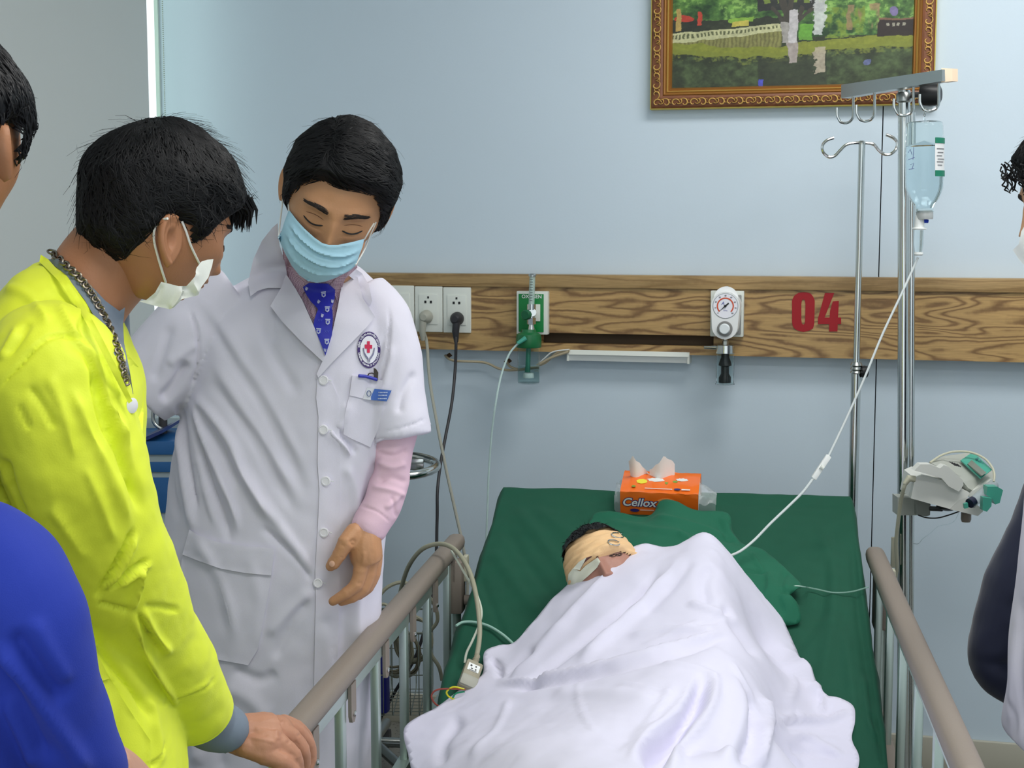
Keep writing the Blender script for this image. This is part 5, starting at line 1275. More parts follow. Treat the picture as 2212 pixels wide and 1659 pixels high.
# ------------------------------------------------------------------ doctor
dco = P(600, 1650, 2.74); doc = empty('person', (dco.x, dco.y, 0), 'man in white short-sleeved coat, blue tie and light blue face mask, looking down', 'person')
VHd, FH = head_local()
Mh = head_matrix(727, 432, 2.52, 10, 28, 15, 1.05)
Vw = [Mh@Vector(v) for v in VHd]
headm = bpy.data.meshes.new('h'); headm.from_pydata(Vw, [], FH); headm.update()
headbv = bvh_of(headm)
bt_ = MB(); limb(bt_, [(724, 500, 2.60, .058), (706, 560, 2.68, .056), (690, 620, 2.74, .066), (680, 680, 2.76, .08)])
loft(bt_, [(560, 760, 650, 2.76, .07), (470, 800, 700, 2.76, .09), (450, 790, 900, 2.76, .11), (440, 780, 1150, 2.76, .10), (430, 780, 1400, 2.76, .1)], n=24)
limb(bt_, [(800, 690, 2.74, .045), (847, 850, 2.71, .036), (853, 960, 2.68, .026), (843, 1040, 2.66, .024), (803, 1120, 2.62, .023), (792, 1150, 2.61, .022)])
limb(bt_, [(480, 690, 2.74, .045), (380, 790, 2.72, .042), (285, 825, 2.68, .036), (215, 860, 2.60, .028), (180, 885, 2.57, .024)])
h2 = MB(); limb(h2, [(215, 860, 2.60, .028), (185, 880, 2.575, .025), (160, 896, 2.555, .027), (138, 910, 2.54, .029)], 14); sph(h2, P(140, 908, 2.54), .036, .022, .030)
fingers(h2, [[(125, 895+k*13, 2.53, .013), (98, 905+k*14, 2.52-.0*k, .011), (80, 922+k*13, 2.51, .010), (70, 940+k*12, 2.51, .008)] for k in range(4)]+[[(165, 915, 2.53, .014), (150, 940, 2.51, .012), (135, 955, 2.50, .010)]])
hand2 = remesh(h2, .003, 3)
body_c = remesh(bt_, .008, 4)
hd = MB()
limb(hd, [(806, 1112, 2.625, .024), (795, 1145, 2.61, .026), (789, 1175, 2.60, .030), (791, 1200, 2.595, .030), (795, 1216, 2.595, .026)], 16)
sph(hd, P(781, 1165, 2.60), .027, .022, .035, n=10); sph(hd, P(797, 1200, 2.605), .020, .028, .03, n=10)
fingers(hd, [[(765, 1150, 2.59, .017), (748, 1172, 2.575, .0155), (733, 1198, 2.57, .0125), (721, 1216, 2.57, .0115), (714, 1223, 2.57, .0095)],
             [(785, 1200, 2.585, .017), (779, 1232, 2.58, .0135), (770, 1262, 2.575, .0125), (748, 1281, 2.57, .0105), (719, 1299, 2.57, .0085)],
             [(800, 1205, 2.60, .016), (796, 1240, 2.595, .0135), (786, 1270, 2.59, .0122), (762, 1289, 2.585, .0105), (738, 1300, 2.585, .008)],
             [(809, 1205, 2.62, .015), (807, 1240, 2.615, .0125), (794, 1268, 2.61, .0115), (775, 1284, 2.61, .010), (757, 1291, 2.61, .008)],
             [(812, 1200, 2.64, .013), (811, 1232, 2.635, .0105), (800, 1256, 2.635, .0095), (785, 1268, 2.635, .0085)]])
handm = remesh(hd, .0022, 4)
Vq = getv(handm); Vq = creases(Vq, vnormals(handm), [([(771, 1262), (783, 1258)], 3, -.0012), ([(765, 1180), (758, 1170), (770, 1168)], 4, -.003), ([(745, 1180), (735, 1176)], 2.5, -.0012), ([(788, 1190), (782, 1225)], 4, .0015), ([(803, 1150), (806, 1195)], 4, .0012), ([(732, 1201), (742, 1207)], 2.2, -.001)]); setv(handm, Vq)
ears = []
for sd_ in (-1, 1):
    v, f = ear_local(sd_, 1.02); ears.append(([Mh@q for q in v], f))
bodym = join([headm, body_c, handm, hand2]+ears)
body = link('body', bodym, SK1, doc, 180)
# nail
nb = surf(bvh_of(handm), 717, 1218, .0006, 2.57)
MB().lathe([(.0001, .0012), (.004, .001), (.0055, .0)], nb, -FWL+ZV*.2-RT*.3, 14, cap=False).build('thumbnail', mat('nail', (222, 176, 150), .3), body)
# brows and lashes (local curves projected on the head)
hl_bv = BVHTree.FromPolygons([Vector(v) for v in VHd], FH)
def on_face(x, z, off):
    h = hl_bv.ray_cast(Vector((x, -.3, z)), Vector((0, 1, 0))); p = h[0] if h[0] is not None else Vector((x, -.08, z)); return p+Vector((0, -off, 0))
def face_details(M, par, rs, lidz=-.0005, brow=(50, 42, 38)):
    for s in (-1, 1):
        pts = [on_face(s*(.0155+.032*t), lidz-.0048*math.sin(math.pi*t)-.001*t, .0006) for t in np.linspace(0, 1, 12)]
        MB().tube([M@p for p in pts], [.0005]+[.0013]*10+[.0006], 6).build('eyelashes', M_black, par)
        pc = [on_face(s*(.0165+.029*t), lidz+.0085+.0022*math.sin(math.pi*t)-.002*t, .0001) for t in np.linspace(0, 1, 10)]
        MB().tube([M@p for p in pc], [.0002]+[.0006]*8+[.0002], 6).build('eyelid_crease', mat('crease_brown', (120, 80, 58), .7), par)
        b = MB()
        for i in range(230):
            t = rs.random(); zc = .0245+.0055*math.sin(math.pi*min(1, t*1.15)*.8)-.004*t; wd_ = .0052*(1-.6*t)
            x0, z0 = s*(.012+.036*t), zc+(rs.random()-.5)*wd_*2
            p0 = on_face(x0, z0, .0006); p1 = on_face(x0+s*(.005+.003*rs.random()), z0+.0022*(1-1.7*t), .0014)
            b.tube([M@p0, M@((p0+p1)/2+Vector((0, -.0005, 0))), M@p1], [.00045, .0004, .0001], 3)
        b.build('eyebrow', mat('brow_dark', brow, .7), par)
        n = MB(); sph(n, M@on_face(s*.0065, -.0405, .0), .0032, .0032, .002, n=6); n.build('nostril', mat('nostril', (70, 34, 26), .8), par)
face_details(Mh, body, random.Random(2))
LD = HL.copy(); LD[:, 1] = [.062, .062, .054, .034, .014, -.012, -.034, -.034, -.01, .0, -.03, -.05, -.07, -.078]
make_hair(Mh, VHd, FH, doc, line=LD, vol=.016, top=.006, strands=5200, seed=3, length=.036, messy=.03, comb=lambda p: Vector((.9 if p.x > -.035 else -.8, .25, -.35 if p.x > -.03 else -1)) if p.z > .045 else Vector((p.x*2, .02, -.5)), color=(11, 11, 13), rough=.55)
# coat
M_coat = mat('coat_white', (222, 219, 232), .8, bump=.06, bscale=700, sheen=.08)
ct = MB()
loft(ct, [(600, 770, 572, 2.76, .055), (545, 800, 600, 2.755, .075), (478, 838, 636, 2.75, .100), (430, 862, 690, 2.74, .122), (412, 862, 760, 2.735, .134), (402, 860, 840, 2.735, .14), (385, 852, 940, 2.735, .142), (368, 842, 1050, 2.735, .145), (352, 832, 1180, 2.735, .148),
          (345, 826, 1320, 2.735, .15), (342, 818, 1460, 2.735, .152), (342, 808, 1600, 2.735, .154), (345, 800, 1720, 2.735, .155), (347, 798, 1765, 2.735, .155)], n=64, e=2.3)
limb(ct, [(770, 648, 2.735, .062), (812, 700, 2.725, .066), (840, 770, 2.71, .062), (853, 850, 2.695, .0575), (864, 915, 2.68, .0565), (868, 944, 2.675, .0565)], 28, hollow=.02)
limb(ct, [(520, 655, 2.735, .075), (450, 700, 2.72, .083), (390, 757, 2.705, .083), (330, 815, 2.69, .080), (300, 838, 2.685, .079)], 28, hollow=.02)
coatm = remesh(ct, .0042, 6)
V = getv(coatm)
CL = [([(412, 846), (448, 886), (496, 951), (528, 1030), (593, 1139)], 11, .012), ([(424, 872), (455, 925), (490, 990), (520, 1060)], 10, -.010),
      ([(414, 860), (427, 907), (459, 987), (506, 1103), (514, 1160)], 8, .012), ([(408, 870), (430, 960), (455, 1040), (480, 1110), (500, 1180)], 8, -.012), ([(405, 860), (425, 960), (445, 1050), (470, 1150)], 6, .006), ([(376, 868), (391, 976), (412, 1103), (425, 1160)], 9, .010), ([(385, 868), (405, 990), (430, 1110)], 7, -.009), ([(352, 900), (362, 1010), (385, 1130)], 8, -.007),
      ([(412, 650), (459, 705), (503, 777), (564, 867), (629, 994), (666, 1085)], 14, -.007), ([(440, 650), (490, 730), (550, 830), (610, 930), (660, 1020)], 14, .005), ([(448, 813), (543, 940), (593, 1030), (648, 1121)], 13, -.007), ([(455, 770), (520, 880), (590, 990), (640, 1070)], 12, .005), ([(520, 1000), (580, 1100), (640, 1190), (677, 1258)], 12, .008), ([(559, 1134), (637, 1201), (677, 1262)], 8, -.009),
      ([(417, 1150), (455, 1218), (492, 1309), (508, 1390)], 11, .009), ([(440, 1200), (475, 1290), (490, 1380)], 9, -.007), ([(677, 1268), (626, 1319), (576, 1380)], 12, .006), ([(672, 1290), (630, 1350), (590, 1430)], 11, -.006), ([(480, 1480), (540, 1510), (580, 1560)], 20, .008), ([(500, 1440), (560, 1470), (600, 1450)], 12, -.007),
      ([(707, 926), (746, 966), (758, 990)], 7, .009), ([(720, 925), (756, 960), (770, 985)], 6, -.009), ([(755, 870), (740, 910), (725, 930)], 10, .005), ([(840, 700), (812, 790), (795, 860)], 7, -.005), ([(850, 740), (830, 830), (815, 900)], 9, .005), ([(900, 800), (870, 850), (860, 900)], 9, -.006),
      ([(409, 665), (427, 723), (428, 784), (412, 846)], 3.2, -.006), ([(404, 775), (380, 830), (345, 868)], 12, -.014), ([(430, 740), (400, 760), (360, 790)], 10, .006), ([(370, 700), (350, 770), (330, 830)], 10, -.006), ([(838, 650), (842, 700), (835, 770), (815, 850), (806, 930)], 3, -.005), ([(823, 936), (878, 921), (925, 903)], 2.5, -.003),
      ([(820, 985), (800, 1060), (790, 1120)], 14, -.008), ([(745, 1000), (770, 1060), (772, 1120)], 12, .006), ([(740, 1290), (745, 1400), (735, 1520)], 14, -.007), ([(770, 1250), (775, 1380), (765, 1500)], 12, .007), ([(700, 1330), (712, 1450), (705, 1600)], 10, .004), ([(610, 640), (590, 700), (600, 740)], 14, -.006), ([(560, 680), (600, 780), (650, 860)], 14, -.005), ([(540, 1200), (560, 1300), (545, 1400)], 10, .004), ([(400, 1480), (420, 1580), (430, 1659)], 14, .009), ([(560, 1560), (580, 1620), (585, 1690)], 14, .007), ([(450, 1500), (470, 1600), (480, 1680)], 14, -.008)]
V = creases(V, vnormals(coatm), CL); setv(coatm, V)
V = getv(coatm); V += vnormals(coatm)*(snoise(V, 9, .006, 1, (1.4, 1.4, .5))+snoise(V, 28, .0016, 5))[:, None]; setv(coatm, V)
coat = link('coat', coatm, M_coat, doc, 180)
hm_s = MB(); limb(hm_s, [(851, 898, 2.688, .0590), (858, 917, 2.684, .0588), (867, 941, 2.679, .0580)], 44, hollow=.02); hm_s.build('sleeve_hem', M_coat, coat, 60)
cbv = bvh_of(coatm); cbn = bvh_of(coatm, body_c, headm)
M_shirt = mat('shirt_dots', (196, 166, 182), .8)
nt = M_shirt.node_tree; ck = nt.nodes.new('ShaderNodeTexChecker'); ck.inputs['Scale'].default_value = 420; ck.inputs[1].default_value = (*lin((212, 184, 196)), 1); ck.inputs[2].default_value = (*lin((176, 142, 158)), 1)
tcn = nt.nodes.new('ShaderNodeTexCoord'); nt.links.new(tcn.outputs['Object'], ck.inputs[0]); nt.links.new(ck.outputs[0], nt.nodes['Principled BSDF'].inputs['Base Color'])
M_pink = mat('shirt_pink', (226, 192, 208), .8, bump=.1, bscale=900); 
sh = patch('shirt_front', [(606, 500), (612, 560), (617, 592), (640, 626), (655, 650), (679, 703), (702, 768), (716, 726), (730, 665), (742, 606), (772, 578), (770, 560), (660, 560), (625, 500)], cbn, .004, M_shirt, doc, .002, 6, sm=6)
patch('shirt_collar', [(608, 505), (614, 560), (628, 600), (641, 630), (650, 640), (668, 618), (640, 596), (622, 560), (612, 500)], cbn, .010, M_shirt, sh, .002, 5, sm=4)
patch('shirt_collar', [(713, 616), (724, 640), (730, 655), (741, 615), (756, 575), (735, 590)], cbn, .010, M_shirt, sh, .002, 5, sm=4)
patch('shirt_placket', [(664, 640), (676, 690), (684, 690), (680, 650)], cbn, .007, M_shirt, sh, .002, 5, sm=4)
M_tie = mat('tie_blue', (26, 34, 168), .45, sheen=.2)
tie = patch('tie', [(654, 620), (668, 611), (709, 613), (724, 626), (723, 645), (718, 664), (719, 690), (717, 724), (703, 768), (690, 735), (677, 703), (679, 690), (687, 667), (672, 652), (662, 637)], cbn, .016, M_tie, doc, .006, 5, sm=6, lines=[([(684, 668), (702, 672), (718, 665)], 3, -.003, 'G'), ([(672, 640), (690, 655)], 4, -.002)])
tbv = bvh_of(tie.data); M_em = mat('tie_emblem', (190, 196, 226), .5)
for i, (x, y, a) in enumerate([(699, 636, -.1), (707, 668, .0), (708, 695, .02), (688, 715, .1), (706, 738, 0), (662, 624, .4), (718, 651, .1), (688, 652, .6), (696, 682, .3), (702, 757, .1)]):
    s = 6.2 if i < 5 else 3.6; ca, sa = math.cos(a), math.sin(a)
    for (ps) in ([(-1, -1), (1, -1), (1, -.6), (-1, -.6)], [(-.85, -.45), (.85, -.45), (.8, .6), (0, 1.05), (-.8, .6)]):
        q = [(x+(u*ca-w*sa)*s*.85, y+(u*sa+w*ca)*s) for u, w in ps]
        MB().prism([surf(tbv, a_, b_, .0012) for a_, b_ in q], FWL*.0005).build('tie_emblem', M_em, tie, 0)
    if i < 5:
        q = [(x+(u*ca-w*sa)*s*.85, y+(u*sa+w*ca)*s) for u, w in [(-.4, -.2), (.4, -.2), (.35, .3), (0, .55), (-.35, .3)]]
        MB().prism([surf(tbv, a_, b_, .0018) for a_, b_ in q], FWL*.0005).build('emblem_centre', M_tie, tie, 0)
on_surface_text('XV', 706, 716, 9, 0, tbv, .0012, mat('tie_pale', (70, 84, 190), .5), 'tie_lettering', tie); on_surface_text('XV', 691, 692, 8, 0, tbv, .0012, MATS['tie_pale'], 'tie_lettering', tie)
# collars and lapels
patch('collar', [(600, 482), (588, 492), (566, 520), (547, 560), (536, 610), (541, 640), (557, 628), (578, 622), (607, 622), (614, 612), (620, 592), (614, 560), (604, 530), (601, 505)], cbn, .014, M_coat, coat, .003, 6, sm=10, offfn=lambda x, y: .016+.010*min(1, max(0, (600-x)/60)))
patch('collar', [(744, 588), (764, 578), (782, 590), (797, 616), (804, 650), (799, 662), (790, 650), (783, 645), (772, 610)], cbn, .014, M_coat, coat, .003, 6, sm=8)
patch('lapel', [(618, 592), (607, 622), (584, 661), (608, 693), (653, 740), (698, 782), (703, 766), (677, 702), (653, 649), (640, 626)], cbv, .012, M_coat, coat, .0035, 6, sm=8, offfn=lambda x, y: .010+.012*min(1, max(0, (783-y)/160)))
patch('lapel', [(743, 588), (772, 598), (784, 645), (811, 685), (785, 714), (746, 754), (712, 789), (688, 816), (684, 808), (703, 766), (716, 726), (730, 662)], cbv, .012, M_coat, coat, .0035, 6, sm=8, offfn=lambda x, y: .010+.010*min(1, max(0, (783-y)/160)))
# placket, pockets, buttons
pl = [(686, 815), (683, 860), (688, 900), (686, 1000), (690, 1060), (686, 1150), (681, 1230), (682, 1300), (678, 1480), (677, 1740)]
patch('placket', pl+[(728, 1740), (728, 1480), (732, 1300), (735, 1200), (735, 1000), (732, 860), (712, 815)], cbv, .004, M_coat, coat, .003, 9, sm=1, offfn=lambda x, y: .0002+.0042*max(0, min(1, (728-x)/40)))
for (x, y) in ((699, 821), (699, 928), (704, 1039), (700, 1150), (687, 1259)):
    q = surf(cbv, x, y, .0045); bb_ = MB().lathe([(.0085, 0), (.009, .0012), (.0085, .0028), (.0065, .0032), (.0058, .0022), (.0003, .0022)], q, -FWL+ZV*.05, 22).build('button', mat('button_white', (236, 234, 240), .3), coat)
    for dx, dy in ((-1, -1), (1, -1), (-1, 1), (1, 1)): MB().lathe([(.0007, 0), (.0007, .0024)], q+RT*dx*.0019+ZV*dy*.0019, -FWL, 6).build('thread_hole', M_darkg, None) if False else None
    MB().tube([q+RT*.009, q+RT*.014-ZV*.001], .0008, 5).build('buttonhole', M_white, coat)
cp = patch('chest_pocket', [(761, 811), (826, 822), (830, 868), (818, 925), (800, 966), (760, 948), (742, 938), (744, 900), (754, 856)], cbv, .0035, M_coat, coat, .003, 6, sm=3)
patch('pocket_band', [(761, 811), (793, 815), (826, 822), (823, 868), (790, 862), (755, 854)], cbv, .006, M_coat, cp, .003, 6, sm=2)
wp = patch('waist_pocket', [(409, 1145), (430, 1158), (468, 1171), (530, 1181), (593, 1185), (586, 1245), (573, 1320), (557, 1403), (536, 1437), (470, 1425), (400, 1405), (385, 1300), (392, 1210)], cbv, .004, M_coat, coat, .003, 8, sm=2)
patch('pocket_band', [(409, 1144), (430, 1157), (468, 1170), (530, 1180), (593, 1184), (586, 1243), (530, 1238), (475, 1228), (430, 1212), (394, 1198)], cbv, .008, M_coat, wp, .0035, 7, sm=2)
# crest
cpx, cpy, rx_, ry_ = 797, 755.5, 25, 39.5
ell_ = lambda k_, n=28: [(cpx+rx_*k_*math.cos(2*math.pi*i/n), cpy+ry_*k_*math.sin(2*math.pi*i/n)) for i in range(n)]
M_navy = mat('crest_purple', (66, 44, 110), .6); M_cw = mat('crest_white', (232, 232, 240), .6); M_cr = mat('crest_red', (206, 44, 84), .6)
cr = patch('crest', ell_(1.0), cbv, .0025, M_navy, coat, .0008, 6); patch('crest_field', ell_(.76), cbv, .0032, M_cw, cr, .0006, 6)
for q in ([(793, 737), (799, 737), (799, 762), (793, 762)], [(788, 744), (804, 745), (804, 753), (788, 753)]): MB().prism([surf(cbv, a-.0, b, .0042) for a, b in q], FWL*.0005).build('red_cross', M_cr, cr, 0)
for s in (-1, 1):
    for (o_, w_) in ((0, 1.5), (3.5, 1.1)):
        t = MB(); t.tube([surf(cbv, cpx+s*(a), cpy+b+o_, .0045) for a, b in ((12, -4), (10, 6), (6, 13), (2, 18), (1.5, 24))], .0009*w_*.7, 6).build('crest_hand', mat('crest_line', (140, 140, 170), .6), cr)
txt = 'BỆNH VIỆN ĐA KHOA NÔNG NGHIỆP'
def ring_text(s, a0, a1, flip, k_=.875):
    for i, chh in enumerate(s):
        if chh == ' ': continue
        a = a0+(a1-a0)*i/(len(s)-1); x, y = cpx+rx_*k_*math.cos(a), cpy+ry_*k_*math.sin(a)
        tang = math.atan2(ry_*math.cos(a), -rx_*math.sin(a))
        if flip: tang += math.pi
        on_surface_text(chh, x, y, 5.2, tang, cbv, .0036, M_cw, 'crest_letter', cr, bold=.15)
ring_text(txt, math.pi*1.06, math.pi*1.94, False); ring_text('GENERAL HOSPITAL OF AGRICULTURE', math.pi*.93, math.pi*.07, True)
nt_ = patch('name_tag', [(793, 837), (847, 842), (836, 868), (784, 862)], cbv, .010, mat('tag_white', (214, 216, 222), .3), coat, .002, 8, sm=4); nbv = bvh_of(nt_.data)
patch('blue_field', [(809, 840), (846, 843.5), (835.5, 867), (798, 864)], cbv, .0115, mat('tag_blue', (72, 112, 196), .35), nt_, .0006, 8, sm=6)
for (x0, x1, y) in ((814, 838, 848), (816, 836, 854), (808, 833, 861)):
    t = MB(); xx = x0; rs = random.Random(int(y))
    while xx < x1:
        w = 1.4+rs.random()*1.2; t.prism([surf(cbv, *q, .0135) for q in ((xx, y-1.5), (xx+w, y-1.4), (xx+w-.6, y+1.3), (xx-.6, y+1.2))], FWL*.0002); xx += w+.9
    t.build('name_print', mat('tag_print', (196, 208, 232), .5), nt_, 0)
ring = MB().tube([surf(cbv, 797+4.5*math.cos(t), 850+6*math.sin(t), .0125) for t in np.linspace(0, 6.283, 18)[:-1]], .0007, 5, closed=True).build('tag_crest', mat('tag_crest', (80, 96, 140), .5), nt_)
t = MB().prism([surf(cbv, *q, .012) for q in ((807, 795), (812, 797), (817, 805), (816, 822), (808, 822))], FWL*.004); t.tube([surf(cbv, a, b, .012) for a, b in ((794, 812), (797, 807), (804, 806), (808, 808))], .0012, 6)
t.build('glasses_arm', mat('brown_plastic', (60, 52, 46), .3), coat); MB().tube([surf(cbv, 775, 812, .010), surf(cbv, 790, 813, .010), surf(cbv, 814, 820, .010)], .003, 8).build('pen_clip', mat('pen_blue', (40, 50, 170), .35), coat)
# sleeve of the pink shirt with cuff
ps = MB(); limb(ps, [(858, 915, 2.68, .043), (850, 965, 2.675, .0375), (848, 1010, 2.665, .034), (840, 1050, 2.655, .036), (822, 1095, 2.635, .035), (799, 1136, 2.615, .0335), (796, 1141, 2.614, .0335)], 28, hollow=.02)
psm = remesh(ps, .003, 2); V = creases(getv(psm), vnormals(psm), [([(815, 995), (845, 1010), (880, 1000)], 7, .005), ([(812, 1040), (845, 1030), (882, 1045)], 7, -.005), ([(800, 1050), (850, 1060), (880, 1075)], 6, .005), ([(812, 975), (850, 985), (885, 970)], 6, -.004), ([(830, 1100), (850, 1085), (870, 1060)], 5, .004), ([(855, 1120), (850, 1090), (845, 1070)], 4, -.003), ([(775, 1090), (815, 1105), (845, 1130)], 2.5, -.002)])
V += vnormals(psm)*snoise(V, 30, .003, 2)[:, None]; setv(psm, V); link('shirt_sleeve', psm, M_pink, doc, 180)
ps = MB(); limb(ps, [(330, 810, 2.695, .052), (285, 822, 2.68, .047), (225, 850, 2.62, .038), (190, 880, 2.58, .035)], 20, hollow=.02)
link('shirt_sleeve', remesh(ps, .008, 3), M_pink, doc, 180)
# mask
mp = MB(); sph(mp, Mh@Vector((0, -.030, -.050)), .0815, .1, .078, Mh.to_3x3().normalized(), 26)
mbv = bvh_of(mp.mesh()); M_mask = mat('mask_blue', (172, 214, 232), .75, bump=.05, bscale=500, var=.06, vscale=30)
mk = patch('face_mask', [(624, 453), (640, 474), (658, 494), (679, 513), (696, 525), (710, 529), (730, 529), (760, 523), (787, 516), (783, 534), (776, 552), (768, 574), (752, 586), (724, 601), (700, 609), (684, 611), (665, 607), (646, 594), (630, 574), (616, 548), (600, 512), (608, 500), (614, 480)], mbv, .001, M_mask, doc, .002, 3.6, Dg=2.45,
   lines=[([(622, 478), (650, 515), (690, 545), (740, 553), (782, 538)], 3.2, .0042), ([(616, 500), (645, 542), (690, 570), (735, 574), (776, 556)], 3.2, .0042), ([(612, 520), (640, 565), (685, 590), (730, 590), (768, 575)], 3.2, .004), ([(628, 462), (660, 500), (700, 531), (745, 531), (786, 521)], 3, .002), ([(621, 485), (650, 523), (690, 552), (740, 560), (780, 545)], 3, -.003), ([(615, 507), (645, 549), (690, 577), (735, 581), (772, 563)], 3, -.003)])
EL = mat('elastic_white', (236, 236, 230), .6); kbv = bvh_of(headm, mk.data)
for pts in ([(624, 455), (622, 430), (620, 408)], [(602, 512), (605, 480), (608, 455), (611, 430)], [(787, 517), (797, 500), (808, 482)], [(768, 572), (788, 538), (801, 505), (812, 480)]):
    ear_loop_line(pts, kbv, [.002]*len(pts), .0014, EL, 'ear_loop', mk, 2.5)
legs(doc, Vector((dco.x, dco.y, 0)), M_trou, M_shoe, .1)
# ------------------------------------------------------------------ man in the yellow coat
yc = P(150, 1650, 1.80); yel = empty('person', (yc.x, yc.y, 0), 'man in a bright yellow coat and silver neck chain gripping the bed rail', 'person')
My = head_matrix(340, 492, 1.86, 133, 22, -3, .97)
Vh2, Fh2 = head_local(130, 180); Vh2[:, 2] = np.where(Vh2[:, 2] < 0, Vh2[:, 2]*.8, Vh2[:, 2]); Vh2[:, 1] = np.where(Vh2[:, 1] < -.095, -.095+(Vh2[:, 1]+.095)*.3, Vh2[:, 1])
hm2 = bpy.data.meshes.new('h'); hm2.from_pydata([My@Vector(v) for v in Vh2], [], Fh2); hm2.update(); hbv2 = bvh_of(hm2)
b = MB()
limb(b, [(300, 505, 1.87, .057), (243, 560, 1.86, .060), (195, 620, 1.84, .058), (160, 690, 1.82, .055)])
limb(b, [(300, 570, 1.90, .038), (252, 612, 1.88, .034), (215, 650, 1.86, .038)])
loft(b, [(60, 215, 680, 1.82, .07), (20, 235, 740, 1.81, .09), (-20, 240, 900, 1.81, .10), (-20, 260, 1200, 1.80, .11), (-10, 320, 1650, 1.80, .11)], n=24)
limb(b, [(110, 790, 1.72, .05), (150, 1000, 1.70, .045), (235, 1240, 1.76, .04), (350, 1430, 1.87, .034), (440, 1530, 1.95, .030), (490, 1578, 1.99, .027)])
limb(b, [(60, 780, 1.98, .05), (80, 1000, 2.02, .045), (130, 1250, 2.05, .04), (150, 1400, 2.05, .03)]); sph(b, P(155, 1450, 2.05), .03, .025, .05)
yb = remesh(b, .007, 5)
h = MB()
limb(h, [(470, 1560, 1.985, .028), (500, 1580, 2.0, .0275), (530, 1588, 2.01, .031), (565, 1590, 2.02, .034), (590, 1588, 2.03, .032)], 16)
sph(h, P(560, 1603, 2.0), .034, .03, .022, n=10); sph(h, P(595, 1577, 2.045), .026, .026, .021, n=10); sph(h, P(545, 1578, 2.03), .03, .03, .02, n=10)
fingers(h, [[(535, 1612, 1.985, .017), (572, 1628, 1.985, .0155), (606, 1644, 1.99, .0135), (628, 1662, 2.0, .0115), (640, 1680, 2.01, .010)],
            [(572, 1596, 2.0, .017), (604, 1608, 2.005, .0145), (632, 1632, 2.01, .0125), (640, 1660, 2.02, .0115), (632, 1684, 2.03, .0105)],
            [(598, 1580, 2.03, .016), (628, 1592, 2.04, .0135), (651, 1619, 2.05, .0120), (655, 1650, 2.06, .011), (648, 1676, 2.06, .010)],
            [(610, 1568, 2.06, .015), (640, 1580, 2.075, .0125), (664, 1608, 2.09, .0115), (669, 1638, 2.095, .0105), (662, 1662, 2.09, .0095)],
            [(612, 1562, 2.08, .013), (640, 1570, 2.10, .0105), (662, 1592, 2.12, .0095), (668, 1615, 2.125, .009)]])
hm = remesh(h, .0022, 4)
V = creases(getv(hm), vnormals(hm), [([(545, 1572), (585, 1580), (612, 1585)], 4, .0015), ([(530, 1590), (570, 1598), (600, 1606)], 4, .0015), ([(540, 1580), (580, 1590)], 3, -.001), ([(594, 1575), (600, 1600)], 6, .002), ([(618, 1606), (628, 1600)], 3, -.0012), ([(640, 1590), (650, 1586)], 3, -.001),
   ([(520, 1545), (515, 1610)], 5, -.001), ([(606, 1558), (628, 1566)], 4, .0015), ([(600, 1620), (640, 1632)], 2.5, -.001), ([(634, 1600), (650, 1612)], 2, -.001)])
V += vnormals(hm)*snoise(V, 90, .0005)[:, None]; setv(hm, V)
ears = []
for s in (-1, 1):
    v, f = ear_local(s, 1.1, .12); ears.append(([My@(q+Vector((.0, -.006, -.018))) for q in v], f))
SKH = skin('skin_visitor_hand', (190, 136, 108))
ybody = link('body', join([hm2, yb]+ears), SK2, yel, 180); hmat = link('hand_surface', hm, SKH, ybody, 180)
for s in (-1, 1):
    pts = [on_face(s*(.0165+.029*t), .0-.004*math.sin(math.pi*t), .0008) for t in np.linspace(0, 1, 10)]
    MB().tube([My@p for p in pts], .0008, 6).build('eyelashes', M_black, ybody)
    bq = MB(); rs = random.Random(4)
    for i in range(110):
        t = rs.random(); x0, z0 = s*(.012+.038*t), .0265+.004*math.sin(math.pi*t)-.003*t+(rs.random()-.5)*.007*(1-.6*t)
        p0 = on_face(x0, z0, .0005); p1 = on_face(x0+s*.006, z0+.001, .0018); bq.tube([My@p0, My@p1], [.0007, .0002], 3)
    bq.build('eyebrow', mat('brow_dark', (26, 24, 24), .7), ybody)
LY = np.array([(0, .050), (25, .048), (40, .036), (55, .022), (66, .006), (76, -.022), (84, -.018), (90, -.002), (106, .000), (118, -.016), (128, -.038), (145, -.060), (180, -.066)])
def comb_y(p): return Vector((p.x*1.5, (p.y-.045)*1.2-.02, -.06)) if p.z < .06 else Vector((p.x*1.6+.01, (p.y-.05)*1.6, -.02))
make_hair(My, Vh2, Fh2, yel, vol=.020, top=.0, strands=9500, seed=8, length=.034, messy=.16, line=LY, comb=comb_y, color=(11, 11, 13), rough=.55, wid=.0010)
fh = MB(); rs = random.Random(12)
for i in range(60):    # fringe tips over the forehead
    p = Vector(((rs.random()-.5)*.12, -.088+.01*rs.random(), .062+.01*rs.random())); q = [p, p+Vector((0, -.014, -.012)), p+Vector((.004*rs.gauss(0, 1), -.018, -.030-.008*rs.random()))]
    fh.tube([My@v for v in q], [.0028, .0022, .0003], 5)
fh.build('fringe', MATS['hair_11_55'], yel)
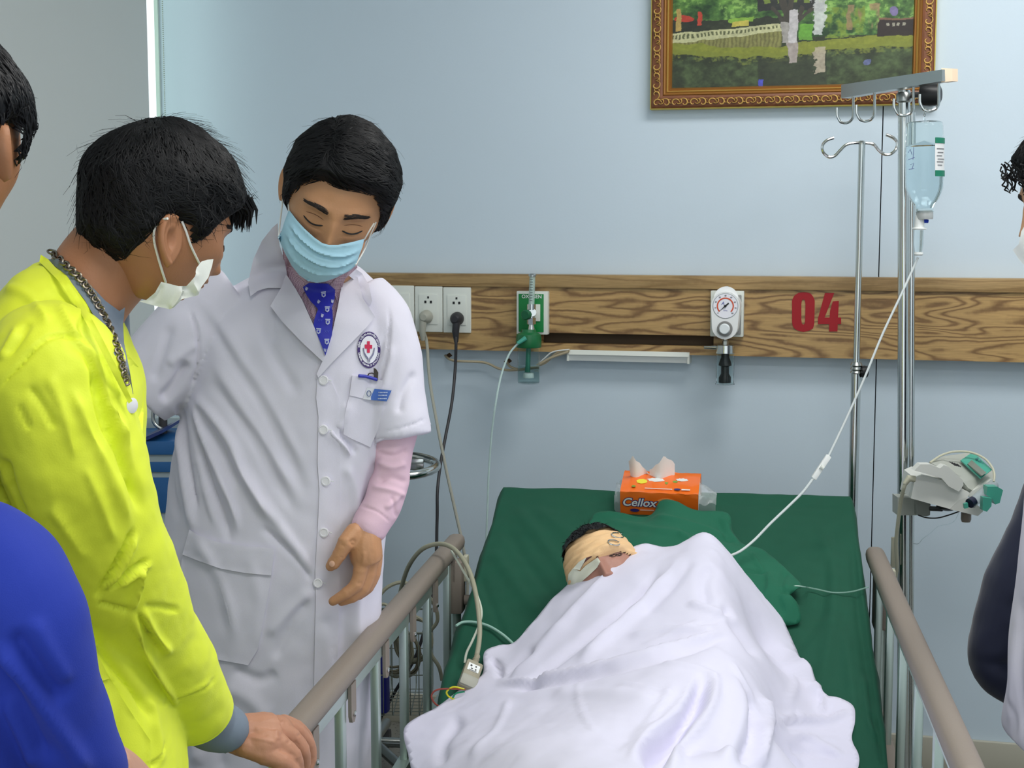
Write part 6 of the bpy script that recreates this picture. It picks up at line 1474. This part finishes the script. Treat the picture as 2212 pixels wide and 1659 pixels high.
# coat
M_yel = mat('coat_yellow', (240, 252, 60), .6, bump=.08, bscale=500, var=.04, vscale=14, sheen=.05)
yt = MB()
loft(yt, [(75, 120, 563, 1.84, .03), (42, 190, 592, 1.83, .075), (2, 235, 650, 1.82, .105), (-60, 264, 720, 1.81, .13), (-100, 296, 800, 1.81, .14), (-115, 305, 900, 1.81, .145), (-120, 301, 1000, 1.81, .145), (-120, 303, 1120, 1.81, .147), (-120, 322, 1260, 1.81, .15), (-118, 350, 1420, 1.81, .155), (-115, 378, 1560, 1.81, .158), (-113, 394, 1680, 1.81, .16), (-110, 402, 1900, 1.81, .16), (-108, 405, 1950, 1.81, .16)], n=64, e=2.3)
limb(yt, [(95, 740, 1.74, .060), (112, 800, 1.70, .082), (128, 880, 1.685, .086), (150, 980, 1.68, .084), (183, 1080, 1.69, .080), (225, 1190, 1.72, .077), (278, 1300, 1.77, .072), (345, 1410, 1.84, .064), (400, 1492, 1.90, .056), (427, 1540, 1.935, .0515)], 30, hollow=.025)
ycm = remesh(yt, .004, 5)
V = getv(ycm)
YL = [([(-5, 850), (36, 798), (90, 740), (127, 724), (159, 729), (181, 740), (205, 775)], 3.5, -.006), ([(159, 729), (203, 794), (224, 874), (253, 953), (285, 1040), (311, 1116)], 10, -.016), ([(175, 725), (218, 800), (245, 880), (275, 970)], 8, .008),
      ([(293, 1138), (265, 1200), (235, 1250), (203, 1293)], 5, -.010), ([(300, 1150), (278, 1200), (250, 1250), (215, 1293)], 7, .008), ([(325, 1206), (290, 1232), (250, 1262), (206, 1296)], 4.5, -.009), ([(330, 1214), (295, 1240), (255, 1270)], 5, .006),
      ([(306, 1226), (298, 1270), (284, 1317)], 5, .010), ([(208, 1301), (245, 1310), (283, 1318)], 4.5, -.007), ([(283, 1320), (297, 1360), (312, 1402), (340, 1450), (374, 1509)], 6, .008), ([(306, 1310), (330, 1360), (372, 1416)], 8, .009), ([(297, 1318), (320, 1370), (350, 1420)], 5, -.007), ([(308, 1308), (350, 1312), (392, 1320)], 5, -.005),
      ([(312, 1400), (345, 1460), (385, 1530)], 5, .006), ([(100, 800), (140, 900), (165, 1000)], 12, .004), ([(60, 830), (95, 880), (120, 930)], 8, -.005), ([(40, 870), (60, 920), (62, 930)], 5, -.004), ([(150, 830), (200, 940), (255, 1060), (290, 1150)], 12, .006), ([(180, 1000), (230, 1120), (250, 1180)], 10, .004), ([(100, 1090), (150, 1160), (190, 1220)], 14, .004),
      ([(335, 1525), (380, 1508), (430, 1490), (470, 1462)], 3, -.004), ([(345, 1520), (400, 1500), (460, 1468)], 5, .003), ([(0, 990), (15, 1060), (45, 1130)], 12, -.012), ([(-10, 1000), (0, 1060)], 12, .006), ([(110, 1210), (150, 1290), (215, 1400), (300, 1510), (340, 1570)], 9, -.010),
      ([(155, 1385), (190, 1398), (230, 1406)], 3.5, .006), ([(155, 1470), (200, 1478), (262, 1470)], 3, -.003), ([(360, 1600), (345, 1640), (320, 1659)], 3, -.004), ([(5, 620), (60, 640), (110, 700)], 10, .005), ([(40, 700), (20, 740), (0, 780)], 9, .005), ([(60, 690), (45, 730), (15, 770)], 7, -.005), ([(120, 640), (150, 700), (185, 760), (215, 830)], 9, .006),
      ([(225, 740), (240, 800), (262, 870)], 8, .005), ([(215, 760), (232, 830), (250, 890)], 7, -.005), ([(262, 900), (275, 980), (285, 1060)], 8, .005), ([(240, 1460), (250, 1560), (230, 1659)], 10, -.006), ([(320, 1500), (345, 1600), (350, 1659)], 10, .005), ([(190, 1430), (200, 1560), (210, 1650)], 8, .004)]
V = creases(V, vnormals(ycm), YL); setv(ycm, V)
V = getv(ycm); N = vnormals(ycm); V += N*(snoise(V, 10, .006, 1)+snoise(V, 30, .0022, 5)+snoise(V, 75, .0006, 9))[:, None]; setv(ycm, V)
yco = link('coat', ycm, M_yel, yel, 180)
cf = MB(); limb(cf, [(385, 1468, 1.885, .0535), (404, 1501, 1.905, .0525), (426, 1539, 1.935, .0502)], 44, hollow=.02); cf.build('sleeve_hem', M_yel, yco, 60)
ybv = bvh_of(ycm); yall = bvh_of(ycm, yb, hm2)
yp = patch('pocket', [(120, 1383), (160, 1388), (205, 1399), (228, 1448), (258, 1500), (292, 1552), (325, 1600), (325, 1690), (120, 1690)], ybv, .004, M_yel, yco, .003, 8, Dg=1.7, sm=2)
patch('pocket_band', [(120, 1383), (160, 1388), (205, 1399), (226, 1444), (236, 1466), (200, 1477), (165, 1470), (120, 1462)], ybv, .007, M_yel, yp, .003, 7, Dg=1.7, sm=2)
sgm = MB(); loft(sgm, [(112, 158, 572, 1.86, .03), (108, 205, 592, 1.86, .055), (100, 244, 625, 1.86, .07), (90, 266, 662, 1.86, .08), (70, 270, 720, 1.86, .09), (60, 276, 800, 1.86, .09), (60, 282, 870, 1.86, .09)], n=40)
sgo = link('grey_shirt', remesh(sgm, .005, 3), mat('shirt_grey', (122, 134, 148), .8, bump=.05, bscale=500), yel, 180)
# grey shirt at the neck, coat facing and button
M_gs = mat('shirt_grey', (122, 134, 148), .8, bump=.05, bscale=500)
yall = bvh_of(ycm, yb, hm2, sgo.data)
gsx = patch('shirt_neckline', [(100, 560), (125, 560), (150, 575), (190, 610), (228, 650), (258, 672), (270, 664), (266, 700), (268, 740), (280, 800), (288, 850), (284, 862), (262, 808), (226, 722), (183, 648), (140, 592)], yall, .009, M_gs, yel, .004, 6, Dg=1.85, sm=12)
patch('front_facing', [(262, 742), (280, 770), (305, 800), (312, 850), (309, 920), (303, 1000), (299, 1060), (294, 1010), (292, 930), (296, 900), (286, 860), (276, 800)], yall, -.02, M_yel, yco, .004, 6, Dg=1.90, sm=10)
patch('collar_edge', [(88, 550), (104, 560), (140, 600), (180, 655), (218, 725), (256, 800), (286, 866), (278, 872), (240, 800), (200, 722), (162, 655), (125, 605), (85, 565)], yall, .021, M_yel, yco, .004, 5, Dg=1.83, sm=12)
q = P(287, 876, 1.72); q = surf(ybv, 284, 876, .004, 1.83); MB().lathe([(.0085, 0), (.009, .0015), (.006, .003)], q, RT*.9-FWL*.5, 20).build('button', mat('button_white', (236, 234, 240), .3), yco)
# neck chain made of links
chp = spline([(108, 541), (120, 552), (145, 575), (178, 606), (205, 645), (228, 690), (248, 735), (262, 780), (275, 830)], 10)
A = np.array(chp); d = np.r_[0, np.cumsum(np.hypot(*np.diff(A, axis=0).T))]; nl = 40; t = np.linspace(0, d[-1], nl)
cx_ = np.interp(t, d, A[:, 0]); cy_ = np.interp(t, d, A[:, 1]); Lk = [surf(bvh_of(ycm, yb, hm2, gsx.data), a, b_, .006, 1.83) for a, b_ in zip(cx_, cy_)]
for _ in range(4): Lk = [Lk[0]]+[(Lk[i-1]+Lk[i]*2+Lk[i+1])/4 for i in range(1, nl-1)]+[Lk[-1]]
chn = empty('neck_chain', Lk[0]); chn.parent = yel; chn.matrix_parent_inverse = Matrix.Translation(-Vector(yel.location)); chn['label'] = 'silver chain of round links around the neck'
M_silver = mat('silver_chain', (140, 132, 120), .4, 1)
for i in range(nl-1):
    a, b_ = Lk[i], Lk[i+1]; dr = (b_-a).normalized(); sd = (dr.cross(FWL)).normalized(); fd = sd.cross(dr); wv = (sd if i % 2 else (sd*.5+fd*.8)).normalized(); m = (a+b_)/2; hl_ = (b_-a).length*.72
    o = MB().tube([m+dr*hl_*math.cos(x)+wv*.0042*math.sin(x) for x in np.linspace(0, 2*math.pi, 11)[:-1]], .0014, 5, closed=True).build('link', M_silver, None)
    o.parent = chn; o.matrix_parent_inverse = Matrix.Translation(-Vector(chn.location))
# cuff of the grey shirt
gc_ = MB(); limb(gc_, [(400, 1500, 1.90, .040), (430, 1535, 1.935, .040), (455, 1562, 1.965, .0375), (482, 1573, 1.98, .0345), (486, 1576, 1.985, .034)], 28, hollow=.02)
gm_ = remesh(gc_, .003, 2); V = creases(getv(gm_), vnormals(gm_), [([(420, 1590), (440, 1560), (460, 1520)], 5, .003), ([(440, 1600), (470, 1560), (490, 1530)], 5, -.002)]); setv(gm_, V); link('shirt_cuff', gm_, M_gs, yel, 180)
# white face mask pulled low
mp = MB(); sph(mp, My@Vector((0, -.030, -.058)), .083, .103, .080, My.to_3x3().normalized(), 24); mb2 = bvh_of(mp.mesh())
M_mw = mat('mask_white', (222, 224, 216), .8, bump=.05, bscale=500)
mk2 = patch('face_mask', [(348, 609), (362, 612), (385, 618), (403, 618), (418, 598), (425, 578), (435, 565), (448, 561), (461, 560), (458, 575), (450, 600), (435, 620), (428, 638), (410, 642), (394, 646), (376, 662), (366, 668), (340, 662), (300, 651), (316, 648), (335, 632)], mb2, .001, M_mw, yel, .003, 5, Dg=1.93, sm=3,
    lines=[([(395, 620), (380, 650), (368, 668)], 5, .008), ([(405, 618), (395, 630), (394, 645)], 5, -.006), ([(425, 585), (415, 610), (428, 636)], 6, .006), ([(350, 612), (340, 640), (320, 650)], 4, -.003)])
kb2 = bvh_of(hm2, mk2.data, link('tmp', join(ears), None, None, 0).data); bpy.data.objects.remove(bpy.data.objects['tmp'])
ear_loop_line([(358, 610), (350, 585), (340, 550), (333, 520), (334, 495), (345, 478), (362, 472)], kb2, [.002, .002, .002, .003, .003, .003, .002], .0016, EL, 'ear_loop', mk2, 1.84)
ear_loop_line([(393, 478), (402, 500), (412, 530), (425, 558), (431, 570)], kb2, [.002]*5, .0015, EL, 'ear_loop', mk2, 1.86)
legs(yel, Vector((yc.x, yc.y, 0)), M_trou, M_shoe, .1, top=.68, face=(RT*.8+FWL*.3).normalized())
# ------------------------------------------------------------------ person at the left edge (head only in view)
def bystander(px, py, D, yaw, pitch, label, garment, gcol, hairp, bodyx=None, s=1.0, sh=.2, line=None, hairkw=None, skinm=SK3, roll=0):
    M = head_matrix(px, py, D, yaw, pitch, roll, s); bx = P(px if bodyx is None else bodyx, 1650, D)
    e = empty('person', (bx.x, bx.y, 0), label, 'person')
    V_, F_2 = head_local(90, 130); hm_ = bpy.data.meshes.new('h'); hm_.from_pydata([M@Vector(v) for v in V_], [], F_2); hm_.update()
    es = []
    for q in (-1, 1):
        v, f = ear_local(q, 1.0); es.append(([M@w for w in v], f))
    hb = M@Vector((0, .03, -.06)); base = Vector((bx.x, bx.y, hb.z-.15)); fdir = M.to_3x3()@Vector((0, -1, 0)); fdir.z = 0; fdir.normalize(); sdv_ = Vector((-fdir.y, fdir.x, 0))
    mb = MB(); mb.tube([hb+ZV*.03, (hb+base)/2, base, base-ZV*.08], [.055, .055, .065, .1], 20)
    n = 28; R_ = []
    for (z, w, d) in ((base.z-.01, .10, .07), (base.z-.06, .19, .09), (base.z-.2, .2, .11), (base.z-.45, .17, .1), (base.z-.62, .17, .11)):
        R_.append([Vector((base.x, base.y, z))+sdv_*w*math.cos(2*math.pi*k/n)+fdir*d*math.sin(2*math.pi*k/n) for k in range(n)])
    mb.add([v for r in R_ for v in r], [(i*n+k, i*n+(k+1) % n, (i+1)*n+(k+1) % n, (i+1)*n+k) for i in range(len(R_)-1) for k in range(n)]+[tuple(range(n)), tuple((len(R_)-1)*n+k for k in range(n))])
    return M, e, hm_, es, mb, base, fdir, sdv_, V_, F_2
def garment_std(base, fdir, sdv_, arms=True, low=.62, grow=.02, armend=None):
    mb = MB(); n = 32; R_ = []
    for (z, w, d) in ((0.015, .075, .065), (-.03, .15, .09), (-.075, .215, .105), (-.2, .22, .125), (-.42, .195, .12), (-low, .205, .13), (-low-.16, .215, .135)):
        R_.append([base+ZV*z+sdv_*(w+grow)*math.cos(2*math.pi*k/n)+fdir*(d+grow)*math.sin(2*math.pi*k/n) for k in range(n)])
    mb.add([v for r in R_ for v in r], [(i*n+k, i*n+(k+1) % n, (i+1)*n+(k+1) % n, (i+1)*n+k) for i in range(len(R_)-1) for k in range(n)]+[tuple(range(n)), tuple((len(R_)-1)*n+k for k in range(n))])
    if arms:
        for s in (-1, 1):
            o = base+sdv_*s*.2-ZV*.08; mb.tube([o, o+sdv_*s*.05-ZV*.14+fdir*.0, o+sdv_*s*.07-ZV*.30, o+sdv_*s*.05-ZV*.5+fdir*.08], [.075, .07, .062, .05], 18)
    return mb
def simple_hands(mb, base, fdir, sdv_):
    for s in (-1, 1):
        o = base+sdv_*s*.25-ZV*.58+fdir*.08; mb.tube([o+ZV*.08, o], [.03, .024], 12); sph(mb, o-ZV*.05, .02, .04, .045, n=8)
        for k in range(4): mb.tube([o-ZV*.07+fdir*(-.024+.017*k), o-ZV*.12+fdir*(-.024+.017*k+.01), o-ZV*.155+fdir*(-.02+.016*k+.025)], [.010, .009, .007], 8)
        mb.tube([o-ZV*.02+fdir*.03, o-ZV*.07+fdir*.06], [.011, .009], 8)
M3, e3, hm3, es3, mb3, base3, fd3, sd3, V3, F3 = bystander(-124, 322, 1.62, 172, 6, 'person at the far left edge, only dark hair, ear and cheek in view', None, None, None, bodyx=-640, s=1.0)
simple_hands(mb3, base3, fd3, sd3); b3 = remesh(mb3, .009, 3); link('body', join([hm3, b3]+es3), SK2, e3, 180)
make_hair(M3, V3, F3, e3, vol=.016, strands=3500, seed=21, length=.024, messy=.0, color=(15, 15, 18), rough=.42, wid=.0011)
link('jacket', remesh(garment_std(base3, fd3, sd3), .009, 4), mat('jacket_grey', (60, 64, 70), .8), e3, 180); legs(e3, Vector(e3.location), M_trou, M_shoe, face=fd3)
# ------------------------------------------------------------------ person in the blue shirt, lower left
bc = P(-60, 1650, 1.28); blu = empty('person', (bc.x, bc.y, 0), 'person in a plain royal blue top, shoulder and arm cropped at lower left', 'person')
m = MB()
Mb = head_matrix(-345, 850, 1.30, 120, 25, 0, .97); Vb, Fb = head_local(80, 110); hb4 = bpy.data.meshes.new('h'); hb4.from_pydata([Mb@Vector(v) for v in Vb], [], Fb); hb4.update()
limb(m, [(-345, 930, 1.32, .055), (-310, 1060, 1.32, .055), (-260, 1180, 1.3, .08)]); loft(m, [(-260, 0, 1250, 1.3, .08), (-330, 60, 1350, 1.3, .1), (-330, 60, 1900, 1.3, .1)], n=24)
limb(m, [(0, 1250, 1.26, .045), (60, 1450, 1.28, .042), (150, 1640, 1.32, .036), (235, 1690, 1.38, .033), (330, 1760, 1.46, .028)]); 
h4 = MB(); limb(h4, [(215, 1665, 1.36, .031), (262, 1690, 1.40, .029), (330, 1760, 1.46, .026), (370, 1800, 1.5, .026)], 14); sph(h4, P(385, 1815, 1.51), .035, .035, .02)
fingers(h4, [[(390+k*6, 1800+k*14, 1.51, .012), (430+k*4, 1830+k*14, 1.53, .011), (460, 1880+k*12, 1.55, .009)] for k in range(4)]+[[(370, 1800, 1.5, .013), (410, 1795, 1.5, .012), (440, 1815, 1.5, .010)]])
ears4 = [([Mb@w for w in ear_local(q)[0]], ear_local(q)[1]) for q in (-1, 1)]
link('body', join([hb4, remesh(m, .008, 4), remesh(h4, .004, 3)]+ears4), skin('skin_blue', (206, 156, 132)), blu, 180)
make_hair(Mb, Vb, Fb, blu, strands=1500, seed=31, length=.04, messy=.05, color=(18, 17, 18))
t = MB(); loft(t, [(-300, -80, 1165, 1.30, .06), (-350, 20, 1215, 1.30, .09), (-380, 70, 1300, 1.30, .11), (-380, 90, 1450, 1.30, .12), (-370, 90, 1650, 1.30, .12), (-370, 100, 1950, 1.30, .13)], n=48)
limb(t, [(-60, 1215, 1.28, .055), (-20, 1215, 1.265, .052), (20, 1250, 1.255, .053), (52, 1320, 1.25, .052), (78, 1400, 1.255, .0485), (105, 1490, 1.27, .046), (135, 1570, 1.29, .0445), (168, 1640, 1.31, .040), (190, 1680, 1.33, .036)], 26, hollow=.02)
tm = remesh(t, .004, 5); V = creases(getv(tm), vnormals(tm), [([(-20, 1380), (60, 1470), (120, 1560), (200, 1680)], 18, .011), ([(20, 1360), (90, 1450), (140, 1520)], 20, -.008), ([(70, 1330), (110, 1420), (150, 1480)], 18, .006), ([(-30, 1410), (40, 1520), (110, 1650)], 18, -.009), ([(10, 1500), (60, 1600), (80, 1659)], 14, .006)])
V += vnormals(tm)*(snoise(V, 8, .007, 2)+snoise(V, 25, .002, 4))[:, None]; setv(tm, V)
link('blue_top', tm, mat('top_blue', (30, 54, 162), .8, bump=.12, bscale=900, sheen=.05), blu, 180)
legs(blu, Vector((bc.x, bc.y, 0)), M_trou, M_shoe, top=.8, face=(RT*.8+FWL*.4).normalized())
# ------------------------------------------------------------------ person in white coat at the right edge
M5, e5, hm5, es5, mb5, base5, fd5, sd5, V5, F5 = bystander(2326, 432, 2.55, -78, 14, 'person at the right edge in white coat and white mask, curly dark fringe', None, None, None, bodyx=2430, s=1.0)
simple_hands(mb5, base5-fd5*.16, fd5, sd5); b5 = link('body', join([hm5, remesh(mb5, .009, 3)]+es5), SK3, e5, 180)
make_hair(M5, V5, F5, e5, vol=.018, strands=3500, seed=41, length=.032, messy=.12, color=(18, 17, 18), rough=.42)
cu = MB(); rs = random.Random(5)
for i in range(46):
    p = Vector(((rs.random()-.5)*.12, -.096+.012*rs.random(), .06+.03*rs.random())); r = .004+.004*rs.random(); ph = rs.random()*6
    cu.tube([M5@(p+Vector((.003*j/5+r*.4*math.sin(ph+j*.4), -.004-r*math.cos(ph+j*.8)*.8, -j*.0038+r*math.sin(ph+j*.8)*.6))) for j in range(9)], [.0014]*8+[.0003], 5)
cu.build('fringe', mat('hair_18_42', (18, 17, 18), .42), e5)
face_details(M5, b5, random.Random(6))
mp = MB(); sph(mp, M5@Vector((0, -.030, -.058)), .080, .104, .076, M5.to_3x3().normalized(), 20); mb5v = bvh_of(mp.mesh())
patch('face_mask', [(2213, 488), (2206, 500), (2201, 527), (2188, 540), (2200, 558), (2213, 574), (2240, 606), (2285, 612), (2330, 585), (2345, 540), (2320, 500), (2270, 482), (2235, 478)], mb5v, .004, mat('mask_bright', (240, 242, 240), .8), e5, .003, 6, Dg=2.5, sm=2)
# coat hangs open in front; navy jacket sleeve below
t = MB(); loft(t, [(2290, 2400, 700, 2.56, .09), (2262, 2560, 790, 2.56, .19), (2256, 2560, 950, 2.56, .20), (2236, 2560, 1130, 2.56, .20), (2218, 2560, 1300, 2.56, .20), (2204, 2560, 1450, 2.56, .20), (2190, 2560, 1585, 2.56, .20), (2194, 2560, 1612, 2.56, .20)], n=64)
tm = remesh(t, .005, 5); V = creases(getv(tm), vnormals(tm), [([(2200, 1300), (2190, 1450), (2180, 1580)], 8, .006), ([(2212, 1280), (2205, 1400), (2208, 1600)], 6, -.007), ([(2175, 1500), (2190, 1550), (2185, 1610)], 6, -.004)]); V += vnormals(tm)*snoise(V, 9, .007, 2)[:, None]; setv(tm, V)
link('coat', tm, M_coat, e5, 180)
legs(e5, Vector(e5.location), mat('trousers_black', (18, 18, 22), .8), M_shoe, face=fd5)
M6, e6, hm6, es6, mb6, base6, fd6, sd6, V6, F6 = bystander(2420, 400, 2.95, -85, 10, 'person behind in a navy jacket, only the bent sleeve visible at the right edge', None, None, None, bodyx=2420, s=1.0)
simple_hands(mb6, base6-fd6*.16, fd6, sd6); link('body', join([hm6, remesh(mb6, .009, 3)]+es6), SK3, e6, 180); make_hair(M6, V6, F6, e6, strands=1200, seed=51, color=(18, 17, 18), rough=.42)
t = garment_std(base6, fd6, sd6, False)
limb(t, [(2380, 860, 3.0, .07), (2320, 1000, 3.0, .075), (2255, 1150, 3.0, .072), (2200, 1290, 3.0, .076), (2162, 1415, 3.0, .068), (2172, 1460, 2.98, .052), (2240, 1500, 2.96, .05)], 26)
tm = remesh(t, .0055, 5); V = getv(tm); V += vnormals(tm)*(snoise(V, 9, .006, 3)+snoise(V, 24, .0025, 4))[:, None]; setv(tm, V)
link('jacket', tm, mat('jacket_navy', (18, 26, 56), .7, sheen=.3), e6, 180); legs(e6, Vector(e6.location), MATS['trousers_black'], M_shoe, face=fd6)
# ------------------------------------------------------------------ patient
pc_ = S(1312, 1249, .095); pat = empty('person', B(.0, .9, mat_z(.9)), 'patient lying in bed with head wrapped in tan bandage, body covered by the sheet', 'person')
def head_at(pos, fdir, up, s):
    f = Vector(fdir).normalized(); u = Vector(up); u = (u-f*u.dot(f)).normalized(); x = (-f).cross(u)*-1; x = u.cross(f).normalized()*1
    x = (-f).cross(u).normalized()*1; y = -f; x = y.cross(u).normalized()
    R = Matrix((x, y, u)).transposed(); return Matrix.Translation(pos)@R.to_4x4()@Matrix.Scale(s, 4)
Mp = head_at(pc_, (ZV*.52-FWL*.80-RT*.20), (FWL*.58+ZV*.70-RT*.40), .93)
Vp, Fp = head_local(130, 180); hmp = bpy.data.meshes.new('h'); hmp.from_pydata([Mp@Vector(v) for v in Vp], [], Fp); hmp.update()
t = MB(); 
def Bz(u, v, h): return B(u, v, mat_z(v)+h)
hu, hv, hz = to_bed(pc_)
t.tube([Mp@Vector((0, .02, -.06)), Bz(hu+.07, hv+.14, .09), Bz(hu+.10, hv+.22, .09)], [.05, .05, .08], 18)
for (a, b, ra, rb) in (((hu+.05, hv+.28, .05), (hu+.24, hv+.22, .07), .045, .055), ((hu+.14, hv+.29, .05), (hu+.13, hv+.65, .045), .055, .055), ((hu+.05, hv+.7, .08), (hu-.02, hv+1.0, .065), .06, .055), ((hu+.2, hv+.7, .08), (hu+.18, hv+1.0, .065), .06, .055), ((hu-.02, hv+1.0, .085), (hu-.02, hv+1.25, .06), .06, .045), ((hu+.18, hv+1.0, .085), (hu+.18, hv+1.25, .06), .06, .045), ((hu-.0, hv+.32, .035), (hu-.06, hv+.52, .03), .035, .03), ((hu+.28, hv+.25, .06), (hu+.27, hv+.5, .05), .045, .04)):
    t.tube([Bz(*a), (Bz(*a)+Bz(*b))/2, Bz(*b)], [ra*.9, (ra+rb)/2*.95, rb*.9], 18); sph(t, Bz(*a), ra*.9, ra*.9, ra*.85, n=8); sph(t, Bz(*b), rb*.9, rb*.9, rb*.85, n=8)
link('body', join([hmp, remesh(t, .01, 5)]), skin('skin_patient', (176, 128, 112)), pat, 180)
# bandage: shell around the skull with wound turns
Va = np.array(Vp); Nn = Va/np.linalg.norm(Va*np.array([1.7, 1.05, .72]), axis=1)[:, None]
azp = np.degrees(np.abs(np.arctan2(Va[:, 0], -Va[:, 1]))); Tl = np.interp(azp, [0, 40, 80, 120, 180], [.015, .012, -.01, -.05, -.06])
mkb = sst(0, .008, Va[:, 2]-Tl)*(1-sst(.108, .116, Va[:, 2]))
Tn = Va/np.linalg.norm(Va, axis=1)[:, None]
wrap = .0075+.0016*np.sin(Va[:, 2]*420+Va[:, 0]*70)+.0012*np.sin(Va[:, 2]*300-Va[:, 0]*110+1)+.001*np.array([noise.noise(Vector(tuple(v*40))) for v in Va])
V2 = Va+Tn*(wrap*mkb+.004*mkb-.002*(1-mkb))[:, None]
keep = [f for f in Fp if min(mkb[i] for i in f) > .02]
mb = MB().add([Mp@Vector(v) for v in V2], keep); me = bpy.data.meshes.new('bandage'); me.from_pydata(mb.v, [], mb.f)
M_band = mat('bandage_tan', (240, 200, 150), .85, bump=.25, bscale=500); bd = link('bandage', me, M_band, pat, 180)
make_hair(Mp, Vp, Fp, pat, strands=700, seed=61, length=.02, line=np.array([(0, .110), (180, .104)]), vol=.010, color=(18, 17, 18), rough=.42)
pbv = bvh_of(bd.data, hmp)
for (x, y, a) in ((1334, 1156, .25), (1326, 1172, .3)):
    t = MB(); pts = [(x+13*math.cos(a+th)*1.0, y+4.5*math.sin(th)+13*math.sin(a)*math.cos(th)) for th in np.linspace(0, 5.4, 14)]
    t.tube([surf(pbv, p_[0], p_[1], .004, 3.2) for p_ in pts], .0014, 6); t.build('bandage_clip', M_chrome, pat)
M_tape = mat('tape_white', (226, 228, 208), .8)
patch('tape', [(1225, 1262), (1228, 1240), (1238, 1227), (1248, 1232), (1253, 1234), (1265, 1222), (1291, 1204), (1297, 1213), (1290, 1226), (1270, 1245), (1250, 1262), (1235, 1275)], pbv, .005, M_tape, pat, .002, 4, Dg=3.15, sm=3)
patch('tape', [(1238, 1228), (1250, 1214), (1267, 1204), (1262, 1214), (1252, 1232)], pbv, .006, M_tape, pat, .0015, 4, Dg=3.15, sm=3)
t = MB().tube([surf(pbv, a, b_, .001, 3.15) for a, b_ in ((1254, 1228), (1258, 1216), (1268, 1207), (1278, 1202))], [.001, .0032, .003, .001], 6); t.build('closed_eye', mat('eye_dark', (96, 60, 56), .7), pat)
t = MB(); rs = random.Random(9)
for i in range(34):
    x_, y_ = 1316+34*rs.random(), 0; y_ = 1199-(x_-1316)*.2+rs.random()*6; t.tube([surf(pbv, x_, y_, .0005, 3.15), surf(pbv, x_+6, y_-1, .002, 3.15)], [.0006, .0002], 4)
t.build('eyebrow', mat('brow_dark', (50, 42, 38), .7), pat)

for o in list(COL.objects):
    if o.parent is None and o.get('category'):
        b_ = o.name.split('.')[0]
        g = {'wall_socket': 'wall sockets on the wood rail', 'power_cord': 'power cords hanging from the sockets', 'coiled_cable': 'cables coiled in the wire basket', 'iv_stand': 'drip stands beside the bed', 'cable': 'loose cables under the wood rail'}.get(b_)
        if g: o['group'] = g
